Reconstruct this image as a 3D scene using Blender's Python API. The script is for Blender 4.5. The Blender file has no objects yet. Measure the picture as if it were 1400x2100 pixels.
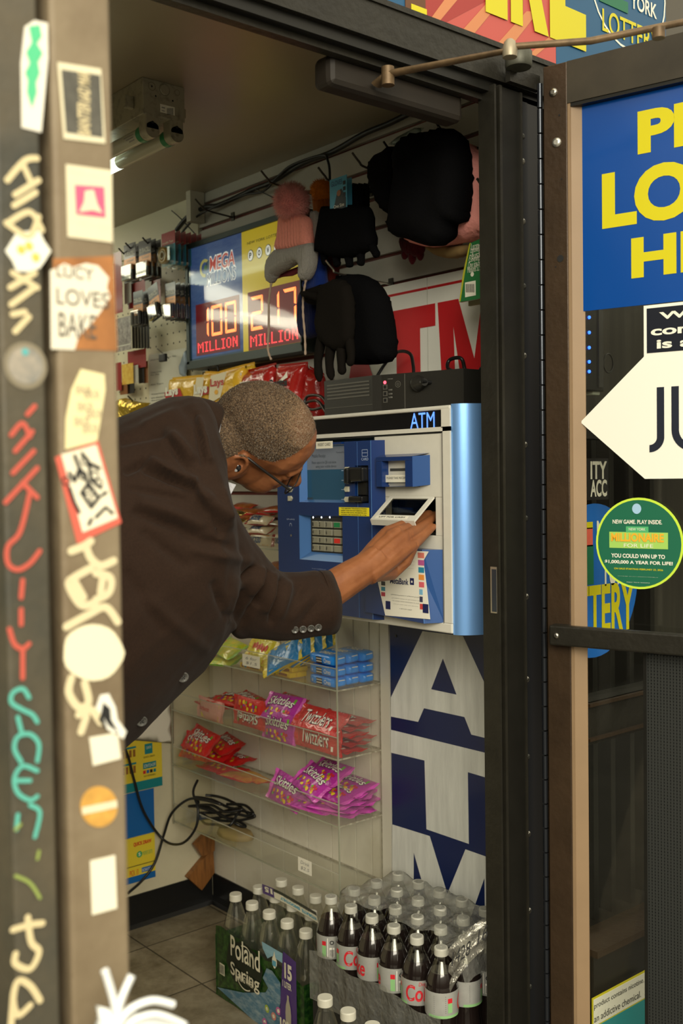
import bpy, bmesh, math, random
from mathutils import Vector, Matrix, noise, geometry
import numpy as np
random.seed(7)
SC = bpy.context.scene
COL = SC.collection
# ---------------------------------------------------------------- camera
H = 1.38
FPX = 2170.0
YAW, PITCH, ROLL = math.radians(40.0), math.radians(-1.9), math.radians(-0.82)
CF = Vector((math.sin(YAW)*math.cos(PITCH), math.cos(YAW)*math.cos(PITCH), math.sin(PITCH)))
_r = CF.cross(Vector((0, 0, 1))).normalized(); _u = _r.cross(CF)
CR = math.cos(ROLL)*_r + math.sin(ROLL)*_u
CU = -math.sin(ROLL)*_r + math.cos(ROLL)*_u
CAMP = Vector((0, 0, H))
cd = bpy.data.cameras.new('camera'); cam = bpy.data.objects.new('camera', cd); COL.objects.link(cam)
cam.matrix_world = Matrix(((CR.x, CU.x, -CF.x, 0), (CR.y, CU.y, -CF.y, 0), (CR.z, CU.z, -CF.z, H), (0, 0, 0, 1)))
cd.sensor_fit = 'VERTICAL'; cd.sensor_height = 36; cd.sensor_width = 24
cd.lens = FPX/2100*36
cd.clip_start = 0.05
cd.dof.use_dof = True; cd.dof.focus_distance = 2.2; cd.dof.aperture_fstop = 5.0
SC.camera = cam
SC.view_settings.view_transform = 'Standard'; SC.view_settings.look = 'None'
SC.view_settings.exposure = 0.55; SC.view_settings.gamma = 1.0; SC.view_settings.use_curve_mapping = False
SC.cycles.max_bounces = 10; SC.cycles.transparent_max_bounces = 24
SC.cycles.sample_clamp_indirect = 6.0
SC.cycles.use_denoising = True
# ---------------------------------------------------------------- daylight of the street
W = bpy.data.worlds.new('sky'); SC.world = W; W.use_nodes = True
nt = W.node_tree; nt.nodes.clear()
o = nt.nodes.new('ShaderNodeOutputWorld'); bg = nt.nodes.new('ShaderNodeBackground')
tc = nt.nodes.new('ShaderNodeTexCoord'); sp = nt.nodes.new('ShaderNodeSeparateXYZ'); cr = nt.nodes.new('ShaderNodeValToRGB')
nt.links.new(tc.outputs['Generated'], sp.inputs[0]); nt.links.new(sp.outputs['Z'], cr.inputs[0])
e = cr.color_ramp.elements
e[0].position = 0.0; e[0].color = (.05, .042, .03, 1)
e[1].position = 0.75; e[1].color = (1, .94, .77, 1)
k = e.new(0.12); k.color = (.12, .10, .07, 1)
k = e.new(0.38); k.color = (.80, .73, .56, 1)
nt.links.new(cr.outputs[0], bg.inputs[0]); bg.inputs[1].default_value = 1.25
nt.links.new(bg.outputs[0], o.inputs[0])
def area(name, loc, target, sx, sy, power, col):
    l = bpy.data.lights.new(name, 'AREA'); l.shape = 'RECTANGLE'; l.size = sx; l.size_y = sy; l.energy = power; l.color = col
    ob = bpy.data.objects.new(name, l); COL.objects.link(ob); ob.location = loc
    ob.rotation_euler = (Vector(target)-Vector(loc)).to_track_quat('-Z', 'Y').to_euler(); return ob
# open sky above the street, behind the photographer
area('street_daylight', (-1.7, -2.7, 3.05), (1.0, 1.7, 1.2), 3.5, 2.2, 215, (1, .93, .77))
# ceiling lamps further inside the shop; the deep one is unseen added fill
area('added_fill_deep', (.2, 4.6, 2.22), (.2, 4.6, 0), 1.2, .3, 8, (1, .95, .72))
area('shop_lamp_counter', (1.0, 3.75, 2.13), (1.5, 3.75, 0), .24, 1.9, 7, (1, .95, .72))

# ---------------------------------------------------------------- pixel rays onto real planes
def ray(x, y): return CF + CR*((x-700)/FPX) + CU*((1050-y)/FPX)
def PX(x, y, X): d = ray(x, y); return CAMP + d*(X/d.x)
def PY(x, y, Y): d = ray(x, y); return CAMP + d*(Y/d.y)
def PZ(x, y, Z): d = ray(x, y); return CAMP + d*((Z-H)/d.z)
def PD(x, y, D): return CAMP + ray(x, y)*D
class Fr:
    def __init__(s, O, u, v, n): s.O, s.u, s.v, s.n = Vector(O), Vector(u).normalized(), Vector(v).normalized(), Vector(n).normalized()
    def pt(s, a, b, h=0): return s.O + s.u*a + s.v*b + s.n*h
    def pa(s, x, y, h=0):
        d = ray(x, y); t = ((s.O + s.n*h) - CAMP).dot(s.n)/d.dot(s.n); p = CAMP + d*t - s.O
        return p.dot(s.u), p.dot(s.v)
    def off(s, h): return Fr(s.O + s.n*h, s.u, s.v, s.n)
def WX(X): return Fr((X, 0, 0), (0, -1, 0), (0, 0, 1), (-1, 0, 0))
def WY(Y): return Fr((0, Y, 0), (1, 0, 0), (0, 0, 1), (0, -1, 0))
def LOC(): return Fr((0, 0, 0), (1, 0, 0), (0, 1, 0), (0, 0, 1))
class Warp:
    def __init__(s, f): s.f = f
    def pt(s, a, b, h=0): return Vector(s.f(a, b, h))
# ---------------------------------------------------------------- materials
MATS = {}
def M(name, c=(.5, .5, .5), r=.5, metal=0, spec=.5, em=0, emc=None, var=0, vs=8, vc=None, bump=0, bs=40, stretch=(1, 1, 1), thr=None, coat=0, alpha=1, sheen=0, trans=0, film=None, ior=1.45, bd=.02):
    if name in MATS: return MATS[name]
    m = bpy.data.materials.new(name); m.use_nodes = True; n = m.node_tree.nodes; L = m.node_tree.links
    p = n['Principled BSDF']; p.inputs['Base Color'].default_value = (*c, 1); p.inputs['Roughness'].default_value = r
    p.inputs['Metallic'].default_value = metal; p.inputs['Specular IOR Level'].default_value = spec; p.inputs['IOR'].default_value = ior
    if coat: p.inputs['Coat Weight'].default_value = coat; p.inputs['Coat Roughness'].default_value = .08
    if sheen: p.inputs['Sheen Weight'].default_value = sheen
    if trans: p.inputs['Transmission Weight'].default_value = trans
    if em: p.inputs['Emission Color'].default_value = (*(emc or c), 1); p.inputs['Emission Strength'].default_value = em
    if var or bump:
        t = n.new('ShaderNodeTexCoord'); mp = n.new('ShaderNodeMapping'); mp.inputs['Scale'].default_value = stretch
        L.new(t.outputs['Object'], mp.inputs[0])
        if var:
            z = n.new('ShaderNodeTexNoise'); z.inputs['Scale'].default_value = vs; z.inputs['Detail'].default_value = 6; z.inputs['Roughness'].default_value = .65
            L.new(mp.outputs[0], z.inputs[0])
            rp = n.new('ShaderNodeValToRGB'); a, b = (thr or (.35, .68)); rp.color_ramp.elements[0].position = a; rp.color_ramp.elements[1].position = b
            c2 = vc or tuple(max(0, x*(1-var)) for x in c)
            rp.color_ramp.elements[0].color = (*c, 1); rp.color_ramp.elements[1].color = (*c2, 1)
            L.new(z.outputs[0], rp.inputs[0]); L.new(rp.outputs[0], p.inputs['Base Color'])
        if bump:
            z2 = n.new('ShaderNodeTexNoise'); z2.inputs['Scale'].default_value = bs; z2.inputs['Detail'].default_value = 4
            L.new(mp.outputs[0], z2.inputs[0]); b = n.new('ShaderNodeBump'); b.inputs['Strength'].default_value = bump; b.inputs['Distance'].default_value = bd
            L.new(z2.outputs[0], b.inputs['Height']); L.new(b.outputs[0], p.inputs['Normal'])
    if film is not None:      # thin clear sheet: mostly straight through, a glossy skin by angle
        tr = n.new('ShaderNodeBsdfTransparent'); tr.inputs[0].default_value = (*film[1], 1)
        mx = n.new('ShaderNodeMixShader'); lw = n.new('ShaderNodeLayerWeight'); lw.inputs[0].default_value = .5
        pw_ = n.new('ShaderNodeMath'); pw_.operation = 'POWER'; pw_.inputs[1].default_value = 5; L.new(lw.outputs['Facing'], pw_.inputs[0])
        fr = n.new('ShaderNodeMath'); fr.operation = 'MULTIPLY'; fr.inputs[1].default_value = .7; L.new(pw_.outputs[0], fr.inputs[0])
        ad = n.new('ShaderNodeMath'); ad.operation = 'ADD'; ad.inputs[1].default_value = film[0]; ad.use_clamp = True
        gl = n.new('ShaderNodeBsdfGlossy'); gl.inputs['Roughness'].default_value = r; gl.inputs['Color'].default_value = (*[min(1, x*1.2) for x in c], 1)
        if bump: L.new(b.outputs[0], gl.inputs['Normal'])
        if len(film) > 2:
            m2 = n.new('ShaderNodeMixShader'); m2.inputs[0].default_value = film[2]; L.new(tr.outputs[0], m2.inputs[1]); L.new(p.outputs[0], m2.inputs[2]); tr = m2
        L.new(fr.outputs[0], ad.inputs[0]); L.new(ad.outputs[0], mx.inputs[0]); L.new(tr.outputs[0], mx.inputs[1]); L.new(gl.outputs[0], mx.inputs[2])
        L.new(mx.outputs[0], n['Material Output'].inputs[0])
    MATS[name] = m; return m
def grid_mat(name, c, gc, w, hgt, mortar=.004, r=.5, var=0, off=0, axes='XY'):
    m = M(name, c, r); n = m.node_tree.nodes; L = m.node_tree.links; p = n['Principled BSDF']
    t = n.new('ShaderNodeTexCoord'); s = n.new('ShaderNodeSeparateXYZ'); cb = n.new('ShaderNodeCombineXYZ'); b = n.new('ShaderNodeTexBrick')
    L.new(t.outputs['Object'], s.inputs[0]); L.new(s.outputs[axes[0]], cb.inputs[0]); L.new(s.outputs[axes[1]], cb.inputs[1])
    L.new(cb.outputs[0], b.inputs[0]); b.offset = off; b.inputs['Scale'].default_value = 1
    b.inputs['Brick Width'].default_value = w; b.inputs['Row Height'].default_value = hgt; b.inputs['Mortar Size'].default_value = mortar
    b.inputs['Mortar Smooth'].default_value = .3
    b.inputs['Color1'].default_value = (*c, 1); b.inputs['Color2'].default_value = (*[x*(1-var) for x in c], 1); b.inputs['Mortar'].default_value = (*gc, 1)
    z = n.new('ShaderNodeTexNoise'); z.inputs['Scale'].default_value = 7; z.inputs['Detail'].default_value = 8; z.inputs['Roughness'].default_value = .7; L.new(t.outputs['Object'], z.inputs[0])
    rp = n.new('ShaderNodeValToRGB'); rp.color_ramp.elements[0].position = .35; rp.color_ramp.elements[0].color = (.45, .42, .36, 1); rp.color_ramp.elements[1].position = .6; rp.color_ramp.elements[1].color = (1, 1, 1, 1)
    L.new(z.outputs[0], rp.inputs[0]); mx = n.new('ShaderNodeMix'); mx.data_type = 'RGBA'; mx.blend_type = 'MULTIPLY'; mx.inputs[0].default_value = 1
    L.new(b.outputs[0], mx.inputs[6]); L.new(rp.outputs[0], mx.inputs[7]); L.new(mx.outputs[2], p.inputs['Base Color'])
    return m
# ---------------------------------------------------------------- mesh builder
_TX = {}
def text_geo(s, bold=0, shear=0, res=5):
    k = (s, bold, shear, res)
    if k in _TX: return _TX[k]
    cu = bpy.data.curves.new('lettering', 'FONT'); cu.body = s; cu.size = 1; cu.offset = bold; cu.shear = shear; cu.resolution_u = res
    ob = bpy.data.objects.new('lettering', cu); me = bpy.data.meshes.new_from_object(ob)
    vs = [(v.co.x, v.co.y) for v in me.vertices]; fs = [tuple(p.vertices) for p in me.polygons]
    bpy.data.objects.remove(ob); bpy.data.meshes.remove(me); bpy.data.curves.remove(cu)
    if vs:
        x0 = min(v[0] for v in vs); x1 = max(v[0] for v in vs); y0 = min(v[1] for v in vs); y1 = max(v[1] for v in vs)
        vs = [((x-x0)/(x1-x0+1e-9), (y-y0)/(y1-y0+1e-9)) for x, y in vs]
    _TX[k] = (vs, fs); return _TX[k]
LIFT = .0006
class MB:
    def __init__(s): s.v, s.f, s.m, s.s, s.ml = [], [], [], [], []
    def mi(s, m):
        if m not in s.ml: s.ml.append(m)
        return s.ml.index(m)
    def add(s, vs, fs, m, smooth=False):
        b = len(s.v); s.v += [tuple(v) for v in vs]; i = s.mi(m)
        for f in fs: s.f.append(tuple(b+k for k in f)); s.m.append(i); s.s.append(smooth)
        return s
    def hexa(s, P, m):  # P: 8 pts bottom4, top4
        return s.add(P, [(3, 2, 1, 0), (4, 5, 6, 7), (0, 1, 5, 4), (1, 2, 6, 5), (2, 3, 7, 6), (3, 0, 4, 7)], m)
    def box(s, a, b, m, bev=0, M_=None):
        (x0, y0, z0), (x1, y1, z1) = a, b
        x0, x1 = min(x0, x1), max(x0, x1); y0, y1 = min(y0, y1), max(y0, y1); z0, z1 = min(z0, z1), max(z0, z1)
        if bev: return s.fbox(Fr((0, 0, 0), (1, 0, 0), (0, 1, 0), (0, 0, 1)), x0, y0, x1, y1, z0, z1, m, bev, True)
        P = [Vector(p) for p in ((x0, y0, z0), (x1, y0, z0), (x1, y1, z0), (x0, y1, z0), (x0, y0, z1), (x1, y0, z1), (x1, y1, z1), (x0, y1, z1))]
        if M_: P = [M_ @ p for p in P]
        return s.hexa(P, m)
    def fbox(s, F, a0, b0, a1, b1, h0, h1, m, bev=0, back=False):
        a0, a1 = min(a0, a1), max(a0, a1); b0, b1 = min(b0, b1), max(b0, b1)
        def ringz(i, h): return [F.pt(a0+i, b0+i, h), F.pt(a1-i, b0+i, h), F.pt(a1-i, b1-i, h), F.pt(a0+i, b1-i, h)]
        if not bev: return s.hexa(ringz(0, h0)+ringz(0, h1), m)
        n = 3
        def rr(i, h):   # rounded rectangle ring
            out = []; r = bev
            for cx, cy, t0 in ((a0+r, b0+r, math.pi), (a1-r, b0+r, 1.5*math.pi), (a1-r, b1-r, 0), (a0+r, b1-r, .5*math.pi)):
                for k in range(n+1):
                    t = t0 + k/n*math.pi/2; out.append(F.pt(cx+(r-i)*math.cos(t), cy+(r-i)*math.sin(t), h))
            return out
        rings = ([rr(bev*.95, h0), rr(bev*.3, h0+bev*.3), rr(0, h0+bev)] if back else [rr(0, h0)])
        rings += [rr(0, h1-bev), rr(bev*.3, h1-bev*.3), rr(bev*.95, h1)]
        return s.loft(rings, m, True)
    def pbox(s, F, p0, p1, h0, h1, m, bev=0):   # opposite corners given as rays on the plane
        a0, b1 = F.pa(*p0); a1, b0 = F.pa(*p1); return s.fbox(F, a0, b0, a1, b1, h0, h1, m, bev)
    def poly(s, pts, m): return s.add(pts, [tuple(range(len(pts)))], m)
    def fpoly(s, F, ab, h, m): return s.add([F.pt(a, b, h) for a, b in ab], [tuple(range(len(ab)))], m)
    def rect(s, F, a0, b0, a1, b1, h, m): return s.fpoly(F, [(a0, b0), (a1, b0), (a1, b1), (a0, b1)], h, m)
    def prect(s, F, p0, p1, h, m): a0, b1 = F.pa(*p0); a1, b0 = F.pa(*p1); return s.rect(F, a0, b0, a1, b1, h, m)
    def ppoly(s, F, px, h, m): return s.fpoly(F, [F.pa(*p) for p in px], h, m)
    def prism(s, F, ab, h0, h1, m):
        n = len(ab); P = [F.pt(a, b, h0) for a, b in ab]+[F.pt(a, b, h1) for a, b in ab]
        return s.add(P, [tuple(range(n-1, -1, -1)), tuple(range(n, 2*n))]+[(i, (i+1) % n, n+(i+1) % n, n+i) for i in range(n)], m)
    def loft(s, rings, m, caps=True, smooth=False, closed=True):
        n = len(rings[0]); V = [p for r in rings for p in r]; f = []
        for i in range(len(rings)-1):
            for j in range(n if closed else n-1):
                k = (j+1) % n; f.append((i*n+j, i*n+k, (i+1)*n+k, (i+1)*n+j))
        s.add(V, f, m, smooth)
        if caps: s.add(rings[0], [tuple(range(n-1, -1, -1))], m); s.add(rings[-1], [tuple(range(n))], m)
        return s
    def tube(s, pts, r, m, n=8, caps=True, flat=1):
        pts = [Vector(p) for p in pts]; R = r if isinstance(r, (list, tuple)) else [r]*len(pts); rings = []
        t0 = (pts[1]-pts[0]).normalized(); up = Vector((0, 0, 1)) if abs(t0.z) < .9 else Vector((1, 0, 0))
        a = t0.cross(up).normalized()
        for i, p in enumerate(pts):
            t = (pts[min(i+1, len(pts)-1)]-pts[max(i-1, 0)])
            if t.length < 1e-9: t = t0
            t.normalize(); a = (a - t*a.dot(t)); a.normalize(); b = t.cross(a)
            rings.append([p + a*math.cos(2*math.pi*k/n)*R[i] + b*math.sin(2*math.pi*k/n)*R[i]*flat for k in range(n)])
        return s.loft(rings, m, caps, True)
    def lathe(s, prof, O, m, n=16, ax=(0, 0, 1), smooth=True, caps=True):
        ax = Vector(ax).normalized(); up = Vector((0, 0, 1)) if abs(ax.z) < .9 else Vector((1, 0, 0)); a = ax.cross(up).normalized(); b = ax.cross(a)
        rings = [[Vector(O)+ax*h+(a*math.cos(2*math.pi*k/n)+b*math.sin(2*math.pi*k/n))*max(r, 1e-5) for k in range(n)] for r, h in prof]
        return s.loft(rings, m, caps, smooth)
    def disc(s, F, a, b, r, h, m, n=24, ry=None): return s.fpoly(F, [(a+r*math.cos(2*math.pi*k/n), b+(ry or r)*math.sin(2*math.pi*k/n)) for k in range(n)], h, m)
    def annulus(s, F, a, b, r0, r1, h, m, n=28, t0=0, t1=2*math.pi, ey=1):
        full = abs(t1-t0-2*math.pi) < 1e-6; V = []
        for k in range(n+1):
            t = t0+(t1-t0)*k/n
            V += [F.pt(a+r0*math.cos(t), b+r0*ey*math.sin(t), h), F.pt(a+r1*math.cos(t), b+r1*ey*math.sin(t), h)]
        return s.add(V, [(2*k, 2*k+1, 2*k+3, 2*k+2) for k in range(n)], m)
    def stroke(s, F, ab, w, h, m):   # painted marker line
        ab = [Vector((p[0], p[1])) for p in ab]; V = []
        for i, p in enumerate(ab):
            t = (ab[min(i+1, len(ab)-1)]-ab[max(i-1, 0)]).normalized(); q = Vector((-t.y, t.x))*w/2
            V += [F.pt(*(p+q), h), F.pt(*(p-q), h)]
        MB.lift = (getattr(MB, 'lift', 0)+1) % 40; q = MB.lift*.00003
        s.add([v+F.n*q for v in V], [(2*k, 2*k+1, 2*k+3, 2*k+2) for k in range(len(ab)-1)], m)
        s.disc(F, ab[0].x, ab[0].y, w/2, h+q+.000012, m, 10); s.disc(F, ab[-1].x, ab[-1].y, w/2, h+q+.000018, m, 10); return s
    def t(s, F, txt, a0, b0, a1, b1, m, h=LIFT, bold=0, shear=0, res=5):   # lettering fitted to a rectangle of the frame
        vs, fs = text_geo(txt, bold, shear, res)
        return s.add([F.pt(a0+(a1-a0)*x, b0+(b1-b0)*y, h) for x, y in vs], fs, m)
    def pt_(s, F, txt, p0, p1, m, h=LIFT, bold=0, shear=0):
        a0, b1 = F.pa(*p0); a1, b0 = F.pa(*p1); return s.t(F, txt, a0, b0, a1, b1, m, h, bold, shear)
    def inflate(s, F, ab, tf, tb, m, sp=.012, R=.03, wr=0, ws=18, seed=0, dens=0, e=.5):   # rounded soft body grown from an outline
        P = []
        n = len(ab)
        for i in range(n):
            p, q = Vector(ab[i]), Vector(ab[(i+1) % n]); k = max(1, int((q-p).length/sp))
            for j in range(k): P.append(p.lerp(q, j/k))
        nb = len(P); xs = [p.x for p in P]; ys = [p.y for p in P]
        def inside(x, y):
            c = False; j = nb-1
            for i in range(nb):
                if (P[i].y > y) != (P[j].y > y) and x < (P[j].x-P[i].x)*(y-P[i].y)/(P[j].y-P[i].y)+P[i].x: c = not c
                j = i
            return c
        B = np.array([(p.x, p.y) for p in P])
        def dist(x, y): 
            return float(np.sqrt(((B-np.array((x, y)))**2).sum(1).min()))
        pts = list(P); ds = [0.0]*nb
        y = min(ys)+sp*.5; row = 0
        while y < max(ys):
            x = min(xs)+sp*(.25 if row % 2 else .75)
            while x < max(xs):
                if inside(x, y):
                    d = dist(x, y)
                    if d > sp*.45: pts.append(Vector((x, y))); ds.append(d)
                x += sp
            y += sp; row += 1
        r = geometry.delaunay_2d_cdt(pts, [], [list(range(nb))], 1, 1e-7)
        V2, F2, orig = r[0], r[2], r[3]
        D = [dist(v.x, v.y) if not (o and o[0] < nb) else 0.0 for v, o in zip(V2, orig)]
        def hh(d): k = min(d/R, 1); return (1-(1-k)**2)**e
        top = []; bot = []
        for v, d in zip(V2, D):
            w = 0
            if wr: w = wr*noise.noise(Vector((v.x*ws+seed, v.y*ws*.6+seed, seed)))*min(d/(R*.4), 1)
            top.append(F.pt(v.x, v.y, tf*hh(d)+w)); bot.append(F.pt(v.x, v.y, -tb*hh(d)))
        nv = len(V2); used = {}; s_f = [tuple(f) for f in F2] + [tuple(nv+i for i in reversed(f)) for f in F2]
        V = top+bot
        # weld rim
        for i, d in enumerate(D):
            if d == 0.0: used[nv+i] = i
        s_f = [tuple(used.get(i, i) for i in f) for f in s_f]
        return s.add(V, s_f, m, True)
    def build(s, name, parent=None, label=None, cat=None, group=None, kind=None, loc=None):
        me = bpy.data.meshes.new(name)
        V = s.v
        if loc is not None: V = [(x-loc[0], y-loc[1], z-loc[2]) for x, y, z in V]
        me.from_pydata(V, [], s.f)
        for m in s.ml: me.materials.append(m)
        me.polygons.foreach_set('material_index', s.m); me.polygons.foreach_set('use_smooth', s.s); me.update()
        ob = bpy.data.objects.new(name, me); COL.objects.link(ob)
        if loc is not None: ob.location = loc
        if parent is not None:
            ob.parent = parent
            if loc is None: ob.matrix_parent_inverse = pinv(parent)
        return tag(ob, label, cat, group, kind)
def pinv(p):
    m = p.matrix_basis.copy(); q = p.parent
    m = (Matrix.Translation(p.location) @ p.rotation_euler.to_matrix().to_4x4() @ Matrix.Diagonal((*p.scale, 1)))
    if q is not None: m = (Matrix.Translation(q.location) @ q.rotation_euler.to_matrix().to_4x4()) @ p.matrix_parent_inverse @ m
    return m.inverted()
def tag(o, label=None, cat=None, group=None, kind=None):
    if label: o['label'] = label
    if cat: o['category'] = cat
    if group: o['group'] = group
    if kind: o['kind'] = kind
    return o
def thing(name, label, cat, loc=(0, 0, 0), group=None, kind=None):
    o = bpy.data.objects.new(name, None); COL.objects.link(o); o.location = loc; o.empty_display_size = .05
    return tag(o, label, cat, group, kind)
def dup(root, mat=None, label=None, group=None):
    r = root.copy(); COL.objects.link(r)
    if mat is not None: r.matrix_basis = mat
    for ch in list(root.children):
        c = ch.copy(); COL.objects.link(c); c.parent = r; c.matrix_parent_inverse = ch.matrix_parent_inverse.copy()
        for g in ch.children:
            d = g.copy(); COL.objects.link(d); d.parent = c; d.matrix_parent_inverse = g.matrix_parent_inverse.copy()
    return tag(r, label, None, group)
def remesh(mb, vox, smooth=0, sub=0):
    me = bpy.data.meshes.new('tmp'); me.from_pydata(mb.v, [], mb.f); ob = bpy.data.objects.new('tmp', me); COL.objects.link(ob)
    a = ob.modifiers.new('r', 'REMESH'); a.mode = 'VOXEL'; a.voxel_size = vox
    if smooth: b = ob.modifiers.new('s', 'SMOOTH'); b.iterations = smooth; b.factor = .5
    dg = bpy.context.evaluated_depsgraph_get(); ev = ob.evaluated_get(dg); m2 = bpy.data.meshes.new_from_object(ev)
    V = np.empty(len(m2.vertices)*3); m2.vertices.foreach_get('co', V); V = V.reshape(-1, 3)
    N = np.empty(len(m2.vertices)*3); m2.vertices.foreach_get('normal', N); N = N.reshape(-1, 3)
    Fs = [tuple(p.vertices) for p in m2.polygons]
    bpy.data.objects.remove(ob); bpy.data.meshes.remove(me); bpy.data.meshes.remove(m2)
    return V, N, Fs
def proj(V):
    D = np.asarray(V)-np.array(CAMP); z = D @ np.array(CF)
    return 700+FPX*(D @ np.array(CR))/z, 1050-FPX*(D @ np.array(CU))/z, z
def cat_spline(P, n=6):
    P = [Vector(p) for p in P]; out = []
    for i in range(len(P)-1):
        a, b, c, d = P[max(i-1, 0)], P[i], P[i+1], P[min(i+2, len(P)-1)]
        for k in range(n):
            t = k/n; out.append(.5*((2*b)+(c-a)*t+(2*a-5*b+4*c-d)*t*t+(3*b-a-3*c+d)*t**3))
    out.append(P[-1]); return out
# ================================================================ SETTING
white = M('wall_paint', (.62, .58, .47), .55, var=.18, vs=3)
slatw = M('slat_board', (.50, .48, .42), .4, var=.12, vs=5)
groove = M('groove_red', (.15, .028, .018), .6)
beadw = M('panel_white', (.70, .66, .55), .45, var=.35, vs=6, vc=(.55, .50, .38), thr=(.5, .8))
beadg = M('panel_groove', (.46, .41, .28), .7)
bronze = M('bronze_aluminium', (.021, .019, .0135), .42, metal=.2, var=.35, vs=14, bump=.08, bs=60)
bronze_d = M('dark_anodised', (.010, .0095, .0072), .4, metal=.15, var=.3, vs=20)
bronze_b = M('brown_anodised', (.052, .031, .016), .42, metal=.3, var=.3, vs=10, bump=.06, bs=80)
beige = M('tan_glazing_stop', (.27, .18, .10), .5, var=.1)
black = M('black_plastic', (.012, .012, .012), .4)
blackm = M('matt_black', (.012, .012, .012), .9)
steel = M('steel', (.5, .48, .42), .3, metal=1)
glassf = M('pane_glass', (.9, .9, .9), .02, film=(.02, (.96, .97, .95)))
paper = M('paper', (.80, .76, .64), .6)
inkk = M('ink_black', (.015, .015, .015), .6)
floorm = grid_mat('vinyl_tile', (.33, .28, .19), (.09, .075, .05), .305, .305, .003, .45, var=.14)
pave = M('pavement', (.15, .14, .12), .9, var=.3, vs=5)
ceilm = M('ceiling_paint', (.31, .26, .175), .33, var=.12, vs=1.5, bump=.06, bs=3)
baseb = M('vinyl_base', (.010, .010, .010), .3)

mb = MB(); mb.box((-2.6, 1.3, -.05), (1.856, 6.2, 0), floorm); mb.build('floor', kind='structure')
mb = MB(); mb.box((-5, -5, -.07), (5, 1.3, -.005), pave); mb.build('floor_pavement', kind='structure')
mb = MB(); mb.box((-2.6, 1.47, 2.285), (1.856, 6.2, 2.37), ceilm)
mb.build('ceiling', kind='structure')
# right wall: solid core, slat boards above, grooved panelling below, plain band and pegboard further in
mb = MB(); mb.box((1.872, 1.50, 0), (1.98, 6.2, 2.37), white); 
for k in range(0, 13):
    zt = 2.247-.0765*k; mb.box((1.856, 1.50, zt-.0655), (1.874, 2.90, zt), slatw)
mb.box((1.868, 1.50, 1.20), (1.874, 2.90, 2.285), groove)
mb.box((1.856, 1.50, 2.256), (1.874, 2.90, 2.285), slatw)
mb.box((1.851, 2.90, 2.16), (1.874, 6.2, 2.285), M('band_cream', (.74, .70, .52), .5))
yy = [1.5, 1.66, 1.80, 1.93, 2.105, 2.17, 2.275, 2.385, 2.50, 2.615, 2.76, 2.891]
for i in range(len(yy)-1): mb.box((1.856, yy[i]+.0025, 0), (1.874, yy[i+1]-.0025, 1.255), beadw)
mb.box((1.866, 1.5, 0), (1.874, 2.891, 1.25), beadg)
mb.box((1.862, 2.90, 0), (1.874, 6.2, .9), white)
mb.build('wall_right', kind='structure')
# pegboard with real holes drawn as dark pits
mb = MB(); pegm = M('pegboard', (.62, .57, .40), .5); mb.box((1.858, 2.90, .9), (1.874, 6.2, 2.16), pegm)
F = WX(1.858)
for i in range(26):
    for j in range(36): mb.disc(F, -(2.92+i*.0254*1.5), .95+j*.034, .0035, .0005, blackm, 6)
mb.build('wall_pegboard', kind='structure')
mb = MB(); mb.box((1.845, 2.017, 0), (1.858, 2.050, 1.05), M('trim_white', (.60, .57, .47), .4)); mb.build('trim_1', kind='structure')
# counter front (panel with the posters) and its black vinyl base
mb = MB(); mb.box((-1.2, 2.891, 0), (1.874, 2.93, .98), M('counter_cream', (.66, .60, .42), .35, var=.15, vs=4)); mb.box((-1.2, 2.87, .98), (1.874, 3.25, 1.01), M('counter_top', (.35, .3, .22), .3)); mb.build('wall_counter', kind='structure')
mb = MB()
pr = [(0, 0), (.014, 0), (.007, .012), (.004, .03), (.004, .10), (0, .10)]
mb.loft([[Vector((x, 2.891-a, b)) for a, b in pr] for x in (-1.2, 1.852)], baseb, True)
mb.loft([[Vector((1.856-a, y, b)) for a, b in pr] for y in (2.885, 1.56)], baseb, True)
mb.build('baseboard_back', kind='structure')
mb = MB(); mb.box((-2.7, 6.2, 0), (2, 6.3, 2.37), white); mb.build('wall_back', kind='structure')
mb = MB(); mb.box((-2.7, 1.4, 0), (-2.6, 6.3, 2.37), white); mb.build('wall_left', kind='structure')
# ---------------------------------------------------------------- shopfront
# header over the doorway
mb = MB()
mb.box((.60, 1.400, 2.150), (1.79, 1.47, 2.218), bronze)
mb.box((.60, 1.412, 2.130), (1.75, 1.47, 2.150), bronze_d)
mb.box((.60, 1.43, 2.118), (1.70, 1.45, 2.132), bronze)
mb.box((.60, 1.396, 2.212), (1.79, 1.402, 2.222), bronze)
mb.box((-3.2, 1.43, 2.22), (5.2, 1.50, 2.9), M('fascia', (.10, .09, .07), .6)); mb.box((-2.7, 1.40, 2.15), (.6, 1.47, 2.22), bronze)
mb.box((1.79, 1.41, 2.15), (4.2, 1.47, 2.22), bronze)
mb.build('trim_header', kind='structure')
# right jamb: flat face, raised bead, second face, hinge recess
mb = MB()
def strip(px0, px1, yb, yf, m):   # upright strip whose front face spans two sight lines at Y = yf
    a = PY(px0, 1050, yf).x; b = PY(px1, 1050, yf).x; mb.box((a, yf, 0), (b, yb, 2.14), m)
strip(1021, 1025, 1.440, 1.398, bronze); strip(1025, 1032, 1.440, 1.404, bronze_b); strip(1032, 1037, 1.440, 1.395, bronze)
strip(1037, 1074, 1.440, 1.400, bronze_d); strip(1074, 1078, 1.44, 1.397, bronze)
strip(1078, 1112, 1.46, 1.412, M('hinge_recess', (.012, .012, .014), .3, metal=.3))
mb.box((1.66, 1.44, 0), (1.86, 1.50, 2.14), bronze_d)
mb.build('door_frame', kind='structure')
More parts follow.
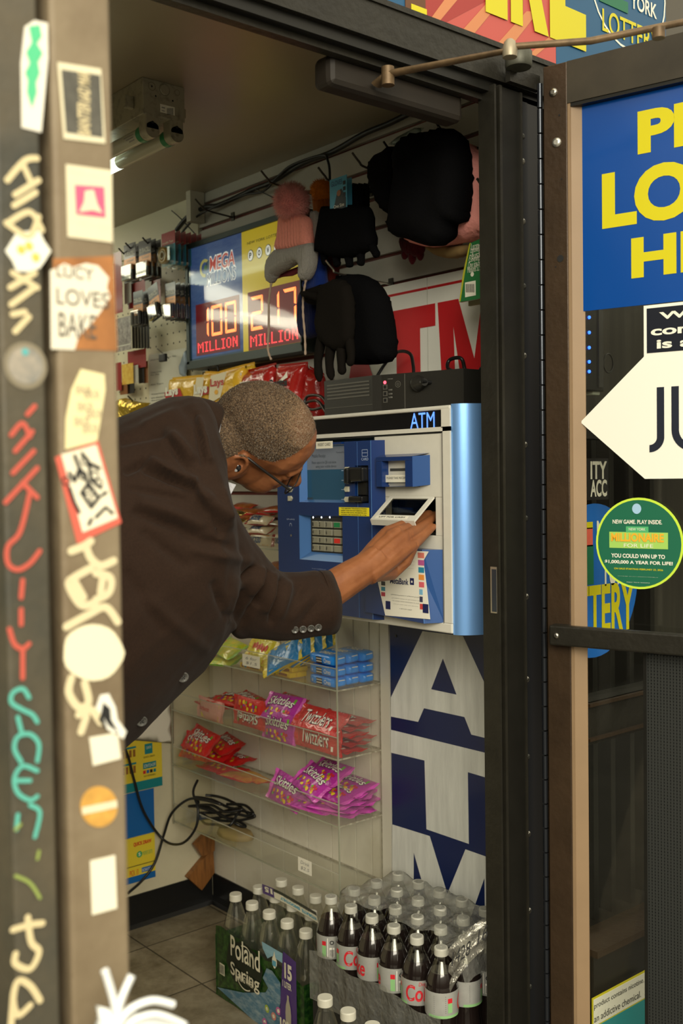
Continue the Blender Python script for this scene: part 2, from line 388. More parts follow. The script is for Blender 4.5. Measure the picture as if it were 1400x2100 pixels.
# left jamb and the left bay of the shopfront (window with posters behind the near posts)
mb = MB(); mb.box((.595, 1.40, 0), (.655, 1.50, 2.15), bronze_d); mb.build('trim_left_jamb', kind='structure')
mb = MB(); mb.box((-2.6, 1.42, 0), (.595, 1.47, .45), bronze_d)
for x in (-2.5, -1.5, -.5): mb.box((x, 1.41, .45), (x+.05, 1.47, 2.15), bronze)
mb.build('window_2', kind='structure'); w2 = bpy.data.objects['window_2']
g = MB(); g.box((-2.6, 1.44, .45), (.595, 1.446, 2.15), glassf); g.build('window_glass', w2)
# right bay seen through the open door's glass
mb = MB()
mb.box((1.775, 1.405, 0), (1.862, 1.50, 2.16), M('wood_brown', (.16, .10, .05), .5, var=.4, vs=6, stretch=(6, 6, .6)))
mb.box((1.862, 1.405, .79), (4.2, 1.47, .882), bronze); mb.box((1.862, 1.395, .875), (4.2, 1.41, .882), bronze_b); mb.box((1.862, 1.395, .80), (4.2, 1.41, .806), bronze_b)
mb.box((1.862, 1.405, 1.455), (4.2, 1.47, 1.485), bronze_d)
mb.box((1.862, 1.405, 0), (4.2, 1.47, .30), bronze); mb.box((1.862, 1.38, .33), (4.2, 1.47, .345), bronze_b); mb.box((1.862, 1.39, .25), (4.2, 1.47, .33), bronze_d)
mb.build('window_1', kind='structure'); w1 = bpy.data.objects['window_1']
g = MB(); g.box((1.862, 1.44, .3), (4.2, 1.446, 2.16), glassf); g.build('window_glass', w1)
g = MB(); woodp = M('brown_board', (.36, .22, .10), .5, var=.5, vs=5, stretch=(5, 5, .5))
g.box((1.862, 1.62, 0), (4.2, 1.66, 2.3), M('dark_backing', (.035, .03, .022), .6, var=.4, vs=8, stretch=(8, 8, .4)))
g.box((1.862, 1.53, .3), (2.02, 1.55, 2.16), woodp)
for x in (2.02, 2.08, 2.15, 2.23, 2.32): g.box((x, 1.55, .3), (x+.018, 1.62, 1.5), bronze_d)
g.build('display_back', w1)
g = MB(); g.tube([(1.95, 1.50, .45), (1.962, 1.50, 1.40)], .0045, M('pale_strip_mat', (.55, .68, .60), .4, em=.6), 8); g.build('pale_strip', w1)  # thin upright pale strip with a weak glow of its own
g = MB(); g.box((4.2, 1.40, 0), (4.5, 1.5, 2.4), bronze_d); g.build('wall_corner', kind='structure')

# ---------------------------------------------------------------- open glass door
WD = Fr((1.683, 1.36, 0), (math.cos(math.radians(-75)), math.sin(math.radians(-75)), 0), (0, 0, 1), (-math.cos(math.radians(15)), -math.sin(math.radians(15)), 0))
door = thing('door_1', 'open brown aluminium glass door swung out on its hinge', 'door', (1.683, 1.36, 0), kind='structure')
LW = .86
mb = MB()
mb.fbox(WD, -.004, .02, .046, 2.186, -.044, 0, bronze_b, .002); mb.fbox(WD, LW-.05, .02, LW, 2.186, -.044, 0, bronze_b)
mb.fbox(WD, .046, 2.105, LW-.05, 2.186, -.044, 0, M('rail_bronze', (.038, .031, .019), .45, var=.3, vs=12)); mb.fbox(WD, .046, .02, LW-.05, .20, -.044, 0, bronze_b)
mb.build('frame', door)
mb = MB()   # tan stops around the pane
mb.fbox(WD, .046, .20, .052, 2.105, -.030, -.002, beige); mb.fpoly(WD, [(.052, .2), (.073, .2), (.073, 2.105), (.052, 2.105)], -.0195, beige)
mb.poly([WD.pt(.050, .2, -.003), WD.pt(.073, .2, -.020), WD.pt(.073, 2.105, -.020), WD.pt(.050, 2.105, -.003)], beige)
mb.fbox(WD, .052, 2.098, LW-.05, 2.106, -.030, -.002, bronze_d)
mb.build('glazing_stop', door)
mb = MB(); mb.fbox(WD, .05, .19, LW-.05, 2.11, -.026, -.021, glassf); mb.build('glass', door)
mb = MB(); mb.fbox(WD, .012, 1.040, LW-.012, 1.080, .012, .030, bronze, .004); mb.fbox(WD, .012, 1.040, .045, 1.080, 0, .014, bronze, .002); mb.fbox(WD, LW-.045, 1.04, LW-.012, 1.08, 0, .014, bronze)
mb.lathe([(.006, 0), (.006, .002), (.003, .0035)], WD.pt(.028, 1.06, .0295), steel, 10, ax=WD.n); mb.build('push_bar', door)
mb = MB(); mesh = M('perforated_screen', (.020, .022, .020), .6)
for k in range(100): mb.fbox(WD, .190+k*.0061, .20, .190+k*.0061+.0040, 1.03, -.0205, -.0195, mesh)
for k in range(136): mb.fbox(WD, .188, .20+k*.0061, .80, .20+k*.0061+.0040, -.0215, -.0205, mesh)
mb.fbox(WD, .186, .20, .192, 1.035, -.022, -.018, bronze_d)
mb.fbox(WD, .19, .20, .80, 1.03, -.034, -.030, M('screen_backing', (.004, .005, .004), .9, spec=.1))
mb.build('perforated_screen', door)
# hinge barrel with screws between jamb and door
mb = MB(); hx, hy = WD.pt(-.014, 0, -.006).x, WD.pt(-.014, 0, -.006).y
hm = M('hinge_steel', (.05, .055, .065), .25, metal=.8)
for k in range(42): mb.lathe([(.0055, 0), (.0055, .047)], (hx, hy, .06+k*.05), hm, 10)
mb.fbox(Fr((1.60, 1.4115, 0), (1, 0, 0), (0, 0, 1), (0, -1, 0)), .055, .02, .088, 2.13, 0, .002, M('hinge_leaf', (.02, .021, .024), .3, metal=.5))
for i, z in enumerate([2.06, 2.01, 1.89, 1.76, 1.62, 1.44, 1.29, 1.13, .96, .80, .64, .48, .32, .16]):
    mb.lathe([(.0062, 0), (.0062, .001), (.003, .0028)], (1.672, 1.409, z), steel if i % 3 else M('screw_dark', (.08, .08, .07), .4, metal=.8), 12, ax=(0, -1, 0))
mb.build('hinge', door)
mb = MB()
for a, b, m_, r in ((.018, 2.132, steel, .0085), (.024, 2.033, M('bolt_bright', (.75, .74, .66), .35, metal=.9), .0095)):
    mb.lathe([(r, 0), (r, .002), (r*.6, .004), (r*.5, .0045)], WD.pt(a, b, 0), m_, 14, ax=WD.n)
for a, b, r in ((.030, 2.085, .002), (.031, 2.03, .002), (.034, 1.96, .0015), (.020, 1.79, .0015), (.030, 1.805, .007)): mb.disc(WD, a, b, r, .0007, blackm, 14)
mb.build('bolt', door, label='bright screws and holes of the door stile')
# latch strike and small screws on jamb faces
mb = MB(); F = WX(PY(1021, 1050, 1.398).x-.0002); 
mb.pbox(F, (1006, 1162), (1019, 1258), 0, .0015, M('strike_rim', (.55, .50, .40), .35, metal=.8)); mb.pbox(F, (1009, 1167), (1019, 1255), .0012, .002, M('strike', (.06, .07, .09), .3, metal=.6))
F = WY(1.404)
for x, y, r in ((1047, 945, .0015), (1042, 1013, .002), (1050, 948, .0025), (1053, 1300, .002), (1048, 1443, .0015), (1064, 1223, .0015), (1042, 310, .0012), (1046, 226, .0018)):
    mb.disc(F, *F.pa(x, y), r, .003, M('jamb_screw', (.45, .42, .34), .4, metal=.7), 8)
mb.build('strike_plate', bpy.data.objects['door_frame'])
# door closer: body under the header, two-piece arm to the door's top rail
cl = thing('door_closer', 'brown door closer with long folding arm under the header', 'door closer', (1.2, 1.46, 2.1))
mb = MB(); mb.fbox(Fr((0, 1.45, 0), (1, 0, 0), (0, 0, 1), (0, -1, 0)), 1.205, 2.072, 1.545, 2.128, -.05, 0, M('closer_brown', (.019, .014, .009), .6, var=.3), .012, True); mb.build('body', cl)
A0 = PY(795, 152, 1.41); A1 = PY(1045, 103, 1.22); A2 = WD.pt(.42, 2.20, -.01); arm = M('arm_rusty', (.17, .11, .055), .5, metal=.4, var=.5, vs=30)
mb = MB(); mb.tube([A0+Vector((0, .03, -.01)), A0, A1], [.013, .011, .008], arm, 8, flat=.5); mb.lathe([(.012, -.02), (.012, .012)], A0, arm, 12); mb.build('arm', cl)
mb = MB(); mb.tube([A1+Vector((0, 0, .006)), PY(1210, 84, 1.12), A2], [.006, .0065, .006], arm, 8); mb.lathe([(.0125, -.012), (.0135, 0), (.010, .014), (.006, .018)], A1, M('joint', (.34, .29, .20), .45, metal=.5), 14)
q = PY(1350, 68, .95); mb.tube([q+Vector((0, 0, .008)), q-Vector((0, 0, .008))], .010, arm, 10); mb.build('link', cl)
br = MB(); c = PY(1063, 122, 1.36); br.lathe([(.024, -.016), (.026, -.013), (.026, .013), (.024, .016)], c, M('pivot_block', (.10, .10, .075), .5, metal=.4, var=.4, vs=40), 20)
br.fbox(WY(1.39), 1.60, 2.145, 1.69, 2.175, 0, .012, bronze); br.build('pivot', cl)
# ---------------------------------------------------------------- signs over and on the shopfront
yel = M('sign_yellow', (.62, .55, .008), .35); red = M('sign_red', (.62, .05, .04), .4); pink = M('sign_pink', (.50, .085, .07), .4)
lblue = M('sign_light_blue', (.008, .085, .19), .35); sblue = M('sign_blue', (.0012, .058, .29), .22, coat=.2); wht = M('sign_white', (.82, .80, .68), .4); orange = M('sign_orange', (.80, .30, .12), .4)
sgreen = M('sign_green', (.01, .15, .07), .4); lime = M('sign_lime', (.55, .75, .06), .4); navy = M('navy', (.004, .010, .085), .35)
F = WY(1.425)
tr = thing('transom_banner', 'red and yellow lottery banner with giant RE letters above the door header', 'sign', (1.5, 1.42, 2.3))
mb = MB(); a0 = F.pa(868, 30)[0]; mb.fbox(F, a0, 2.222, 1.795, 2.62, 0, .004, pink)
mb.ppoly(F, [(868, 70), (868, -80), (985, -80), (1000, 0)], .0045, M('banner_red', (.34, .035, .03), .4))
for p in ([(868, 55), (930, -30), (960, -30), (880, 66)], [(940, 68), (1010, -10), (1035, -10), (962, 78)], [(1015, 92), (1075, 25), (1100, 25), (1040, 102)], [(1082, 112), (1130, 70), (1142, 75), (1092, 118)]): mb.ppoly(F, p, .005, M('banner_stripe', (.58, .22, .09), .4))
mb.build('panel', tr)
mb = MB()
aE0, bE0 = F.pa(1122, 74); aE1, bE1 = F.pa(1196, 84); b0 = 2.285; 
mb.t(F, 'E', aE0, b0, aE1, b0+.30, yel, .007, bold=.06)
aR0 = F.pa(1042, 60)[0]; mb.t(F, 'R', aR0, b0, aE0-.004, b0+.30, yel, .007, bold=.06)
aH0 = F.pa(955, 0)[0]; mb.t(F, 'I', F.pa(990, 10)[0], b0+.0, aR0-.01, b0+.30, yel, .007, bold=.06); mb.build('lettering', tr)
lo = thing('lottery_sign', 'blue round-edged state lottery sign right of the banner', 'sign', (2, 1.42, 2.4))
mb = MB(); mb.fbox(F, 1.796, 2.222, 2.20, 2.62, 0, .004, lblue); 
mb.build('panel', lo)
mb = MB(); c = F.pa(1285, -10); mb.annulus(F, c[0], c[1]+.02, .140, .145, .005, wht)
mb.pbox(F, (1225, -20), (1283, 30), .005, .006, sgreen); mb.pt_(F, 'LOTTERY', (1230, 18), (1346, 114), yel, .006, bold=.01)
mb.pt_(F, 'NEW', (1285, -70), (1335, -15), wht, .006, bold=.01); mb.pt_(F, 'YORK', (1288, -14), (1342, 42), wht, .006, bold=.02); mb.build('lettering', lo)
mb = MB(); mb.pbox(F, (700, -80), (840, 32), 0, .004, lblue); mb.pbox(F, (826, -60), (868, 40), .004, .006, M('figure_brown', (.12, .05, .02), .5)); mb.pbox(F, (838, 10), (870, 60), .004, .007, yel)
mb.build('transom_poster', None, 'blue poster with brown and yellow figures left of the red banner', 'poster')

# signs on the door glass (plane of the pane)
G = WD.off(-.0205)
s = thing('lotto_sign', 'large blue sign with yellow PLAY LOTTO HERE letters on the door glass', 'sign', WD.pt(.4, 1.9, 0))
mb = MB(); a0, b1 = G.pa(1185, 212); _, bb = G.pa(1194, 639); a1 = .79; mb.fbox(G, a0, bb, a1, 2.100, 0, .003, sblue)
mb.fbox(G, a0-.001, bb, a0+.001, 2.1, 0, .0035, bronze_d); mb.build('panel', s)
mb = MB()
def row(txt, x0, yt0, yb0, wl, n):   # txt starts at sight x0; first letter's top/bottom rows; wl = first letter width in plane units
    a, b1 = G.pa(x0, yt0); _, b0 = G.pa(x0, yb0); mb.t(G, txt, a, b0, a+wl, b1, yel, .0036, bold=.045)
row('PLAY', 1308, 230, 318, .315, 4); row('LOTTO', 1235, 357, 472, .46, 5); row('HERE', 1295, 490, 572, .30, 4); mb.build('lettering', s)
s = thing('vape_sign', 'white arrow-shaped sign with tall thin letters and black nicotine warning box', 'sign', WD.pt(.3, 1.5, 0))
mb = MB(); tip = G.pa(1192, 866); tl = G.pa(1322, 732); bl = G.pa(1324, 982)
zt = G.pa(1322, 732)[1]; zb = bl[1]; z0 = G.pa(1322, 628)[1]; aw = tl[0]
mb.prism(G, [(tip[0], tip[1]), (bl[0], zb), (.74, zb), (.74, z0), (aw, z0), (aw, zt)], .0035, .006, M('juul_white', (.84, .83, .73), .35)); mb.build('panel', s)
mb = MB(); mb.fbox(G, aw+.006, G.pa(1330, 725)[1], .73, z0-.006, .006, .0066, M('warn_black', (.008, .010, .018), .35)); wz = (z0-.006) - G.pa(1330, 725)[1]; wb = G.pa(1330, 725)[1]
lines = ['WARNING: This product', 'contains nicotine. Nicotine', 'is an addictive chemical.']
for i, l in enumerate(lines): mb.t(G, l, aw+(.030, .014, .025)[i], wb+wz*(.68-.30*i), aw+(.54, .56, .52)[i], wb+wz*(.89-.30*i), wht, .0072, bold=.03)
jw = M('juul_ink', (.012, .016, .03), .4)
a, bt = G.pa(1345, 795); bb_ = G.pa(1345, 920)[1]; st = .014
def arcs(cx, cz, r, t0, t1): mb.annulus(G, cx, cz, r-st/2, r+st/2, .0066, jw, 20, t0, t1)
J = G.pa(1356, 795)[0]; hh_ = bt-bb_; r_ = J-G.pa(1333, 795)[0]
mb.rect(G, J-st/2, bb_+r_, J+st/2, bt, .0066, jw); arcs(J-r_, bb_+r_, r_, -math.pi/2, 0)
r_ = .034
for ux in (G.pa(1386, 795)[0], G.pa(1386, 795)[0]+.10):
    mb.rect(G, ux-st/2, bb_+r_, ux+st/2, bt, .0066, jw); mb.rect(G, ux+2*r_-st/2, bb_+r_, ux+2*r_+st/2, bt, .0066, jw); arcs(ux+r_, bb_+r_, r_, -math.pi, 0)
ux = G.pa(1386, 795)[0]+.20; mb.rect(G, ux-st/2, bb_, ux+st/2, bt, .0066, jw); mb.rect(G, ux, bb_, ux+.05, bb_+st, .0066, jw); mb.build('lettering', s)
s = thing('round_sticker', 'round green lottery game sticker with lime rim on the door', 'sticker', WD.pt(.2, 1.25, 0))
c = G.pa(1312, 1114); R_ = (G.pa(1402, 1114)[0]-G.pa(1222, 1114)[0])/2*.995; ez = (G.pa(1312, 1021)[1]-G.pa(1312, 1208)[1])/2/R_
mb = MB(); mb.prism(G, [(c[0]+R_*math.cos(t*.1309), c[1]+R_*ez*math.sin(t*.1309)) for t in range(48)], .006, .0072, lime)
mb.disc(G, c[0], c[1], R_*.95, .0076, M('sticker_green', (.012, .13, .07), .4), 48, R_*ez*.95); mb.build('disc', s)
mb = MB(); mb.disc(G, *G.pa(1308, 1043), .009, .0082, M('pale_blue', (.35, .55, .75), .4), 20, .010)
L_ = .0084
mb.pt_(G, 'NEW GAME. PLAY INSIDE.', (1259, 1065), (1360, 1075), wht, L_, bold=.02)
mb.pbox(G, (1252, 1090), (1372, 1126), .0076, .0082, M('lime_soft', (.35, .60, .12), .4)); mb.pbox(G, (1286, 1079), (1332, 1092), .0076, .0083, M('mid_green', (.08, .42, .16), .4)); mb.pt_(G, 'NEW YORK', (1292, 1082), (1326, 1088), wht, L_+.0004)
mb.pt_(G, 'MILLIONAIRE', (1256, 1092), (1364, 1112), M('gold_letters', (.80, .42, .03), .4), .009, bold=.04); mb.pt_(G, 'FOR LIFE', (1282, 1114), (1342, 1123), wht, .009)
mb.pt_(G, 'YOU COULD WIN UP TO', (1256, 1134), (1366, 1146), wht, L_, bold=.03); mb.pt_(G, '$1,000,000 A YEAR FOR LIFE!', (1243, 1147), (1382, 1160), wht, L_, bold=.03)
mb.pt_(G, 'ON SALE STARTING FEBRUARY 23, 2026', (1262, 1163), (1362, 1171), yel, L_, bold=.02); mb.pt_(G, 'PLEASE PLAY RESPONSIBLY', (1270, 1180), (1352, 1184), wht, L_); mb.pt_(G, 'New York Lottery', (1288, 1192), (1335, 1196), wht, L_)
mb.build('lettering', s)
s = thing('nicotine_sticker', 'yellow-rimmed nicotine notice low in the side window bay', 'sticker', (1.93, 1.38, .25))
G_ = G; G = WY(1.378); mb = MB(); a0, z1 = G.pa(1214, 2046); a1 = G.pa(1322, 1994)[0]; mb.fbox(G, a0-.004, .02, a1, z1, .001, .003, yel); zz = G.pa(1214, 2104)[1]
mb.fbox(G, a0, zz, a1-.004, z1-.004, .003, .0036, wht); mb.fbox(G, a0, .03, a1-.005, zz-.003, .003, .0036, M('teal_print', (.02, .28, .30), .4)); mb.build('panel', s)
mb = MB(); zh = z1-zz; mb.t(G, 'product contains nicotine.', a0+.001, zz+zh*.55, a1-.010, zz+zh*.80, inkk, .0042); mb.t(G, 'an addictive chemical.', a0+.001, zz+zh*.12, a1-.022, zz+zh*.37, inkk, .0042)
mb.build('lettering', s); G = G_

# things in the window beyond the door
F = WY(1.437)
s = thing('window_decal', 'white shop-name lettering on black in the side window', 'decal', (1.88, 1.437, 1.4)); mb = MB()
mb.pbox(F, (1195, 940), (1247, 1024), 0, .001, M('decal_black', (.008, .008, .008), .4))
for t_, y0, y1 in (('ITY', 946, 982), ('ACC', 984, 1018)): mb.pt_(F, t_, (1209, y0), (1243, y1), wht, .0016, bold=.03)
mb.build('lettering', s)
s = thing('window_lottery_sign', 'tall blue lottery decal with yellow TTERY letters in the side window', 'decal', (1.93, 1.437, 1.2)); mb = MB()
cx = F.pa(1218, 1188)[0]; ztop, zbot = F.pa(1230, 1032)[1], F.pa(1230, 1346)[1]; cz = (ztop+zbot)/2; rx = F.pa(1306, 1188)[0]-cx
mb.prism(F, [(cx+rx*math.cos(k*.131), cz+(ztop-zbot)/2*math.sin(k*.131)) for k in range(48)], 0, .001, M('decal_blue', (.01, .13, .50), .35))
for c_, y0, y1, x1 in ((yel, 1072, 1084, 1214), (M('decal_red', (.7, .12, .08), .4), 1084, 1120, 1214), (sgreen, 1120, 1198, 1216)): mb.pbox(F, (1180, y0), (x1, y1), .001, .0016, c_)
mb.pt_(F, 'TTERY', (1180, 1205), (1299, 1288), yel, .0018, bold=.03); mb.pt_(F, 'YORK', (1232, 1120), (1290, 1196), wht, .0018, bold=.03); mb.pt_(F, 'NEW', (1222, 1068), (1280, 1112), wht, .0018, bold=.03)
mb.build('lettering', s)
s = thing('led_sign', 'black sign box with a column of blue lights behind the side window', 'sign', (1.9, 1.5, 1.7)); mb = MB()
F2 = WY(1.49); mb.pbox(F2, (1150, 560), (1239, 803), -.03, 0, black, .003); mb.pbox(F2, (1224, 560), (1234, 795), 0, .004, M('led_rim', (.05, .05, .05), .2)); mb.build('case', s)
mb = MB(); led = M('blue_led', (.05, .15, 1), .4, em=4, emc=(.02, .10, 1))
for y in (651, 682, 713, 742, 762): c = F2.pa(1207, y); mb = MB(); mb.lathe([(.004, 0), (.0035, .003), (.001, .004)], F2.pt(c[0], c[1], 0), led, 8, ax=(0, -1, 0)); mb.build('light', s)
mb = MB(); c = PY(1247, 745, 1.5); mb.tube([c+Vector((.018*math.cos(t*.3), 0, .022*math.sin(t*.3))) for t in range(-9, 13)], .002, black, 6, False); mb.build('wire_loop', None, 'thin black wire loop beside the blue-lit sign box', 'wire')
mb = MB(); mb.pbox(WY(1.52), (1201, 792), (1216, 812), 0, .02, M('socket', (.55, .56, .48), .5), .003); mb.build('wall_socket', None, 'small white socket under the blue-lit sign box', 'socket')
mb = MB(); mb.pbox(WY(1.44), (-160, -60), (9, 300), 0, .002, M('poster_pale', (.45, .52, .50), .5)); mb.build('window_poster', None, 'pale poster in the left bay, top one beside the dark post', 'poster')
mb = MB(); mb.pbox(WY(1.44), (-160, 380), (9, 545), 0, .002, yel); mb.build('window_poster', None, 'bright yellow poster in the left bay beside the dark post', 'poster')
mb = MB(); mb.pbox(WY(1.44), (-160, 560), (9, 1150), 0, .002, M('poster_mix', (.25, .32, .50), .5, var=1, vs=14, vc=(.8, .75, .62))); mb.build('window_poster', None, 'blue and white mottled poster in the left bay, the tallest', 'poster')
mb = MB(); mb.pbox(WY(1.44), (-160, 1160), (12, 2200), 0, .002, M('poster_grey', (.42, .42, .38), .5, var=1, vs=8, vc=(.10, .14, .16))); mb.build('window_poster', None, 'grey weathered poster in the left bay, lowest beside the dark post', 'poster')

# ---------------------------------------------------------------- near gate posts with stickers and marker graffiti
F = WY(.80)
pa_ = thing('gate_post', 'dark grey gate post covered in red, teal and cream marker graffiti', 'post', (.345, .82, 0))
mb = MB(); m1 = M('post_dark', (.040, .042, .034), .5, var=.6, vs=5, vc=(.105, .085, .052), bump=.1, bs=30)
xa0, xa1 = PY(8, 1000, .8).x, PY(99, 1000, .8).x; mb.box((xa0, .8, 0), (xa1, .86, 2.6), m1, .003); mb.build('tube', pa_)
mb = MB(); cream = M('marker_cream', (.62, .52, .30), .6); rd = M('marker_red', (.50, .09, .06), .6); tl_ = M('marker_teal', (.10, .42, .34), .6); lg = M('marker_green', (.25, .32, .08), .6)
def sk(m, w, *pts):
    P = [Vector((*F.pa(*p), 0)) for p in pts]; P = cat_spline(P, 5) if len(P) > 2 else P; mb.stroke(F, P, w*.00045, .0008, m)
for p in ([(14, 370), (50, 330), (75, 325)], [(45, 335), (62, 372)], [(30, 400), (78, 370)], [(28, 422), (72, 395)], [(15, 458), (60, 435), (85, 472)], [(12, 458), (58, 485), (78, 445)], [(25, 560), (75, 590)], [(20, 590), (70, 560)], [(22, 625), (70, 590)], [(25, 645), (50, 640)], [(30, 680), (58, 650)]): sk(cream, 11, *p)
for p in ([(55, 850), (70, 833)], [(22, 892), (45, 868), (60, 895)], [(30, 925), (65, 885)], [(25, 970), (68, 925)], [(10, 1030), (75, 960)], [(45, 990), (75, 1020)], [(60, 1010), (40, 1090), (15, 1120), (15, 1155), (35, 1168), (60, 1155), (80, 1130)], [(45, 1190), (42, 1225)], [(42, 1250), (42, 1280)], [(18, 1290), (28, 1320), (45, 1330), (58, 1320)], [(45, 1330), (45, 1390)]): sk(rd, 9, *p)
for p in ([(58, 1430), (45, 1412), (25, 1420), (22, 1440), (45, 1455), (65, 1465), (75, 1480)], [(35, 1470), (42, 1498)], [(42, 1562), (28, 1535), (35, 1510), (60, 1505), (78, 1525), (75, 1560)], [(75, 1580), (45, 1570), (28, 1595), (35, 1625), (60, 1640), (75, 1632)], [(30, 1600), (60, 1600)], [(35, 1670), (32, 1700)], [(60, 1650), (80, 1665), (70, 1715)]): sk(tl_, 8, *p)
for p in ([(30, 1795), (60, 1810), (80, 1840)], [(78, 1745), (75, 1760)], [(30, 1700), (40, 1690)]): sk(lg, 6, *p)
for p in ([(25, 1905), (60, 1895), (85, 1892)], [(55, 1880), (62, 1930), (78, 1950), (60, 1985), (30, 1975), (30, 1955)], [(80, 2050), (60, 2020), (35, 2010), (25, 2050), (35, 2080), (60, 2060)], [(25, 2050), (20, 2110)]): sk(cream, 12, *p)
mb.build('graffiti', pa_)
mb = MB(); mb.prism(F, [F.pa(*p) for p in ((50, 55), (70, 42), (97, 48), (98, 120), (84, 272), (44, 262), (42, 130))], 0, .0008, M('sticker_pale', (.75, .72, .62), .5)); mb.ppoly(F, [(58, 55), (80, 52), (84, 75), (74, 90), (86, 110), (76, 128), (80, 150), (72, 170), (74, 190), (64, 222), (54, 190), (56, 165), (50, 150), (60, 130), (52, 108), (64, 88)], .0014, M('print_green', (.08, .50, .24), .5)); mb.build('sticker', pa_, label='long white sticker with green print')
mb = MB(); mb.prism(F, [F.pa(57+(42+5*math.cos(3*k*.5236*2))*math.cos(k*.5236), 515+(44+4*math.sin(k*2))*math.sin(k*.5236)) for k in range(12)], 0, .0008, M('flower_white', (.78, .77, .66), .5))
for x, y in ((42, 512), (58, 505), (72, 528)): mb.disc(F, *F.pa(x, y), .0035, .0014, M('flower_gold', (.72, .50, .10), .5), 10)
mb.build('sticker', pa_, label='white flower sticker with yellow centres')
mb = MB(); c = F.pa(52, 750); mb.prism(F, [(c[0]+.0178*math.cos(k*.196), c[1]+.0185*math.sin(k*.196)) for k in range(32)], 0, .0008, M('round_tan', (.22, .19, .13), .5)); mb.disc(F, c[0], c[1], .0145, .0012, M('round_grey', (.20, .20, .18), .5, var=.8, vs=60, vc=(.38, .33, .26)), 28); mb.disc(F, *F.pa(50, 722), .003, .0016, M('round_teal', (.10, .38, .38), .5), 10); mb.build('sticker', pa_, label='faded round grey sticker')

pb = thing('gate_post', 'tan rust-stained gate post plastered with stickers, nearer the doorway', 'post', (.40, .82, 0))
xb0, xb1 = PY(124, 1000, .8).x, PY(247, 1000, .8).x
mb = MB(); m2 = M('post_tan', (.235, .185, .115), .55, var=.45, vs=4, vc=(.13, .092, .052), bump=.1, bs=30)
mb.box((xb0, .8, 0), (xb1, .87, 2.6), m2, .004); mb.build('tube', pb)
mb = MB(); mb.prism(F, [F.pa(*p) for p in ((108, 530), (232, 525), (240, 720), (150, 716), (112, 640))], .0003, .0006, M('rust_patch', (.42, .17, .05), .6, var=.4, vs=18)); mb.build('rust_patch', pb, label='orange rust patch behind the torn sticker')
mb = MB(); m3 = M('gap_shade', (.018, .013, .008), .7); mb.box((xa1+.0006, .83, 0), (xb0-.0002, .86, 2.6), m3); mb.build('channel', pb)  # dark strip set between the posts, the gap's shade put into its colour
def stick(pts, m, label, fn=None, mm=None):
    global mb
    mb = MB(); mb.prism(F, [F.pa(*p) for p in pts], .0003, .0010, m)
    if fn: fn()
    mb.build('sticker', pb, label=label)
    
scream = M('sticker_cream', (.72, .66, .46), .5, var=.08, vs=30)
def f1():
    mb.ppoly(F, [(124, 143), (204, 155), (210, 283), (134, 272)], .0013, M('sticker_grey', (.10, .095, .075), .5, var=.4, vs=80))
    Fv = Fr(F.O, F.v, -F.u, F.n)
    def vt(txt, x0, y0, x1, y1, m): a0, b0 = F.pa(x0, y1); a1, b1 = F.pa(x1, y0); mb.t(Fr((0, .8, 0), (0, 0, 1), (-1, 0, 0), (0, -1, 0)), txt, b0, -a1, b1, -a0, m, .0018, bold=.03)
    vt('6AD MAR', 158, 150, 182, 205, cream); vt('BANTER', 158, 212, 182, 275, cream)
stick([(117, 128), (206, 142), (215, 295), (130, 285)], scream, 'grey sign-like sticker with rounded cream border', f1)
def f2(): mb.ppoly(F, [(152, 380), (212, 384), (215, 447), (155, 440)], .0013, M('magenta_print', (.62, .10, .20), .5)); mb.ppoly(F, [(172, 392), (190, 390), (198, 420), (208, 438), (188, 432), (160, 436), (170, 415)], .0018, scream); mb.pt_(F, 'NEW YORKERS', (140, 352), (218, 366), M('print_mauve', (.45, .2, .25), .5), .0016); mb.pt_(F, 'in the Streets', (140, 456), (222, 468), MATS['print_mauve'], .0016)
stick([(134, 337), (228, 350), (230, 498), (138, 486)], scream, 'cream sticker with magenta square emblem', f2)
def f3():
    for t_, x0, y0, x1, y1 in (('LUCY', 114, 542, 190, 576), ('LOVES', 114, 590, 222, 634), ('BAKE', 118, 640, 196, 696)): mb.pt_(F, t_, (x0, y0), (x1, y1), M('sticker_ink', (.10, .09, .07), .6), .0016)
stick([(102, 555), (118, 548), (130, 540), (150, 548), (175, 540), (200, 545), (222, 570), (218, 590), (225, 610), (205, 640), (190, 660), (160, 690), (152, 718), (104, 716)], M('sticker_torn', (.75, .70, .56), .5), 'torn white sticker with bold black words', f3)
def f4():
    for x, y in ((168, 800), (185, 810), (172, 835), (190, 850), (165, 865), (182, 880)): mb.pt_(F, 'BKR', (x-14, y-10), (x+18, y+8), M('faint_ink', (.42, .33, .22), .6), .0016)
stick([(165, 757), (213, 768), (215, 800), (198, 905), (133, 922), (134, 860), (145, 800)], M('sticker_yellowish', (.76, .68, .38), .5), 'tall pale yellow sticker with faded letters', f4)
def f5():
    mb.ppoly(F, [(124, 932), (196, 912), (240, 1062), (168, 1092)], .0013, M('sticker_ivory', (.80, .74, .56), .5)); random.seed(3)
    for p in ([(150, 935), (160, 960), (150, 985)], [(165, 930), (180, 950), (200, 960)], [(160, 960), (178, 990), (165, 1010)], [(180, 950), (185, 985), (205, 1000)], [(178, 990), (200, 1020), (215, 1010)], [(165, 1010), (185, 1040)], [(185, 1040), (200, 1020)], [(195, 1060), (215, 1040), (228, 1052)], [(140, 1000), (150, 1030), (160, 1050)], [(150, 985), (140, 970)], [(185, 1065), (180, 1075)]): mb.stroke(F, [F.pa(*q) for q in p], .0030, .0018, inkk)
    for x, y in ((133, 986), (172, 945), (168, 975), (192, 975), (175, 1005), (200, 990), (190, 1022)): c = F.pa(x, y); mb.annulus(F, c[0], c[1], .0026, .0038, .0022, inkk, 12)
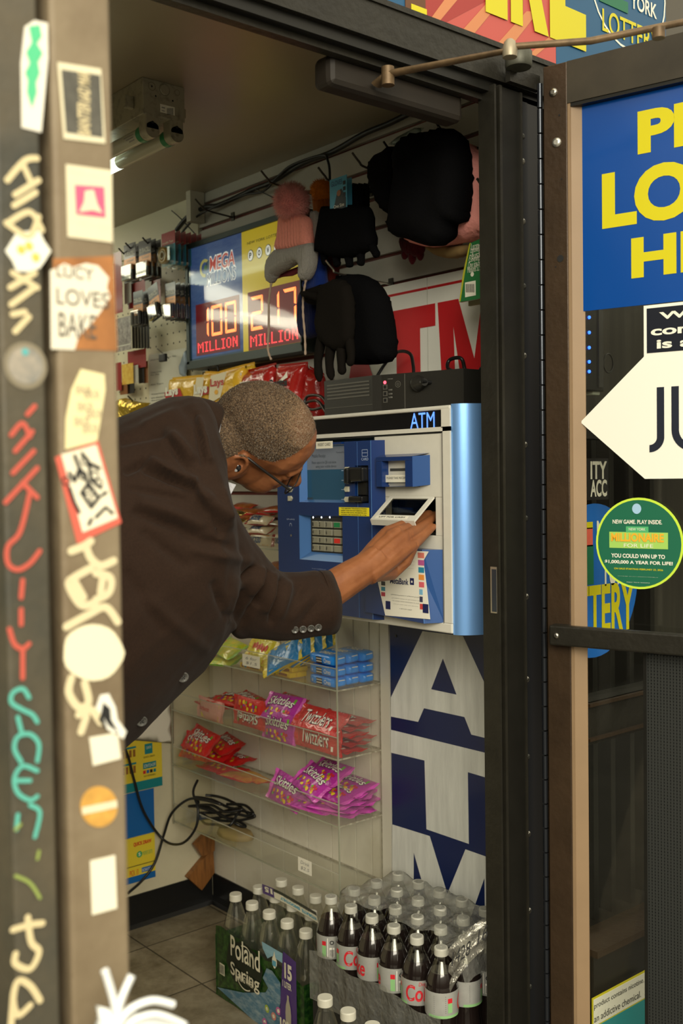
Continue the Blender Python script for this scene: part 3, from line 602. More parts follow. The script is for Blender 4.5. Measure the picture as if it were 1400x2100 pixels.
stick([(112, 938), (200, 903), (248, 1072), (158, 1115)], M('sticker_redrim', (.62, .12, .08), .5), 'red-rimmed sticker with black scribbled shapes', f5)
mb = MB(); cream2 = M('marker_ivory', (.66, .57, .36), .6)
for p in ([(145, 1130), (170, 1120), (185, 1110)], [(175, 1120), (185, 1145), (205, 1160), (232, 1150)], [(185, 1165), (150, 1185), (140, 1200), (165, 1240), (195, 1235)], [(150, 1190), (170, 1225)], [(195, 1175), (225, 1185), (222, 1215), (195, 1230)], [(210, 1180), (205, 1215)], [(135, 1285), (180, 1260), (215, 1245), (240, 1275)], [(145, 1390), (140, 1420), (160, 1450), (180, 1440), (172, 1400)], [(160, 1465), (185, 1455), (205, 1480)], [(165, 1500), (175, 1470)]): sk(cream2, 15, *p)
mb.build('graffiti', pb)
stick([(190+62*math.cos(k*.2618)*(1+.04*math.cos(5*k)), 1338+58*math.sin(k*.2618)) for k in range(24)], M('sticker_round_pale', (.82, .75, .52), .5), 'big round cream sticker')
def f7(): mb.ppoly(F, [(210, 1440), (224, 1452), (226, 1475), (240, 1500), (222, 1488), (210, 1470), (218, 1498), (200, 1476), (206, 1460)], .0016, inkk)
stick([(205, 1425), (222, 1422), (236, 1450), (240, 1475), (258, 1500), (252, 1515), (225, 1500), (200, 1480), (196, 1450)], M('sticker_white', (.80, .78, .68), .5), 'white cut-out sticker with small black figure', f7)
stick([(182, 1512), (240, 1502), (247, 1555), (190, 1570)], M('sticker_label', (.78, .74, .58), .5), 'blank cream square sticker')
def f8(): mb.ppoly(F, [(166, 1655), (238, 1640), (239, 1655), (167, 1670)], .0016, scream)
stick([(202+38*math.cos(k*.2618), 1654+42*math.sin(k*.2618)) for k in range(24)], M('sticker_orange', (.70, .38, .08), .5, var=.3, vs=60), 'round orange sticker with a pale band', f8)
stick([(184, 1765), (235, 1753), (239, 1862), (188, 1876)], MATS['sticker_label'], 'blank cream upright sticker, lowest on the post')
mb = MB()  # white tie ends and plastic at the foot of the post
tie = M('white_plastic', (.80, .82, .80), .4)
for p in ([(215, 1990), (235, 2060), (240, 2110)], [(270, 2000), (245, 2060), (238, 2120)], [(355, 2060), (310, 2052), (260, 2075), (235, 2120)], [(375, 2100), (320, 2080), (270, 2095), (250, 2130)]):
    mb.tube(cat_spline([PY(x, y, .72) for x, y in p], 5), [.0032]*(5*(len(p)-1)+1), tie, 6)
mb.inflate(WY(.73), [WY(.73).pa(*p) for p in ((200, 2110), (205, 2065), (230, 2070), (250, 2090), (300, 2078), (385, 2095), (395, 2170), (300, 2220), (205, 2200))], .012, .02, tie, .008, .015, .006, 60, 3)
mb.build('plastic_bag', None, 'crumpled white plastic with loose tie ends at the foot of the tan post', 'plastic bag')
# ================================================================ CASH MACHINE
AX = 1.60
F = WX(AX)
atm = thing('atm', 'blue and white wall cash machine the man reaches into', 'atm', (1.73, 1.84, 1.05))
aw_ = M('atm_white', (.66, .64, .56), .38, var=.05, vs=40); ab = M('atm_blue', (.007, .032, .145), .26, coat=.3); ab2 = M('atm_blue_light', (.075, .19, .46), .28, coat=.3)
ab3 = M('atm_blue_mid', (.028, .085, .26), .28, coat=.3); asteel = M('atm_side_blue', (.20, .42, .82), .33, metal=.55, stretch=(60, 60, 1), bump=.03, bs=30)
Y0, Y1, Z0, Z1 = 1.547, 2.127, 1.047, 1.527
mb = MB()   # cabinet with a curved brushed side sheet
ac_ = M('atm_case', (.30, .29, .26), .5); mb.box((AX+.126, Y0+.001, Z0+.001), (1.854, Y1-.001, Z1-.001), ac_)
for q in (((Y0, Z1-.004), (Y1, Z1)), ((Y0, Z0), (Y1, Z0+.004)), ((Y1-.004, Z0+.004), (Y1, Z1-.004)), ((Y0, Z0+.004), (Y0+.004, Z1-.004))): mb.box((AX+.004, q[0][0]+.001, q[0][1]+.0005), (AX+.127, q[1][0]-.001, q[1][1]-.0005), ac_)
mb.build('cabinet', atm)
mb = MB(); prof = [(AX+.0+.145*(1-math.cos(t)), Y0-.060*math.sin(t)) for t in [i*math.pi/2/14 for i in range(15)]]+[(1.852, Y0-.060), (1.852, Y0)]
rings = [[Vector((x, y, z)) for x, y in [(AX+.0, Y0)]+prof] for z in (Z0-.002, Z1+.002)]
n_ = len(rings[0]); mb.add([p for r in rings for p in r], [(i, i+1, n_+i+1, n_+i) for i in range(n_-1)], asteel, True)
mb.poly(list(reversed(rings[0])), asteel); mb.poly(rings[1], asteel); mb.build('side_cover', atm)
mb = MB(); # white fascia: header frame, right column, bottom rail
zh = F.pa(900, 841)[1]; a_in = F.pa(907, 880)[0]; zs = F.pa(880, 877)[1]
A0, A1 = -Y1, -Y0
zg0 = F.pa(912, 887)[1]
mb.fbox(F, A0, zh, A1, Z1, -.004, .004, aw_, .003)                # top rail
mb.fbox(F, a_in, zs-.002, A1, zh+.002, -.004, .004, aw_)          # right of the display
mb.fbox(F, A0, zg0+.003, A1, zs, -.004, .004, aw_)                # rail under the display
mb.fbox(F, F.pa(911, 1000)[0], Z0+.0222, A1, zs-.0002, -.004, .004, aw_)  # right stile
mb.fbox(F, A0, Z0, A1, Z0+.022, -.004, .004, aw_, .003)           # bottom rail
zt_slot, zb_slot = F.pa(892, 1020)[1], F.pa(892, 1098)[1]; al, ar = F.pa(802, 1020)[0], F.pa(893, 1020)[0]; amid = F.pa(768, 1000)[0]
col = F.pa(909, 1000)[0]
mb.fbox(F, amid, zt_slot, col, zg0, -.020, 0, aw_, .002); mb.fbox(F, amid, Z0+.02, col, zb_slot, -.020, 0, aw_, .002)
mb.fbox(F, amid, zb_slot, al, zt_slot, -.020, 0, aw_); mb.fbox(F, ar, zb_slot, col, zt_slot, -.020, 0, aw_)
mb.build('fascia', atm)
mb = MB(); mb.fbox(F, al, zb_slot, ar, zt_slot, -.12, -.10, black); mb.fbox(F, al-.002, zb_slot-.002, ar+.002, zb_slot, -.12, -.001, M('slot_grey', (.25, .24, .21), .5)); 
for a_ in (al-.002, ar): mb.fbox(F, a_, zb_slot, a_+.002, zt_slot, -.12, -.001, black)
mb.build('cash_slot', atm)
# lifted clear flap over the slot
mb = MB(); hl = F.pt(al-.001, zt_slot-.001, .002); hr = F.pt(ar-.001, zt_slot-.001, .002)
yl, yr = hl.y, hr.y; pl = PY(751, 1066, yl-.0); pr_ = PY(860, 1071, yr)
pl = Vector((min(pl.x, AX-.03), yl, pl.z)); dlt = (pl-hl); dr = (pr_-hr); dd = (dlt+dr)/2
def fl(u, v, h=0):   # u across 0..1, v out 0..1
    return (hl.lerp(hr, u))+dd*v+Vector((-.35, 0, .93))*h
WF = Warp(fl)
def frm(u0, v0, u1, v1, h0, h1, m):
    P = [fl(u0, v0, h0), fl(u1, v0, h0), fl(u1, v1, h0), fl(u0, v1, h0), fl(u0, v0, h1), fl(u1, v0, h1), fl(u1, v1, h1), fl(u0, v1, h1)]; mb.hexa(P, m)
for q in ((0, 0, 1, .07), (0, .80, 1, 1), (0, .07, .09, .80), (.91, .07, 1, .80)): frm(*q, -.001, .003, aw_)
frm(0, 1, 1, 1.02, -.010, .003, aw_)
mb.build('flap', atm); fp_ = bpy.data.objects['flap']
mb = MB(); frm(.09, .07, .91, .80, .0, .0012, M('smoked_clear', (.6, .6, .6), .05, film=(.10, (.55, .55, .52)))); mb.build('window', fp_)
mb = MB(); frm(.08, .84, .80, .96, .003, .0034, M('label_white', (.80, .77, .64), .5)); mb.t(WF, 'LIFT FOR CASH', .74, .93, .14, .87, inkk, .0038, bold=.02) if False else mb.t(WF, 'LIFT FOR CASH', .16, .93, .74, .87, inkk, .0038, bold=.02); mb.build('label', fp_, label='LIFT FOR CASH label')
# display strip with blue letters
mb = MB(); mb.fbox(F, A0+.02, zs-.002, a_in+.001, zh+.001, -.008, -.001, M('display_black', (.006, .006, .008), .05, spec=.8)); mb.build('display', atm); dsp = bpy.data.objects['display']
mb = MB(); mb.pt_(F, 'ATM', (841, 848), (891, 876), M('led_blue', (.05, .15, .9), .4, em=1.0, emc=(.12, .30, 1)), .0003); mb.build('lit_letters', dsp)
# blue module: screen, keypad, card reader
mb = MB(); bl_ = -Y1-.004; br = F.pa(775, 1000)[0]; zt_ = F.pa(775, 903)[1]; zb_ = F.pa(785, 1270)[1]
kA0, kB1 = F.pa(613, 1056, .02); kA1, kB0 = F.pa(703, 1154, .02)
sA0, sB1 = F.pa(612, 915, .02); sA1, sB0 = F.pa(707, 1031, .02)
cA0, cB1 = F.pa(727, 955, .02); cA1, cB0 = F.pa(756, 1032, .02)
hb = .020
def cell(a0, b0, a1, b1): mb.fbox(F, a0, b0, a1, b1, -.002, hb, ab)
cell(bl_, zb_, kA0, zt_)
cell(kA0, zb_, kA1, kB0); cell(kA0, kB1, kA1, sB0); cell(kA0, sB1, kA1, zt_); cell(sA0, sB0, kA0, sB1) if sA0 < kA0 else None
mx_ = max(kA1, sA1)
if kA1 < mx_: cell(kA1, zb_, mx_, sB0)
if sA1 < mx_: cell(sA1, sB0, mx_, sB1)
cell(mx_, zb_, cA0, zt_); cell(cA0, zb_, cA1, cB0); cell(cA0, cB1, cA1, zt_); cell(cA1, zb_, br, zt_)
# bevelled right cheek of the module
c0, c1 = br, F.pa(790, 1000)[0]
mb.add([F.pt(c0, zb_, hb), F.pt(c0, zt_, hb), F.pt(c1, zt_, 0), F.pt(c1, zb_, 0), F.pt(c0, zt_, 0), F.pt(c0, zb_, 0)], [(0, 3, 2, 1), (1, 2, 4), (0, 5, 3)], ab)
mb.add([F.pt(c0-.0012, zb_, hb+.0005), F.pt(c0+.0008, zb_, hb+.0002), F.pt(c0+.0008, zt_, hb+.0002), F.pt(c0-.0012, zt_, hb+.0005)], [(0, 1, 2, 3)], ab2)  # pale line along the bevel edge paints its highlight
xl = F.pa(733, 1000, hb)[0]; mb.fbox(F, xl, zb_, xl+.0008, zt_-.002, hb, hb+.0004, ab2)
# glowing-free light blue sill and cheeks of the keypad recess
def sl(p, q, r, s_, m): mb.poly([F.pt(*p), F.pt(*q), F.pt(*r), F.pt(*s_)], m)
k_ = .026
sl((kA0, kB0, hb), (kA0+k_, kB0+.020, .003), (kA0+k_, kB1-.006, .003), (kA0, kB1, hb), ab2)
sl((kA0, kB0, hb), (kA1, kB0, hb), (kA1, kB0+.020, .003), (kA0+k_, kB0+.020, .003), ab2)
sl((kA0, kB1, hb), (kA0+k_, kB1-.006, .003), (kA1, kB1-.006, .003), (kA1, kB1, hb), ab)
sl((kA1, kB0, hb), (kA1, kB1, hb), (kA1, kB1-.006, .003), (kA1, kB0+.020, .003), ab)
sl((sA0, sB0, hb), (sA1, sB0, hb), (sA1-.003, sB0+.006, 0), (sA0+.008, sB0+.006, 0), ab2); sl((sA0, sB0, hb), (sA0+.008, sB0+.006, 0), (sA0+.008, sB1, 0), (sA0, sB1, hb), ab2)
sl((sA0, sB1, hb), (sA0+.008, sB1-.003, 0), (sA1, sB1-.003, 0), (sA1, sB1, hb), ab)
mb.build('blue_module', atm)
mb = MB(); mb.fbox(F, sA0+.004, sB0+.004, sA1, sB1, -.003, .0005, M('screen_teal', (.012, .04, .07), .08, em=.10, emc=(.06, .20, .30))); mb.build('screen', atm); scr = bpy.data.objects['screen']
mb = MB(); sg = M('screen_grey', (.07, .08, .09), .2, em=.12, emc=(.40, .42, .44)); mb.rect(F, sA0+.008, (sB0+sB1)/2+.01, sA1-.002, sB1-.004, .0008, sg)
st_ = M('screen_text', (.02, .03, .04), .4)
mb.pt_(F, 'Mobile Receipt', (640, 932), (668, 940), st_, .0011); mb.pt_(F, 'Please capture the QR code below', (640, 946), (690, 952), st_, .0011); mb.pt_(F, 'using your mobile device', (648, 954), (690, 960), st_, .0011)
mb.pt_(F, 'Powered By', (690, 926), (706, 930), st_, .0011); mb.pbox(F, (617, 1020), (642, 1028), .0008, .0012, M('screen_btn', (.05, .08, .10), .3)); mb.build('screen_page', scr)
Fh = F.off(hb)
mb = MB(); kb = M('pad_dark', (.03, .03, .026), .4); mb.fbox(F, kA0+k_, kB0+.018, kA1, kB1-.005, -.001, .004, kb); mb.build('keypad', atm); kp = bpy.data.objects['keypad']
P0 = F.pa(639, 1067, .011); P1 = F.pa(699, 1135, .011); kw = (P1[0]-P0[0]); kh = P0[1]-P1[1]
keym = M('key_metal', (.36, .35, .27), .35, metal=.4); ks = [['1', '2', '3', 'g'], ['4', '5', '6', 'w'], ['7', '8', '9', 'r'], ['*', '0', '#', 'w']]
for i in range(4):
    for j in range(4):
        x0 = P0[0]+kw*([0, .235, .47, .75][j]); x1 = x0+kw*(.215 if j < 3 else .25); z1 = P0[1]-kh*(i*.25+.02); z0 = z1-kh*.20
        mk = MB(); c = ks[i][j]; mk.fbox(F, x0, z0, x1, z1, .003, .0105, keym, .0012)
        if c == 'g': mk.rect(F, x0+.002, z0+.002, x1-.003, z1-.002, .0108, M('key_green', (.01, .22, .07), .4))
        elif c == 'r': mk.rect(F, x0+.002, z0+.002, x1-.003, z1-.002, .0108, M('key_red', (.70, .03, .02), .4))
        elif c != 'w': mk.t(F, c, x0+.002, z0+.003, x0+.006, z1-.003, inkk, .0108, bold=.02)
        mk.build('key', kp)
mb = MB()
for x in (642, 659, 676): mb = MB(); mb.disc(F, *F.pa(x, 1061, .018), .0022, .018, M('pad_lamp', (1, 1, 1), .4, em=5), 8); mb.build('lamp', kp)
# card reader
mb = MB(); ck = M('reader_black', (.010, .010, .010), .25, coat=.2)
mb.fbox(F, cA0, cB0, cA1, cB1, -.01, 0, ck); fh_ = F.off(.020)
mb.pbox(F.off(.02), (722, 958), (754, 988), -.02, .018, ck, .005); mb.pbox(F.off(.02), (719, 960), (727, 992), 0, .024, ck, .004)
mb.pbox(F.off(.02), (730, 988), (750, 1016), -.015, -.003, ck, .002); mb.pbox(F.off(.02), (722, 1017), (750, 1030), -.02, .014, ck, .004); mb.build('card_reader', atm)
mb = MB(); bt_ = M('button_cream', (.55, .53, .40), .4)
for x, y in ((713, 963), (713, 984), (713, 1003), (713, 1024), (596, 1022), (596, 1004), (597, 986)):
    c = Fh.pa(x, y); sx = -1 if x > 700 else 1; mk = MB()
    mk.prism(Fh, [(c[0]-.006*sx, c[1]-.006), (c[0]+.004*sx, c[1]-.006), (c[0]+.009*sx, c[1]), (c[0]+.004*sx, c[1]+.006), (c[0]-.006*sx, c[1]+.006)], 0, .005, bt_); mk.build('side_button', atm)
Lh = F.off(hb+.0003)
mb = MB(); mb.pbox(Lh, (695, 1040), (757, 1059), 0, .0006, M('label_yellow', (.86, .74, .02), .4), 0)
for i, l in enumerate(['TO BEGIN TRANSACTION', 'INSERT AND DO NOT REMOVE CARD', 'FROM ATM UNTIL PROMPTED ON', 'SCREEN OR RELEASED BY ATM.']): mb.pt_(Lh, l, (700, 1041.5+4.2*i), (752, 1045+4.2*i), inkk, .001, bold=.02)
mb.build('label', atm, label='yellow insert-card notice')
mb = MB(); mb.pbox(Lh, (648, 906), (682, 919), 0, .0006, MATS['label_white']); mb.pt_(Lh, 'INSERT CARD', (652, 909), (678, 914), inkk, .001); mb.build('label', atm, label='white insert-card label over the screen')
mb = MB(); lw = M('line_white', (.45, .55, .75), .4)
mb.pt_(Lh, 'CARD', (741, 939), (755, 944), lw, .0004); a_, b_ = Lh.pa(742, 922); c_, d_ = Lh.pa(754, 936)
for q in ((a_, b_, c_, b_-.001), (a_, d_, c_, d_+.001), (a_, d_, a_+.001, b_), (c_-.001, d_, c_, b_), (a_, (b_+d_)/2, c_, (b_+d_)/2+.001)): mb.rect(Lh, *q, .0004, lw)
mb.pt_(Lh, 'Insert headphones', (640, 1165), (668, 1169), lw, .0004); mb.pt_(Lh, 'for audio assistance', (640, 1171), (668, 1175), lw, .0004)
mb.pt_(Lh, '((Audio))', (588, 1063), (604, 1067), lw, .0004); mb.annulus(Lh, *Lh.pa(596, 1079), .004, .005, .0004, lw, 14, 0, math.pi, 1.6); mb.disc(Lh, *Lh.pa(597, 1098), .003, .0006, steel, 10)
for y in (965, 985, 1004, 1024): mb.pbox(Lh, (700, y-.5), (707, y+.5), 0, .0003, lw)
mb.build('printing', atm)
mb = MB(); c = Lh.pa(609, 1178); mb.lathe([(.004, 0), (.004, .004)], Lh.pt(*c, 0), M('jack_gold', (.6, .45, .08), .3, metal=.8), 10, ax=(-1, 0, 0)); mb.build('headphone_jack', atm)
# receipt hood
mb = MB(); d_ = .042
a0, b1 = F.pa(785, 938); a1, b0 = F.pa(861, 998); ax_ = F.pa(882, 998)[0]; hz = [(a0, b0), (a1, b0), (a1, b1), (a0, b1)]
ia0, ia1, ib0, ib1 = a0+(a1-a0)*.17, a0+(a1-a0)*.80, b0+(b1-b0)*.15, b0+(b1-b0)*.86
h_ = .022
for q in ((a0, ib1, a1, b1), (a0, b0, ia0, ib1), (ia1, b0, a1, ib1)): mb.fbox(F, *q, 0, h_, ab, .001)
sl((a1, b0, h_), (ax_, b0+.004, 0), (ax_, b1+.002, 0), (a1, b1, h_), ab3); sl((a0, b1, h_), (a1, b1, h_), (ax_, b1+.006, 0), (a0, b1+.006, 0), ab)
sl((a0, b0, h_), (a0, b0, 0), (ax_, b0+.004, 0), (a1, b0, h_), ab)
mb.build('receipt_hood', atm)
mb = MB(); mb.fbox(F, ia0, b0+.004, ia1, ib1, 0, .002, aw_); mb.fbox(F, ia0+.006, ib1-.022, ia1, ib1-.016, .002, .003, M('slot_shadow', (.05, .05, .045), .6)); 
mb.fbox(F, ia0-.002, b0+.010, ia1, b0+.026, .010, .011, MATS['label_white']); mb.t(F, 'PLEASE TAKE RECEIPT', ia0+.004, b0+.017, ia1-.006, b0+.022, inkk, .0114); mb.build('receipt_slot', atm)
mb = MB(); mb.fbox(F, col, Z0+.02, col+.0012, zg0, -.002, .0042, M('seam', (.18, .17, .15), .6)); mb.fbox(F, A0+.03, zg0-.001, col, zg0+.002, -.004, .0004, black); mb.build('seam', atm)
# lower blue cover with the notice
mb = MB(); a0, b1 = F.pa(768, 1140); a1, b0 = F.pa(890, 1276); ax_, bx = F.pa(911, 1276); btop = F.pa(905, 1127)[1]
mb.prism(F, [(a0, b0+.008), (a1, b0), (a1-.010, btop-.045), (a1-.002, btop), (a0, btop)], 0, .030, ab)
def P3(p, h): return F.pt(p[0], p[1], h)
q1, q2, q3 = (a1, b0), (a1-.010, btop-.045), (a1-.002, btop)
mb.poly([P3(q1, .030), P3((ax_, b0+.002), 0), P3((ax_, btop), 0), P3(q3, .030), P3(q2, .030)], ab3)
mb.poly([P3(q3, .030), P3((ax_, btop), 0), P3((a0, btop+.002), 0), P3((a0, btop), .030)], ab)
for u_, v_ in ((q1, q2), (q2, q3)): mb.tube([P3(u_, .0302), P3(v_, .0302)], .0009, ab2, 5)  # pale blue edge lines, the bevel highlight put in as colour
mb.build('lower_cover', atm)
N = F.off(.0305)
mb = MB(); mb.prism(N, [N.pa(*p) for p in ((785, 1150), (770, 1172), (790, 1262), (882, 1270), (875, 1205), (868, 1150), (879, 1131), (782, 1126))], 0, .0006, M('notice_paper', (.84, .81, .70), .5))
mb.pt_(N, 'MetaBank', (800, 1184), (838, 1200), navy, .001, bold=.02); mb.fbox(N, *N.pa(841, 1199), *N.pa(849, 1186), .0008, .001, navy); mb.disc(N, *N.pa(845, 1193), .0026, .0013, M('notice_paper2', (.84, .81, .70), .5), 12)
for i, c in enumerate([(.7, .2, .15), (.5, .1, .3), (.02, .25, .40), (.8, .3, .05), (.7, .12, .15), (.2, .45, .65), (.05, .05, .1), (.6, .06, .06)]): mb.pbox(N, (857+i*.6, 1133+15*i), (870-(0 if i < 5 else 3), 1145+15*i), .0006, .001, M('badge%d' % i, c, .5))
grey_t = M('print_grey', (.30, .29, .26), .6)
for i, l in enumerate(['A fee may be charged by the', 'owner of this machine for each', 'withdrawal. This fee is added to', 'any fee charged by your own', 'financial institution.']): mb.pt_(N, l, (800, 1133+7.2*i), (850, 1138+7.2*i), grey_t, .001)
mb.pt_(N, 'Operational Problems or Suspicious Activity', (802, 1220), (860, 1224), inkk, .001)
for i, l in enumerate(['The balance shown on this machine may', 'not include recent transactions or holds', 'Call for help with this terminal']): mb.pt_(N, l, (803+2*i, 1227+6*i), (862-2*i, 1231+6*i), grey_t, .001)
mb.pt_(N, '1-877-271-2627', (820, 1247), (845, 1252), inkk, .001)
mb.prect(N, (791, 1232), (801, 1250), .001, navy); mb.prect(N, (867, 1238), (879, 1258), .001, navy)
for i in range(3): mb.pbox(N, (782, 1192+11*i), (790, 1201+11*i), .0006, .001, M('badge_%d' % i, ((.05, .05, .05), (.05, .25, .35), (.45, .05, .08))[i], .5))
mb.build('notice', atm, label='white bank notice sheet on the lower cover')

# ---------------------------------------------------------------- battery backup on top of the machine
ups = thing('battery_backup', 'black vented power unit with red light on top of the cash machine', 'power unit', (1.72, 1.8, 1.53))
ub = M('ups_black', (.020, .019, .016), .38, coat=.15); U = WX(1.625)
ya, yb_, yc = 1.995, 1.80, 1.595
zt1, zt2 = 1.612, 1.600
mb = MB(); mb.prism(Fr((0, 0, 1.529), (1, 0, 0), (0, 1, 0), (0, 0, 1)), [(1.625, ya), (1.625, yb_+.02), (1.635, yb_), (1.69, yc), (1.85, yc), (1.85, ya)], 0, .083, ub); mb.build('body', ups)
mb = MB()
for i in range(5): z = 1.598-.008*i; mb.fbox(U, -ya+.012, z, -yb_-.03, z+.0035, .0002, .0014, M('vent_edge', (.09, .085, .07), .4))
mb.fbox(U, -ya+.004, 1.545, -yb_-.02, 1.5465, .0002, .001, MATS['vent_edge'])
mb.build('vent', ups)
d2 = Vector((1.69-1.635, yc-yb_, 0)).normalized(); n2 = Vector((-abs(d2.y), -abs(d2.x), 0)) ; U2 = Fr((1.635, yb_, 0), d2, (0, 0, 1), (d2.y, -d2.x, 0))
mb = MB(); 
mb.t(U2, 'POWER', .018, 1.600, .032, 1.602, grey_t, .0008); mb.disc(U2, .010, 1.594, .004, .001, M('red_led', (1, .05, .05), .4, em=3, emc=(1, .05, .08)), 10)
for z in (1.578, 1.563, 1.548): mb.fbox(U2, .005, z, .016, z+.011, 0, .0015, M('port_grey', (.10, .095, .08), .4)); mb.fbox(U2, .007, z+.002, .014, z+.009, .0015, .002, black)
mb.annulus(U2, .045, 1.588, .006, .0075, .001, MATS['port_grey']); mb.annulus(U2, .045, 1.588, .002, .0035, .001, MATS['port_grey']); mb.fbox(U2, .062, 1.532, .0635, 1.61, 0, .0006, MATS['port_grey'])
for z in (1.575, 1.566, 1.558): mb.t(U2, 'USB', .020, z, .030, z+.003, grey_t, .0008)
mb.build('port', ups)
mb = MB(); mb.lathe([(.019, 0), (.019, .004), (.015, .006), (.016, .011), (.012, .013), (.012, .020), (.009, .022), (.008, .036)], U2.pt(.098, 1.586, 0), ub, 18, ax=U2.n*.6+d2*.8); mb.build('plug', ups)
cab = M('cable_black', (.010, .010, .010), .35)
def cable(name, label, pts, r, n=8):
    m_ = MB(); m_.tube(cat_spline(pts, n), r, cab, 8); return m_.build(name, None, label, 'cable')
Xc = 1.80
cable('power_cable', 'black lead looping from the power unit beside the red poster letters', [U2.pt(.125, 1.588, .03), PX(935, 792, 1.76), PX(960, 783, Xc), PX(975, 770, Xc+.02), PX(1010, 725, Xc)], .0042)
cable('power_cable', 'black cable knotted in loops right of the power unit', [PX(960, 850, Xc), PX(957, 812, Xc), PX(955, 785, Xc), PX(935, 765, Xc-.02), PX(918, 755, Xc-.01), PX(922, 738, Xc), PX(945, 735, Xc), PX(953, 760, Xc+.01), PX(958, 790, Xc), PX(985, 812, Xc), PX(1010, 812, Xc), PX(1000, 785, Xc), PX(965, 780, Xc)], .0045)
cable('power_cable', 'black lead rising from behind the power unit to the lower gloves', [PX(762, 790, 1.80), PX(790, 745, 1.82), PX(815, 722, 1.80), PX(840, 725, 1.78), PX(847, 750, 1.76), PX(848, 772, 1.75)], .0042)
cable('power_cable', 'coiled black lead left of the power unit above the head', [PX(655, 862, 1.66), PX(625, 850, 1.70), PX(628, 815, 1.72), PX(655, 812, 1.70), PX(668, 830, 1.68), PX(640, 840, 1.70), PX(625, 828, 1.72), PX(650, 822, 1.69), PX(668, 845, 1.66)], .004)

# ---------------------------------------------------------------- wall signs
s = thing('wall_sign', 'tall blue sign with white ATM letters on the wall under the machine', 'sign', (1.85, 1.8, .8)); F = WX(1.849)
sb = M('atm_sign_blue', (.004, .014, .085), .35, coat=.2); sw = M('atm_sign_white', (.78, .79, .74), .45, var=.25, vs=30, stretch=(1, 1, .12))
mb = MB(); mb.fbox(F, -2.012, .12, -1.51, 1.25, -.006, .003, sb); mb.build('panel', s)
mb = MB(); H3 = .0034
zA1, zA0 = .990, .665
def zz_(x, y): return F.pa(x, y)
mb.fpoly(F, [zz_(*p) for p in ((868, 1294), (803, 1430), (803, 1469), (859, 1480), (871, 1452), (954, 1470), (968, 1506), (1030, 1521), (1030, 1476), (951, 1304))], H3, sw)
mb.fpoly(F, [zz_(*p) for p in ((910, 1350), (938, 1424), (886, 1413))], H3+.0004, sb)
mb.fpoly(F, [zz_(*p) for p in ((803, 1496), (1045, 1555), (1045, 1608), (961, 1583), (963, 1730), (876, 1700), (872, 1559), (803, 1543))], H3, sw)
mb.fpoly(F, [zz_(*p) for p in ((806, 1690), (883, 1714), (919, 1832), (956, 1741), (1010, 1760), (1010, 2000), (997, 1990), (995, 1800), (960, 1900), (919, 1990), (850, 1748), (850, 1960), (806, 1945))], H3, sw)
mb.lathe([(.004, 0), (.003, .002)], F.pt(*F.pa(814, 1304), .003), MATS['screw_dark'], 10, ax=(-1, 0, 0))
mb.build('lettering', s)
s = thing('wall_poster', 'white corrugated poster with huge red ATM letters behind the power unit', 'poster', (1.85, 1.8, 1.7)); F = WX(1.846)
pw = M('poster_board', (.78, .78, .70), .6, var=.06, vs=60, stretch=(1, 40, 1)); pr2 = M('poster_red', (.55, .014, .018), .5, var=.1, vs=50, stretch=(1, 40, 1))
mb = MB(); zt = F.pa(795, 604)[1]; zt2 = F.pa(950, 558)[1]; mb.fbox(F, -2.22, 1.50, -1.51, zt2+.006, -.006, 0, pw, 0); mb.fbox(F, F.pa(877, 700)[0], 1.5, F.pa(877, 700)[0]+.001, zt2+.006, 0, .001, M('crease', (.4, .4, .35), .6)); mb.build('panel', s)
mb = MB(); zb_l, zt_l = 1.50, F.pa(892, 622)[1]
z_str = F.pa(900, 586)[1]; mb.fbox(F, -2.15, z_str-.003, -1.52, z_str+.003, 0, .0008, pr2)
aT0, aT1 = F.pa(740, 700)[0], F.pa(893, 650)[0]; zT = F.pa(892, 668)[1]
mb.rect(F, aT0, zT, aT1, zt_l, .0012, pr2); mb.rect(F, F.pa(813, 700)[0], zb_l, F.pa(862, 700)[0], zT, .0012, pr2)
m0, m1, m2, m3_ = F.pa(898, 650)[0], F.pa(932, 700)[0], F.pa(972, 700)[0], F.pa(1040, 700)[0]
zT1 = F.pa(900, 616)[1]
mb.fpoly(F, [(m0, zt_l), (F.pa(940, 610)[0], zt_l), (F.pa(973, 735)[0], F.pa(973, 735)[1]), (F.pa(990, 630)[0], zt_l), (m3_, zt_l), (m3_, zb_l), (F.pa(988, 800)[0], zb_l), (F.pa(986, 765)[0], 1.63), (F.pa(976, 800)[0], zb_l), (F.pa(958, 800)[0], zb_l), (F.pa(930, 670)[0], F.pa(930, 670)[1]), (F.pa(937, 820)[0], zb_l), (F.pa(911, 820)[0], zb_l)], .0012, pr2)
mb.fpoly(F, [(F.pa(700, 800)[0], zb_l), (F.pa(725, 740)[0], 1.72), (F.pa(745, 740)[0], 1.72), (F.pa(800, 780)[0], zb_l), (F.pa(775, 780)[0], zb_l), (F.pa(735, 780)[0], 1.6), (F.pa(722, 780)[0], zb_l)], .0012, pr2)
mb.build('lettering', s)

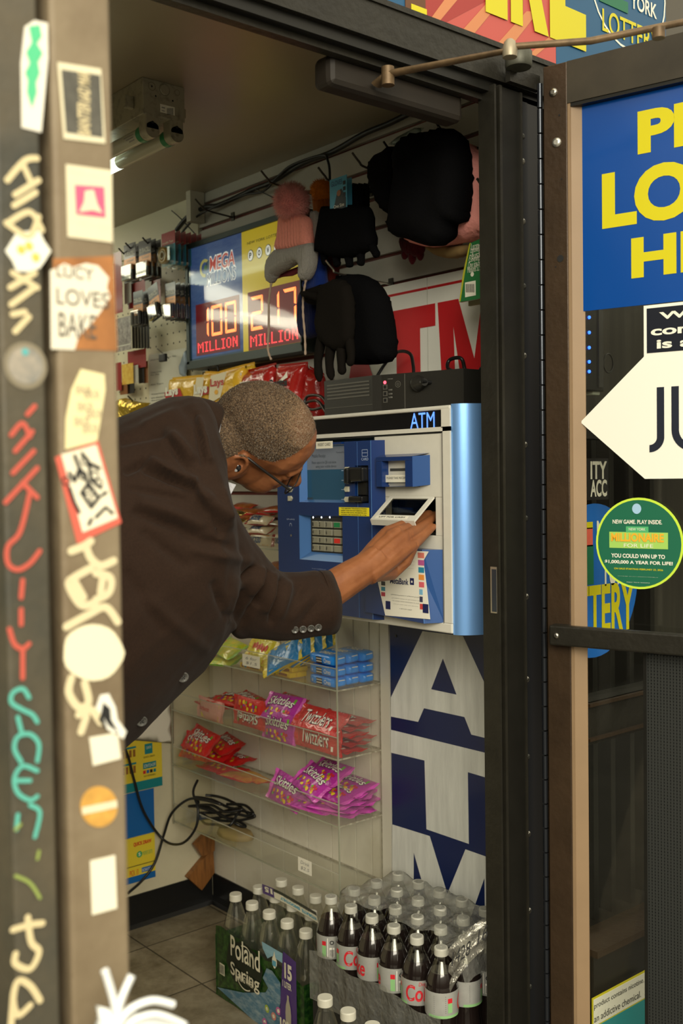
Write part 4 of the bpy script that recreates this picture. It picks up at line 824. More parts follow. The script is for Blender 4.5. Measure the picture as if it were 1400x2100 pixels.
# ---------------------------------------------------------------- jackpot sign
s = thing('jackpot_sign', 'framed lottery jackpot sign with red digital numbers on the wall', 'sign', (1.80, 2.6, 1.73)); JX = 1.795; F = WX(JX)
a0 = -2.882; a1 = F.pa(622, 700)[0]; zb_, zt_ = 1.728-.003, 2.116
jf = M('sign_frame', (.030, .045, .042), .4, metal=.3)
mb = MB(); mb.fbox(F, a0, zb_, a1, zt_, -.05, -.002, jf); fw = .016
for q in ((a0, zb_, a1, zb_+fw*1.6), (a0, zt_-fw, a1, zt_), (a0, zb_+fw, a0+fw, zt_-fw), (a1-.006, zb_+fw, a1, zt_-fw)): mb.fbox(F, *q, -.002, .006, jf, .001)
mb.build('frame', s)
mb = MB(); am, _ = F.pa(497, 600); jb = M('jackpot_blue', (.05, .09, .26), .15, em=.10, emc=(.10, .20, .5), var=.7, vs=5, vc=(.16, .24, .42), stretch=(1, 1, 4)); jy = M('jackpot_yellow', (.75, .58, .02), .2, em=.12, emc=(1, .75, .05))
mb.rect(F, a0+fw, zb_+fw*1.6, am, zt_-fw, 0, jb); mb.rect(F, am, zb_+fw*1.6, a1-.006, zt_-fw, 0, jy); mb.rect(F, a0+fw, zb_+fw*1.6, a0+fw+.008, zt_-fw, .0004, lblue); mb.rect(F, a0+fw, zb_+fw*1.6, am, zb_+fw*1.6+.006, .0004, lblue); mb.build('face', s)
mb = MB()
mr = M('mega_red', (.70, .06, .05), .3, em=.1); my = M('mega_yellow', (.72, .66, .20), .3, em=.1)
c = F.pa(420, 550); pw_ = M('glow_white_print', (.8, .8, .74), .3, em=.22, emc=(1, 1, .9))  # white print given a faint glow so it does not look dim
mb.annulus(F, c[0], c[1], .018, .028, .0007, my, 24, .5, 4.9); mb.disc(F, *F.pa(428, 543), .014, .0010, M('mega_ball', (.02, .10, .25), .3), 20); mb.disc(F, *F.pa(422, 549), .008, .0012, M('ny_green', (.10, .35, .10), .3), 14)
mb.pt_(F, 'MEGA', (429, 526), (483, 545), pw_, .0012, bold=.05, shear=.1); mb.pt_(F, 'MEGA', (430, 529), (482, 543), mr, .0018, bold=.01, shear=.1)
mb.pt_(F, 'MILLIONS', (424, 561), (485, 573), pw_, .0012, bold=.04, shear=.1); mb.pt_(F, 'MILLIONS', (425, 563), (484, 571), M('mega_blue', (.03, .07, .30), .3), .0018, bold=.0, shear=.1)
mb.pt_(F, 'NEW YORK LOTTERY', (507, 497), (577, 481), inkk, .0008)
for i, l in enumerate('POWER'):
    c = F.pa(514+18*i, 524-5.6*i); mb.disc(F, c[0], c[1], .0145, .0008, inkk, 22, .0165); mb.disc(F, c[0], c[1], .0125, .0012, pw_, 22, .0145); mb.t(F, l, c[0]-.006, c[1]-.008, c[0]+.006, c[1]+.008, inkk, .0016, bold=.04)
mb.build('printing', s)
ledm = M('led_segment', (1, .25, .08), .4, em=1.7, emc=(1, .19, .045)); ledt = M('led_dots', (1, .06, .06), .4, em=1.0, emc=(1, .05, .06)); ledoff = M('led_off', (.035, .004, .006), .5); ledbk = M('led_panel', (.05, .003, .007), .4, em=.05, emc=(1, .02, .05))
SEG = {'0': 'abcdef', '1': 'bc', '2': 'abged', '7': 'abc'}
def seg(F, ch, a, b, w, h, m, on=True):
    t = w*.16; g = .0012; k = w; 
    S = {'a': [(g, h), (k-g, h), (k-t, h-t), (t, h-t)], 'd': [(t, t), (k-t, t), (k-g, 0), (g, 0)], 'g': [(t, h/2+t/2), (k-t, h/2+t/2), (k-t/2, h/2), (k-t, h/2-t/2), (t, h/2-t/2), (t/2, h/2)],
         'f': [(0, h-g), (t, h-t-g), (t, h/2+t/2), (0, h/2+g)], 'b': [(k, h-g), (k, h/2+g), (k-t, h/2+t/2), (k-t, h-t-g)], 'e': [(0, g), (0, h/2-g), (t, h/2-t/2), (t, t+g)], 'c': [(k, g), (k-t, t+g), (k-t, h/2-t/2), (k, h/2-g)]}
    for q, P in S.items():
        if q in SEG[ch]: mb.fpoly(F, [(a+x, b+y) for x, y in P], .0016, ledm)
FONT5 = {'M': ['10001', '11011', '10101', '10101', '10001', '10001', '10001'], 'I': ['111', '010', '010', '010', '010', '010', '111'], 'L': ['1000', '1000', '1000', '1000', '1000', '1000', '1111'], 'O': ['0110', '1001', '1001', '1001', '1001', '1001', '0110'], 'N': ['1001', '1101', '1101', '1011', '1011', '1001', '1001']}
def dots(F, txt, a0, a1, b0, b1):
    cols = sum(len(FONT5[c][0])+1 for c in txt)-1; dx = (a1-a0)/cols; dy = (b1-b0)/7; x = a0
    for c in txt:
        for r, row_ in enumerate(FONT5[c]):
            for k, v in enumerate(row_):
                if v == '1': mb.rect(F, x+k*dx, b1-(r+1)*dy+dy*.12, x+k*dx+dx*.9, b1-r*dy-dy*.12, .0016, ledt)
        x += (len(FONT5[c][0])+1)*dx
for nm, (xl, xr), (yt, yb2), digs, (dy0, dy1), (tx0, tx1), (ty0, ty1), ref in (
        ('number_panel', (402, 491), (612, 720), '100', (608, 692), (405, 487), (696, 722), 491), ('number_panel', (509, 616), (580, 700), '217', (585, 668), (512, 611), (675, 700), 616)):
    aa0 = F.pa(xl, 650)[0]; aa1 = F.pa(xr, 650)[0]; z1 = F.pa(xr, yt-8)[1] if xl < 450 else F.pa(xr, yt-6)[1]; z0 = F.pa(xr, 715 if xl < 450 else 701)[1]
    mb = MB(); mb.fbox(F, aa0, z0, aa1, z1, 0, .001, ledbk)
    wd = (aa1-aa0); hgt = z1-z0; dw = wd*.245
    for i, ch in enumerate(digs): seg(F, ch, aa0+wd*(.06+.315*i), z0+hgt*.33, dw, hgt*.58, ledm)
    dots(F, 'MILLION', aa0+wd*.04, aa1-wd*.04, z0+hgt*.05, z0+hgt*.25)
    mb.build(nm, s)
mb = MB(); mb.rect(F, a0+fw, zb_+fw*1.6, a1-.006, zt_-fw, .0035, M('sign_cover', (.95, .95, .95), .05, film=(.045, (1, 1, 1)))); mb.build('cover', s, label='clear glossy cover')
cable('sign_cable', 'thin black lead looping under the jackpot sign', [PX(445, 745, 1.80), PX(447, 765, 1.80), PX(438, 775, 1.82), PX(427, 758, 1.83)], .0022)

# ---------------------------------------------------------------- ceiling lamp
cz = 2.285; F0 = PZ(292, 157, cz); F1 = PZ(381, 178, cz); wl = F1.x-F0.x; fy = F0.y
fx = thing('tube_lamp', 'grey two-tube fluorescent fixture on the ceiling above the doorway', 'ceiling lamp', (F0.x+wl/2, fy+.6, cz))
fm = M('fixture_grey', (.40, .37, .27), .4, metal=.3, var=.5, vs=50, thr=(.5, .75)); FE = Fr((F0.x, fy, 0), (1, 0, 0), (0, 0, 1), (0, -1, 0))
bh = (FE.pa(292, 157)[1]-FE.pa(292, 232)[1])
mb = MB(); mb.fbox(FE, 0, cz-bh, wl, cz, -2.45, 0, fm, .002); mb.build('channel', fx)
mb = MB(); dk = M('knockout', (.22, .20, .14), .5)
for x, y, r in ((311, 177, .010), (337, 184, .014), (363, 190, .007)): c = FE.pa(x, y); mb.annulus(FE, c[0], c[1], r*.82, r, .0005, dk, 22); 
c = FE.pa(337, 184); mb.lathe([(.0125, 0), (.011, .003)], FE.pt(c[0], c[1], 0), fm, 20, ax=(0, -1, 0))
for x, y in ((319, 197), (354, 207), (311, 177)): mb.disc(FE, *FE.pa(x, y), .0022, .0005, blackm, 8)
mb.pbox(FE, (328, 213), (358, 237), .0002, .0006, MATS['label_white'])
for k in range(9): mb.pbox(FE, (342+1.5*k, 222), (342+1.5*k+.8, 236), .0007, .001, inkk)
mb.pbox(FE, (331, 219), (338, 223), .0007, .001, grey_t); mb.pbox(FE, (331, 226), (337, 229), .0007, .001, grey_t)
mb.build('end_plate', fx)
for (x, y, side) in ((313, 262, 0), (363, 272, 1)):
    c = FE.pa(x, y); top = cz-bh+.004
    mk = MB(); mk.fbox(FE, c[0]-.018, c[1]-.004, c[0]+.018, top, -.030, 0, fm, .003); mk.lathe([(.018, -.030), (.018, 0)], FE.pt(c[0], c[1]-.004, 0), fm, 18, ax=(0, -1, 0)); mk.disc(FE, c[0], c[1]+.012, .0035, .0005, blackm, 8); mk.disc(FE, c[0], c[1]-.005, .004, .0005, dk, 10)
    mk.build('lamp_holder', fx)
    mk = MB(); tc_ = Vector((c[0]+F0.x, fy+.030, c[1]-.004)); gr = M('tube_cap_green', (.01, .22, .07), .3); gl_ = M('tube_glass', (.55, .55, .42), .12); 
    mk.lathe([(.0185, 0), (.0185, .018)], tc_, gr, 20, ax=(0, 1, 0)); mk.lathe([(.0165, .018), (.0165, .24)], tc_, gl_, 20, ax=(0, 1, 0), caps=False)
    mk.lathe([(.0165, .24), (.0165, 2.37)], tc_, M('tube_lit', (.9, .95, .8), .3, em=1.6, emc=(.84, .96, .80)), 20, ax=(0, 1, 0), caps=False); mk.lathe([(.0185, 2.36), (.0185, 2.38)], tc_, gr, 20, ax=(0, 1, 0))
    if side == 0:
        for i in range(3): mk.rect(Warp(lambda a, b, h, T=tc_: (T.x-.0168*math.cos(b*60)-h*0, T.y+a, T.z+.0168*math.sin(b*60)-.0)), .03, -.012+i*.006, .055+.01*i, -.009+i*.006, 0, grey_t)
    mk.build('tube', fx)
mb = MB()
mb.fbox(FE, wl, cz-bh*.72, wl+.022, cz-bh*.45, -.04, -.03, fm, .002); mb.fbox(FE, -.022, cz-bh*.75, 0, cz-bh*.40, -.05, -.04, fm, .002); mb.build('bracket', fx)

# ---------------------------------------------------------------- cables along the ceiling edge
def wcab(name, label, px, X, r): return cable(name, label, [PX(x, y, X) for x, y in px], r)
wcab('ceiling_cable', 'thick black cable sagging along the top of the slat wall', [(362, 472), (385, 445), (420, 425), (450, 420), (520, 388), (560, 372), (620, 335), (680, 312), (745, 275), (800, 252), (860, 222), (915, 196)], 1.835, .0075)
wcab('ceiling_cable', 'thin blue-black cable twisted round the thick one', [(372, 478), (400, 447), (440, 424), (500, 400), (540, 392), (570, 362), (600, 338), (660, 318), (672, 330), (676, 360), (674, 420)], 1.822, .0035)
wcab('ceiling_cable', 'thin black wire crossing behind the tape packs', [(352, 432), (372, 450), (402, 482)], 1.84, .0018)
wcab('ceiling_cable', 'short black wire strung left of the pink hat', [(524, 388), (545, 398), (560, 405)], 1.80, .0018)
# ================================================================ ACRYLIC CANDY SHELVES
acr = M('acrylic', (.85, .85, .8), .06, film=(.03, (.98, .98, .96), .028)); acre = M('acrylic_edge', (.34, .34, .25), .25, coat=.5); acrd = M('acrylic_dusty_edge', (.22, .19, .13), .6, var=.8, vs=90, vc=(.5, .47, .36))
SXF, SY0, SY1 = 1.700, 2.054, 2.868
SZ = [.836, .659, .487, .307]
s = thing('candy_shelf', 'clear acrylic candy shelf unit mounted on the panelled wall below the machine', 'shelf', (1.78, 2.46, .30))
mb = MB()
mb.box((SXF, SY0, .300), (1.854, SY0+.003, 1.040), acr)
mb.box((SXF-.0008, SY0-.0008, .300), (SXF+.0025, SY0+.0022, 1.045), acre); 
mb.box((1.848, SY0-.0005, .300), (1.855, SY0+.003, 1.045), acrd)
mb.build('side_panel', s)
mb = MB(); mb.box((SXF, SY1-.003, .300), (1.854, SY1, 1.30), acr); mb.box((SXF, SY1-.002, .300), (SXF+.003, SY1+.0005, 1.3), acre); mb.build('side_panel', s)
for i, z in enumerate(SZ+[1.010, 1.184]):
    y0 = SY0 if z < 1.005 else 2.135
    mb = MB(); mb.box((SXF+.003, y0+.003, z), (1.854, SY1-.003, z+.003), acr); mb.box((SXF-.0005, y0, z-.0006), (SXF+.002, SY1, z+.0030), acre)
    mb.box((SXF, y0-.0006, z-.0008), (1.852, y0+.002, z+.0032), acrd); mb.box((1.850, y0, z), (1.8545, SY1, z+.004), acrd); mb.build('shelf', s)
    mb = MB(); mb.box((SXF, y0+.003, z+.003), (SXF+.003, SY1-.003, z+.058 if z < 1.1 else z+.035), acr); mb.box((SXF-.0002, y0+.003, z+.057 if z < 1.1 else z+.034), (SXF+.0032, SY1, z+.0585 if z < 1.1 else z+.0355), M('lip_edge', (.50, .48, .38), .25)); mb.build('front_lip', s)

def mtx(P, tilt=0, roll=0, yaw=0):   # local x: along the shelf (towards the street), y: up the face, z: out to the aisle; tilt 90 = lying face up
    t = math.radians(tilt)
    B = Matrix(((0, math.sin(t), -math.cos(t)), (-1, 0, 0), (0, math.cos(t), math.sin(t)))).to_4x4()
    return Matrix.Translation(P) @ Matrix.Rotation(math.radians(yaw), 4, 'Z') @ B @ Matrix.Rotation(math.radians(roll), 4, 'Z')
def pouch(L, W_, T, mface, mend, art, label, cat, name, group, crimp=.012, seed=0, fmul=1, rough=.0015):
    root = thing(name, label, cat, (0, 0, 0), group)
    nx, ny = 18, 10
    def hz(x, y):
        u = min(1, abs(2*x/L)); v = min(1, abs(2*y/W_)); k = (1-u**3)**.6*(1-v**2.6)**.5
        return T/2*k + rough*noise.noise(Vector((x*70+seed, y*70, seed)))*min(1, (1-u)*4)*min(1, (1-v)*4)+rough*.8*noise.noise(Vector((x*25, y*120+seed, 5)))*min(1, (1-u)*5)*min(1, (1-v)*5)
    m_ = MB(); V = []
    for sgn in (1, -1):
        for i in range(nx+1):
            for j in range(ny+1):
                x = -L/2+L*i/nx; y = (-W_/2+W_*j/ny)*(1-.04*math.sin(math.pi*i/nx)); V.append((x, y, sgn*max(hz(x, y), .0003)))
    fs = []; n1 = (nx+1)*(ny+1)
    for i in range(nx):
        for j in range(ny):
            a = i*(ny+1)+j; fs.append((a, a+ny+1, a+ny+2, a+1)); fs.append((n1+a, n1+a+1, n1+a+ny+2, n1+a+ny+1))
    m_.add(V, fs, mface, True)
    # close the rim
    rim = [i*(ny+1) for i in range(nx+1)]+[nx*(ny+1)+j for j in range(1, ny+1)]+[i*(ny+1)+ny for i in range(nx-1, -1, -1)]+[j for j in range(ny-1, 0, -1)]
    m_.add(V, [(rim[(k+1) % len(rim)], rim[k], n1+rim[k], n1+rim[(k+1) % len(rim)]) for k in range(len(rim))], mend)
    m_.build('wrapper', root)
    for sg in (-1, 1):   # crimped, saw-cut end seals
        m_ = MB()
        pts = []; k = 12
        for q in range(k+1): pts.append((sg*(L/2+crimp+(.0015 if q % 2 else 0)), -W_/2+W_*q/k))
        rr_ = [Vector((sg*(L/2-.001), -W_/2+W_*q/k, 0)) for q in range(k+1)]
        out = [Vector((x, y, .0022*math.sin(y*140+seed)+.003*sg*seed%.002)) for x, y in pts]
        m_.add([p+Vector((0, 0, .0004)) for p in rr_]+[p+Vector((0, 0, .0004)) for p in out]+[p-Vector((0, 0, .0004)) for p in rr_]+[p-Vector((0, 0, .0004)) for p in out],
               [(q, q+1, k+2+q, k+1+q) for q in range(k)]+[(2*k+2+q+1, 2*k+2+q, 3*k+3+q, 3*k+4+q) for q in range(k)]+[(k+1+q, k+2+q, 3*k+4+q, 3*k+3+q) for q in range(k)], mend)
        m_.build('end_seal', root)
    if art:
        m_ = MB(); WPf = Warp(lambda a, b, h: (a, b, max(hz(a, b), .0003)+.0007+h)); art(m_, WPf, L, W_); m_.build('printing', root)
    return root
foil = dict(r=.28, coat=.5, bump=.25, bs=90)
skr = M('skittles_red', (.58, .015, .015), **foil); skp = M('skittles_purple', (.42, .03, .32), **foil); skpe = M('purple_end', (.72, .10, .54), **foil); twr = M('twizzlers_red', (.55, .03, .03), **foil)
orb = M('oreo_blue', (.010, .27, .90), **foil); candm = [M('cand%d' % i, c, .4) for i, c in enumerate([(.75, .55, .02), (.15, .4, .03), (.75, .2, .01), (.6, .02, .02), (.25, .03, .3)])]
white_l = M('letter_white', (.80, .78, .70), .4); dkp = M('letter_shadow', (.05, .01, .03), .5)
def warc(W_P, L, W_, up):   # lettering on a slight arch
    return Warp(lambda a, b, h: W_P.pt(a, b+up*(1-(2*a/L)**2)*W_*.08, h))
def sk_art(up=1):
    def f(m_, Wp, L, W_):
        w = warc(Wp, L, W_, 1)
        m_.t(w, 'Skittles', -L*.43, -W_*.05, L*.40, W_*.30, dkp, .0003, bold=.05, shear=.25); m_.t(w, 'Skittles', -L*.42, -W_*.03, L*.39, W_*.28, white_l, .0007, bold=.012, shear=.25)
        rr = random.Random(4)
        for k in range(26):
            a, b = L*rr.uniform(-.36, .36), -W_*rr.uniform(.10, .36); m_.disc(Wp, a, b, rr.uniform(.0035, .006), .0002+k*.00004, candm[k % 5], 9)
        m_.rect(Wp, L*.34, W_*.18, L*.40, W_*.36, .0003, candm[1])
    return f
def tw_art(m_, Wp, L, W_):
    m_.t(Wp, 'Twizzlers', -L*.38, -W_*.30, L*.30, W_*.30, dkp, .0003, bold=.03, shear=.08); m_.t(Wp, 'Twizzlers', -L*.375, -W_*.28, L*.295, W_*.28, white_l, .0007, bold=.004, shear=.08)
    m_.rect(Wp, L*.35, -W_*.36, L*.40, -W_*.18, .0004, white_l)
skit = pouch(.128, .084, .020, skr, skr, sk_art(), 'red skittles bag lying', 'candy bag', 'candy_bag', 'red fruit candy bags', seed=1)
skit2 = pouch(.128, .084, .021, skp, skpe, sk_art(), 'purple', 'candy bag', 'candy_bag', 'purple fruit candy bags', seed=2)
twz = pouch(.170, .072, .012, twr, twr, tw_art, 'twizzlers', 'candy bag', 'candy_bag', 'liquorice bags', seed=3, rough=.0025)
used = set()
def put(root, P, tilt=90, roll=0, yaw=0, label=None):
    m_ = mtx(P, tilt, roll, yaw)
    if root.name not in used:
        used.add(root.name); root.matrix_basis = m_; root['label'] = label; return root
    return dup(root, m_, label)
def at(px, py, X): p = PX(px, py, X); return (X, p.y, p.z)
# --- shelf 2 (z .659)
put(skit, at(512, 1461, 1.715), 4, 180, 0, 'red fruit candy bag upside down against the second lip')
put(skit, at(480, 1435, 1.765), 80, 4, 8, 'red fruit candy bag lying left on the second shelf')
put(skit, (1.78, at(500, 1432, 1.78)[1], .722), 76, -4, -8, 'red fruit candy bag on top of the second shelf pile')
put(skit, (1.80, at(560, 1432, 1.80)[1], .690), 82, 10, -14, 'red fruit candy bag tucked under the purple ones')
put(skit, (1.79, at(590, 1432, 1.80)[1], .742), 72, 2, -12, 'topmost red fruit candy bag with its text towards the wall')
put(skit, (1.76, at(450, 1425, 1.76)[1], .700), 84, -8, 10, 'red fruit candy bag behind the pink chew pack')
put(skit2, at(572, 1492, 1.716), 5, 0, 0, 'purple fruit candy bag standing behind the second lip')
put(skit2, at(577, 1452, 1.738), 40, 0, 4, 'purple fruit candy bag leaning over the standing one')
put(skit2, (1.79, at(640, 1450, 1.79)[1], .728), 76, 4, -10, 'purple fruit candy bag flat above the liquorice')
put(skit2, (1.80, at(655, 1460, 1.80)[1], .708), 88, 20, 6, 'purple fruit candy bag half hidden behind the liquorice')
put(twz, (1.713, 2.150, .700), 3, 0, 0, 'liquorice bag standing upright behind the front lip')
put(twz, (1.728, 2.158, .742), 48, 0, 0, 'liquorice bag leaning back on top of the upright one')
for i in range(6): put(twz, (1.768+.016*((i*7) % 3), 2.150+.004*((i*5) % 3), .671+.0135*i), 90, (i*37) % 7-3, 0, ['lowest liquorice bag of the flat stack', 'second liquorice bag up in the flat stack', 'third liquorice bag up in the flat stack', 'fourth liquorice bag up in the flat stack', 'fifth liquorice bag up in the flat stack', 'top liquorice bag of the flat stack'][i])
# --- shelf 3 (z .487)
put(skit, at(412, 1520, 1.735), 40, -6, 0, 'red fruit candy bag facing out at the third shelf left end')
put(skit, at(404, 1530, 1.728), 25, 4, 0, 'red fruit candy bag behind the third lip, foot of the pile')
put(skit, (1.77, at(440, 1520, 1.77)[1], .535), 70, 12, 6, 'red fruit candy bag in the middle of the third shelf pile')
put(skit, (1.79, at(460, 1500, 1.79)[1], .565), 70, -6, -6, 'red fruit candy bag crowning the third shelf pile')
put(skit, (1.80, at(475, 1530, 1.80)[1], .522), 84, 20, -20, 'red fruit candy bag pointing right from the third shelf pile')
put(skit, (1.76, at(455, 1560, 1.76)[1], .503), 90, -8, 14, 'lowest red fruit candy bag of the third shelf pile')
put(skit2, at(588, 1621, 1.726), 24, -6, 0, 'purple fruit candy bag slumped forward, left of the purple heap')
put(skit2, at(642, 1602, 1.738), 52, -14, 0, 'purple fruit candy bag facing out on top of the heap')
put(skit2, (1.775, at(672, 1585, 1.775)[1], .588), 62, 2, -6, 'highest purple fruit candy bag of the third shelf heap')
pl_ = [(1.765, 2.135, .498, 90, 3, 2), (1.80, 2.125, .503, 90, -6, -12), (1.745, 2.130, .512, 90, 8, 10), (1.80, 2.128, .520, 88, 16, 8), (1.755, 2.128, .528, 86, -5, -4), (1.795, 2.135, .536, 84, 24, 4), (1.76, 2.130, .545, 80, -10, 6), (1.80, 2.125, .556, 74, 5, -10), (1.735, 2.19, .505, 80, 4, 0), (1.75, 2.21, .525, 70, -6, 5)]
ln = ['lowest purple fruit candy bag by the shelf side', 'purple fruit candy bag against the wall, bottom of heap', 'purple fruit candy bag with its end at the shelf corner', 'purple fruit candy bag turned askew low in the heap', 'purple fruit candy bag in the middle of the heap', 'purple fruit candy bag twisted towards the wall', 'purple fruit candy bag sloping down to the side panel', 'purple fruit candy bag highest against the side panel', 'purple fruit candy bag flat behind the lip corner', 'purple fruit candy bag tilted behind the lip near the corner']
for q, l in zip(pl_, ln): put(skit2, (q[0], q[1]-.002, q[2]+.006), q[3], q[4], q[5], l)
# --- top shelf (z .836): blue cookie packs, 3 deep and 3 high
def oreo():
    r_ = thing('cookie_pack', 'x', 'cookie pack', (0, 0, 0), 'blue cookie packs'); L, W_, T = .098, .046, .026; m_ = MB()
    def ring(x, s_):
        out = []
        for k in range(20):
            t = 2*math.pi*k/20; c_, s__ = math.cos(t), math.sin(t)
            out.append(Vector((x, W_/2*s_*math.copysign(abs(c_)**.45, c_), T/2*s_*math.copysign(abs(s__)**.5, s__)+.0007*noise.noise(Vector((x*90, k, 2))))))
        return out
    xs = [(-L/2-.008, .55), (-L/2-.004, .72), (-L/2, .93), (-L/2+.012, 1), (-L/4, 1), (0, .99), (L/4, 1), (L/2-.012, 1), (L/2, .93), (L/2+.004, .72), (L/2+.008, .55)]
    m_.loft([ring(x, s_) for x, s_ in xs], orb, True, True); m_.build('wrapper', r_)
    m_ = MB(); Fs = Fr((0, -W_/2-.0005, 0), (1, 0, 0), (0, 0, 1), (0, -1, 0)); cream_ = M('cookie_cream', (.75, .65, .45), .5)
    for k in range(2): m_.rect(Fs, -.018, .0015-.007*k, .004, .0045-.007*k, .0004, cream_)
    for k in range(3): m_.rect(Fs, -.020, .0045-.007*k, .006, .0075-.007*k, .0006, M('cookie', (.03, .012, .006), .6))
    m_.t(Fs, 'Oreo', .014, -.006, .042, .006, white_l, .0006, bold=.01); m_.t(Fs, '6', -.038, -.004, -.033, .004, white_l, .0006)
    Ft = Fr((0, 0, T/2+.0004), (1, 0, 0), (0, 1, 0), (0, 0, 1)); m_.t(Ft, 'OREO', -.028, -.010, .028, .010, white_l, .0006, bold=.05)
    Fe = Fr((L/2+.0085, 0, 0), (0, -1, 0), (0, 0, 1), (1, 0, 0)); m_.rect(Fe, -.010, .0055, .010, .0078, .0004, white_l)
    m_.build('printing', r_); return r_
oreo_ = oreo(); k = 0
for lv in range(3):
    for dx in range(3):
        put(oreo_, (1.727+.047*dx, 2.122+(.0 if lv < 2 else .0)+(.006 if dx == 1 else 0), .853+.0275*lv+(.002 if lv == 2 else 0)), 90 if lv < 2 else 86, 0, (lv*5+dx*3) % 5-2,
            ('bottom', 'middle', 'top')[lv]+' layer blue cookie pack, '+('nearest the lip', 'centre row', 'against the wall')[dx])
# assorted bags of the top shelf
yb = M('gummy_yellow', (.72, .55, .02), **foil); bb = M('gummy_blue', (.02, .22, .55), **foil); gb = M('worm_green', (.30, .50, .03), r=.3, coat=.5, var=1, vs=45, vc=(.80, .62, .02)); ybx = M('carton_yellow', (.72, .50, .03), .4, var=.5, vs=60, vc=(.55, .22, .03), thr=(.55, .7)); pkb = M('pink_bag', (.62, .16, .14), **foil)
def gum_art(m_, Wp, L, W_):
    m_.rect(Wp, -L*.40, -W_*.40, -L*.12, W_*.40, .0003, yb); m_.fpoly(Wp, [(L*.1, W_*.4), (L*.3, W_*.4), (L*.2, 0)], .0004, yb)
gum = pouch(.115, .085, .02, bb, yb, gum_art, 'x', 'candy bag', 'candy_bag', 'blue and yellow gummy bags', seed=5)
for i, (px, py, X, tl, rl, l) in enumerate([(588, 1345, 1.725, 35, 35, 'front'), (612, 1335, 1.745, 35, 38, 'second'), (635, 1328, 1.765, 35, 40, 'third'), (655, 1322, 1.785, 38, 42, 'rearmost')]): put(gum, at(px-8, py, X), tl, rl, 0, l+' blue and yellow gummy bag of the leaning row')
def yl_art(m_, Wp, L, W_): [m_.disc(Wp, -L*.30+L*.12*q_, W_*(.08+.05*(q_ % 2)), L*.055, .0006, candm[3], 7, W_*.13) for q_ in range(6)]; m_.rect(Wp, -L*.4, -W_*.42, L*.4, -W_*.2, .0003, candm[2])
ygum = pouch(.100, .080, .02, M('gummy_lemon', (.78, .66, .05), **foil), yb, yl_art, 'x', 'candy bag', 'candy_bag', None, seed=6)
put(ygum, at(535, 1335, 1.73), 30, -6, 0, 'yellow gummy bag with red letters behind the price tag')
worm = pouch(.105, .075, .022, gb, M('worm_end', (.25, .5, .05), **foil), None, 'x', 'candy bag', 'candy_bag', 'green and yellow gummy worm bags', seed=7)
put(worm, at(470, 1330, 1.735), 60, -10, 0, 'green and yellow worm bag leaning on top'); put(worm, at(462, 1352, 1.73), 70, 8, 0, 'green and yellow worm bag lying underneath')
pkbag = pouch(.11, .08, .02, pkb, pkb, None, 'x', 'candy bag', 'candy_bag', None, seed=8); put(pkbag, at(440, 1325, 1.745), 40, -20, 0, 'pink candy bag beside the jacket on the top shelf')
def cart(name, lab, L, W_, T, m1, art, grp=None, cat='candy box'):
    r_ = thing(name, lab, cat, (0, 0, 0), grp); m_ = MB(); m_.fbox(LOC(), -L/2, -W_/2, L/2, W_/2, -T/2, T/2, m1, .002, True); m_.build('carton', r_); m_ = MB(); art(m_, L, W_, T); m_.build('printing', r_); return r_
def ya(m_, L, W_, T):
    Fs = Fr((0, -W_/2-.0002, 0), (1, 0, 0), (0, 0, 1), (0, -1, 0)); [m_.disc(Fs, L*(.0+.05*q_), 0, T*.28, .0005+q_*.0001, M('brown_ink', (.25, .08, .02), .5), 8) for q_ in range(8)]
    for i in range(3): m_.rect(Fs, -L*.42+i*.014, -T*.3, -L*.42+i*.014+.010, T*.3, .0005, (M('brown_ink', (.25, .08, .02), .5), bb, candm[2])[i])
bx = cart('candy_box', 'x', .105, .055, .014, ybx, ya, 'flat yellow candy boxes')
for i, (px, py, X, l) in enumerate([(590, 1383, 1.735, 'bottom yellow candy box beside the blue packs'), (590, 1368, 1.745, 'yellow candy box stacked on the bottom one'), (530, 1365, 1.735, 'yellow candy box under the price tag'), (650, 1345, 1.80, 'yellow candy box at the back beside the cookies'), (600, 1345, 1.80, 'yellow candy box behind the gummy bags')]):
    p = at(px, py, X); put(bx, (X, p[1], max(p[2], .848)), 90, 0, (i*7) % 9-4, l)
stb = M('chew_pink', (.70, .33, .28), r=.35, coat=.3, bump=.2, bs=60)
def st_art(m_, Wp, L, W_): m_.rect(Wp, -L*.45, W_*.18, L*.45, W_*.34, .0003, yb); m_.t(Wp, 'Starburst', -L*.42, -W_*.10, L*.10, W_*.12, candm[3], .0005, bold=.03); m_.rect(Wp, -L*.30, -W_*.42, L*.45, -W_*.20, .0003, yb)
stt = pouch(.115, .062, .026, stb, stb, st_art, 'x', 'candy bag', 'candy_bag', None, seed=9); put(stt, at(432, 1455, 1.72), 8, -2, 0, 'pink and yellow chew pack at the left end of the second shelf')
yr = pouch(.13, .05, .018, M('bar_yellow_red', (.70, .45, .05), r=.3, coat=.4, var=1, vs=20, vc=(.55, .06, .03)), candm[3], None, 'x', 'candy bar', 'candy_bar', 'yellow and red bars on the third shelf', seed=10)
put(yr, (1.745, at(490, 1600, 1.745)[1], .502), 88, 3, 2, 'yellow and red bar nearest the red fruit candy'); put(yr, (1.775, at(520, 1605, 1.775)[1], .502), 88, -3, -4, 'yellow and red bar nearest the purple heap')
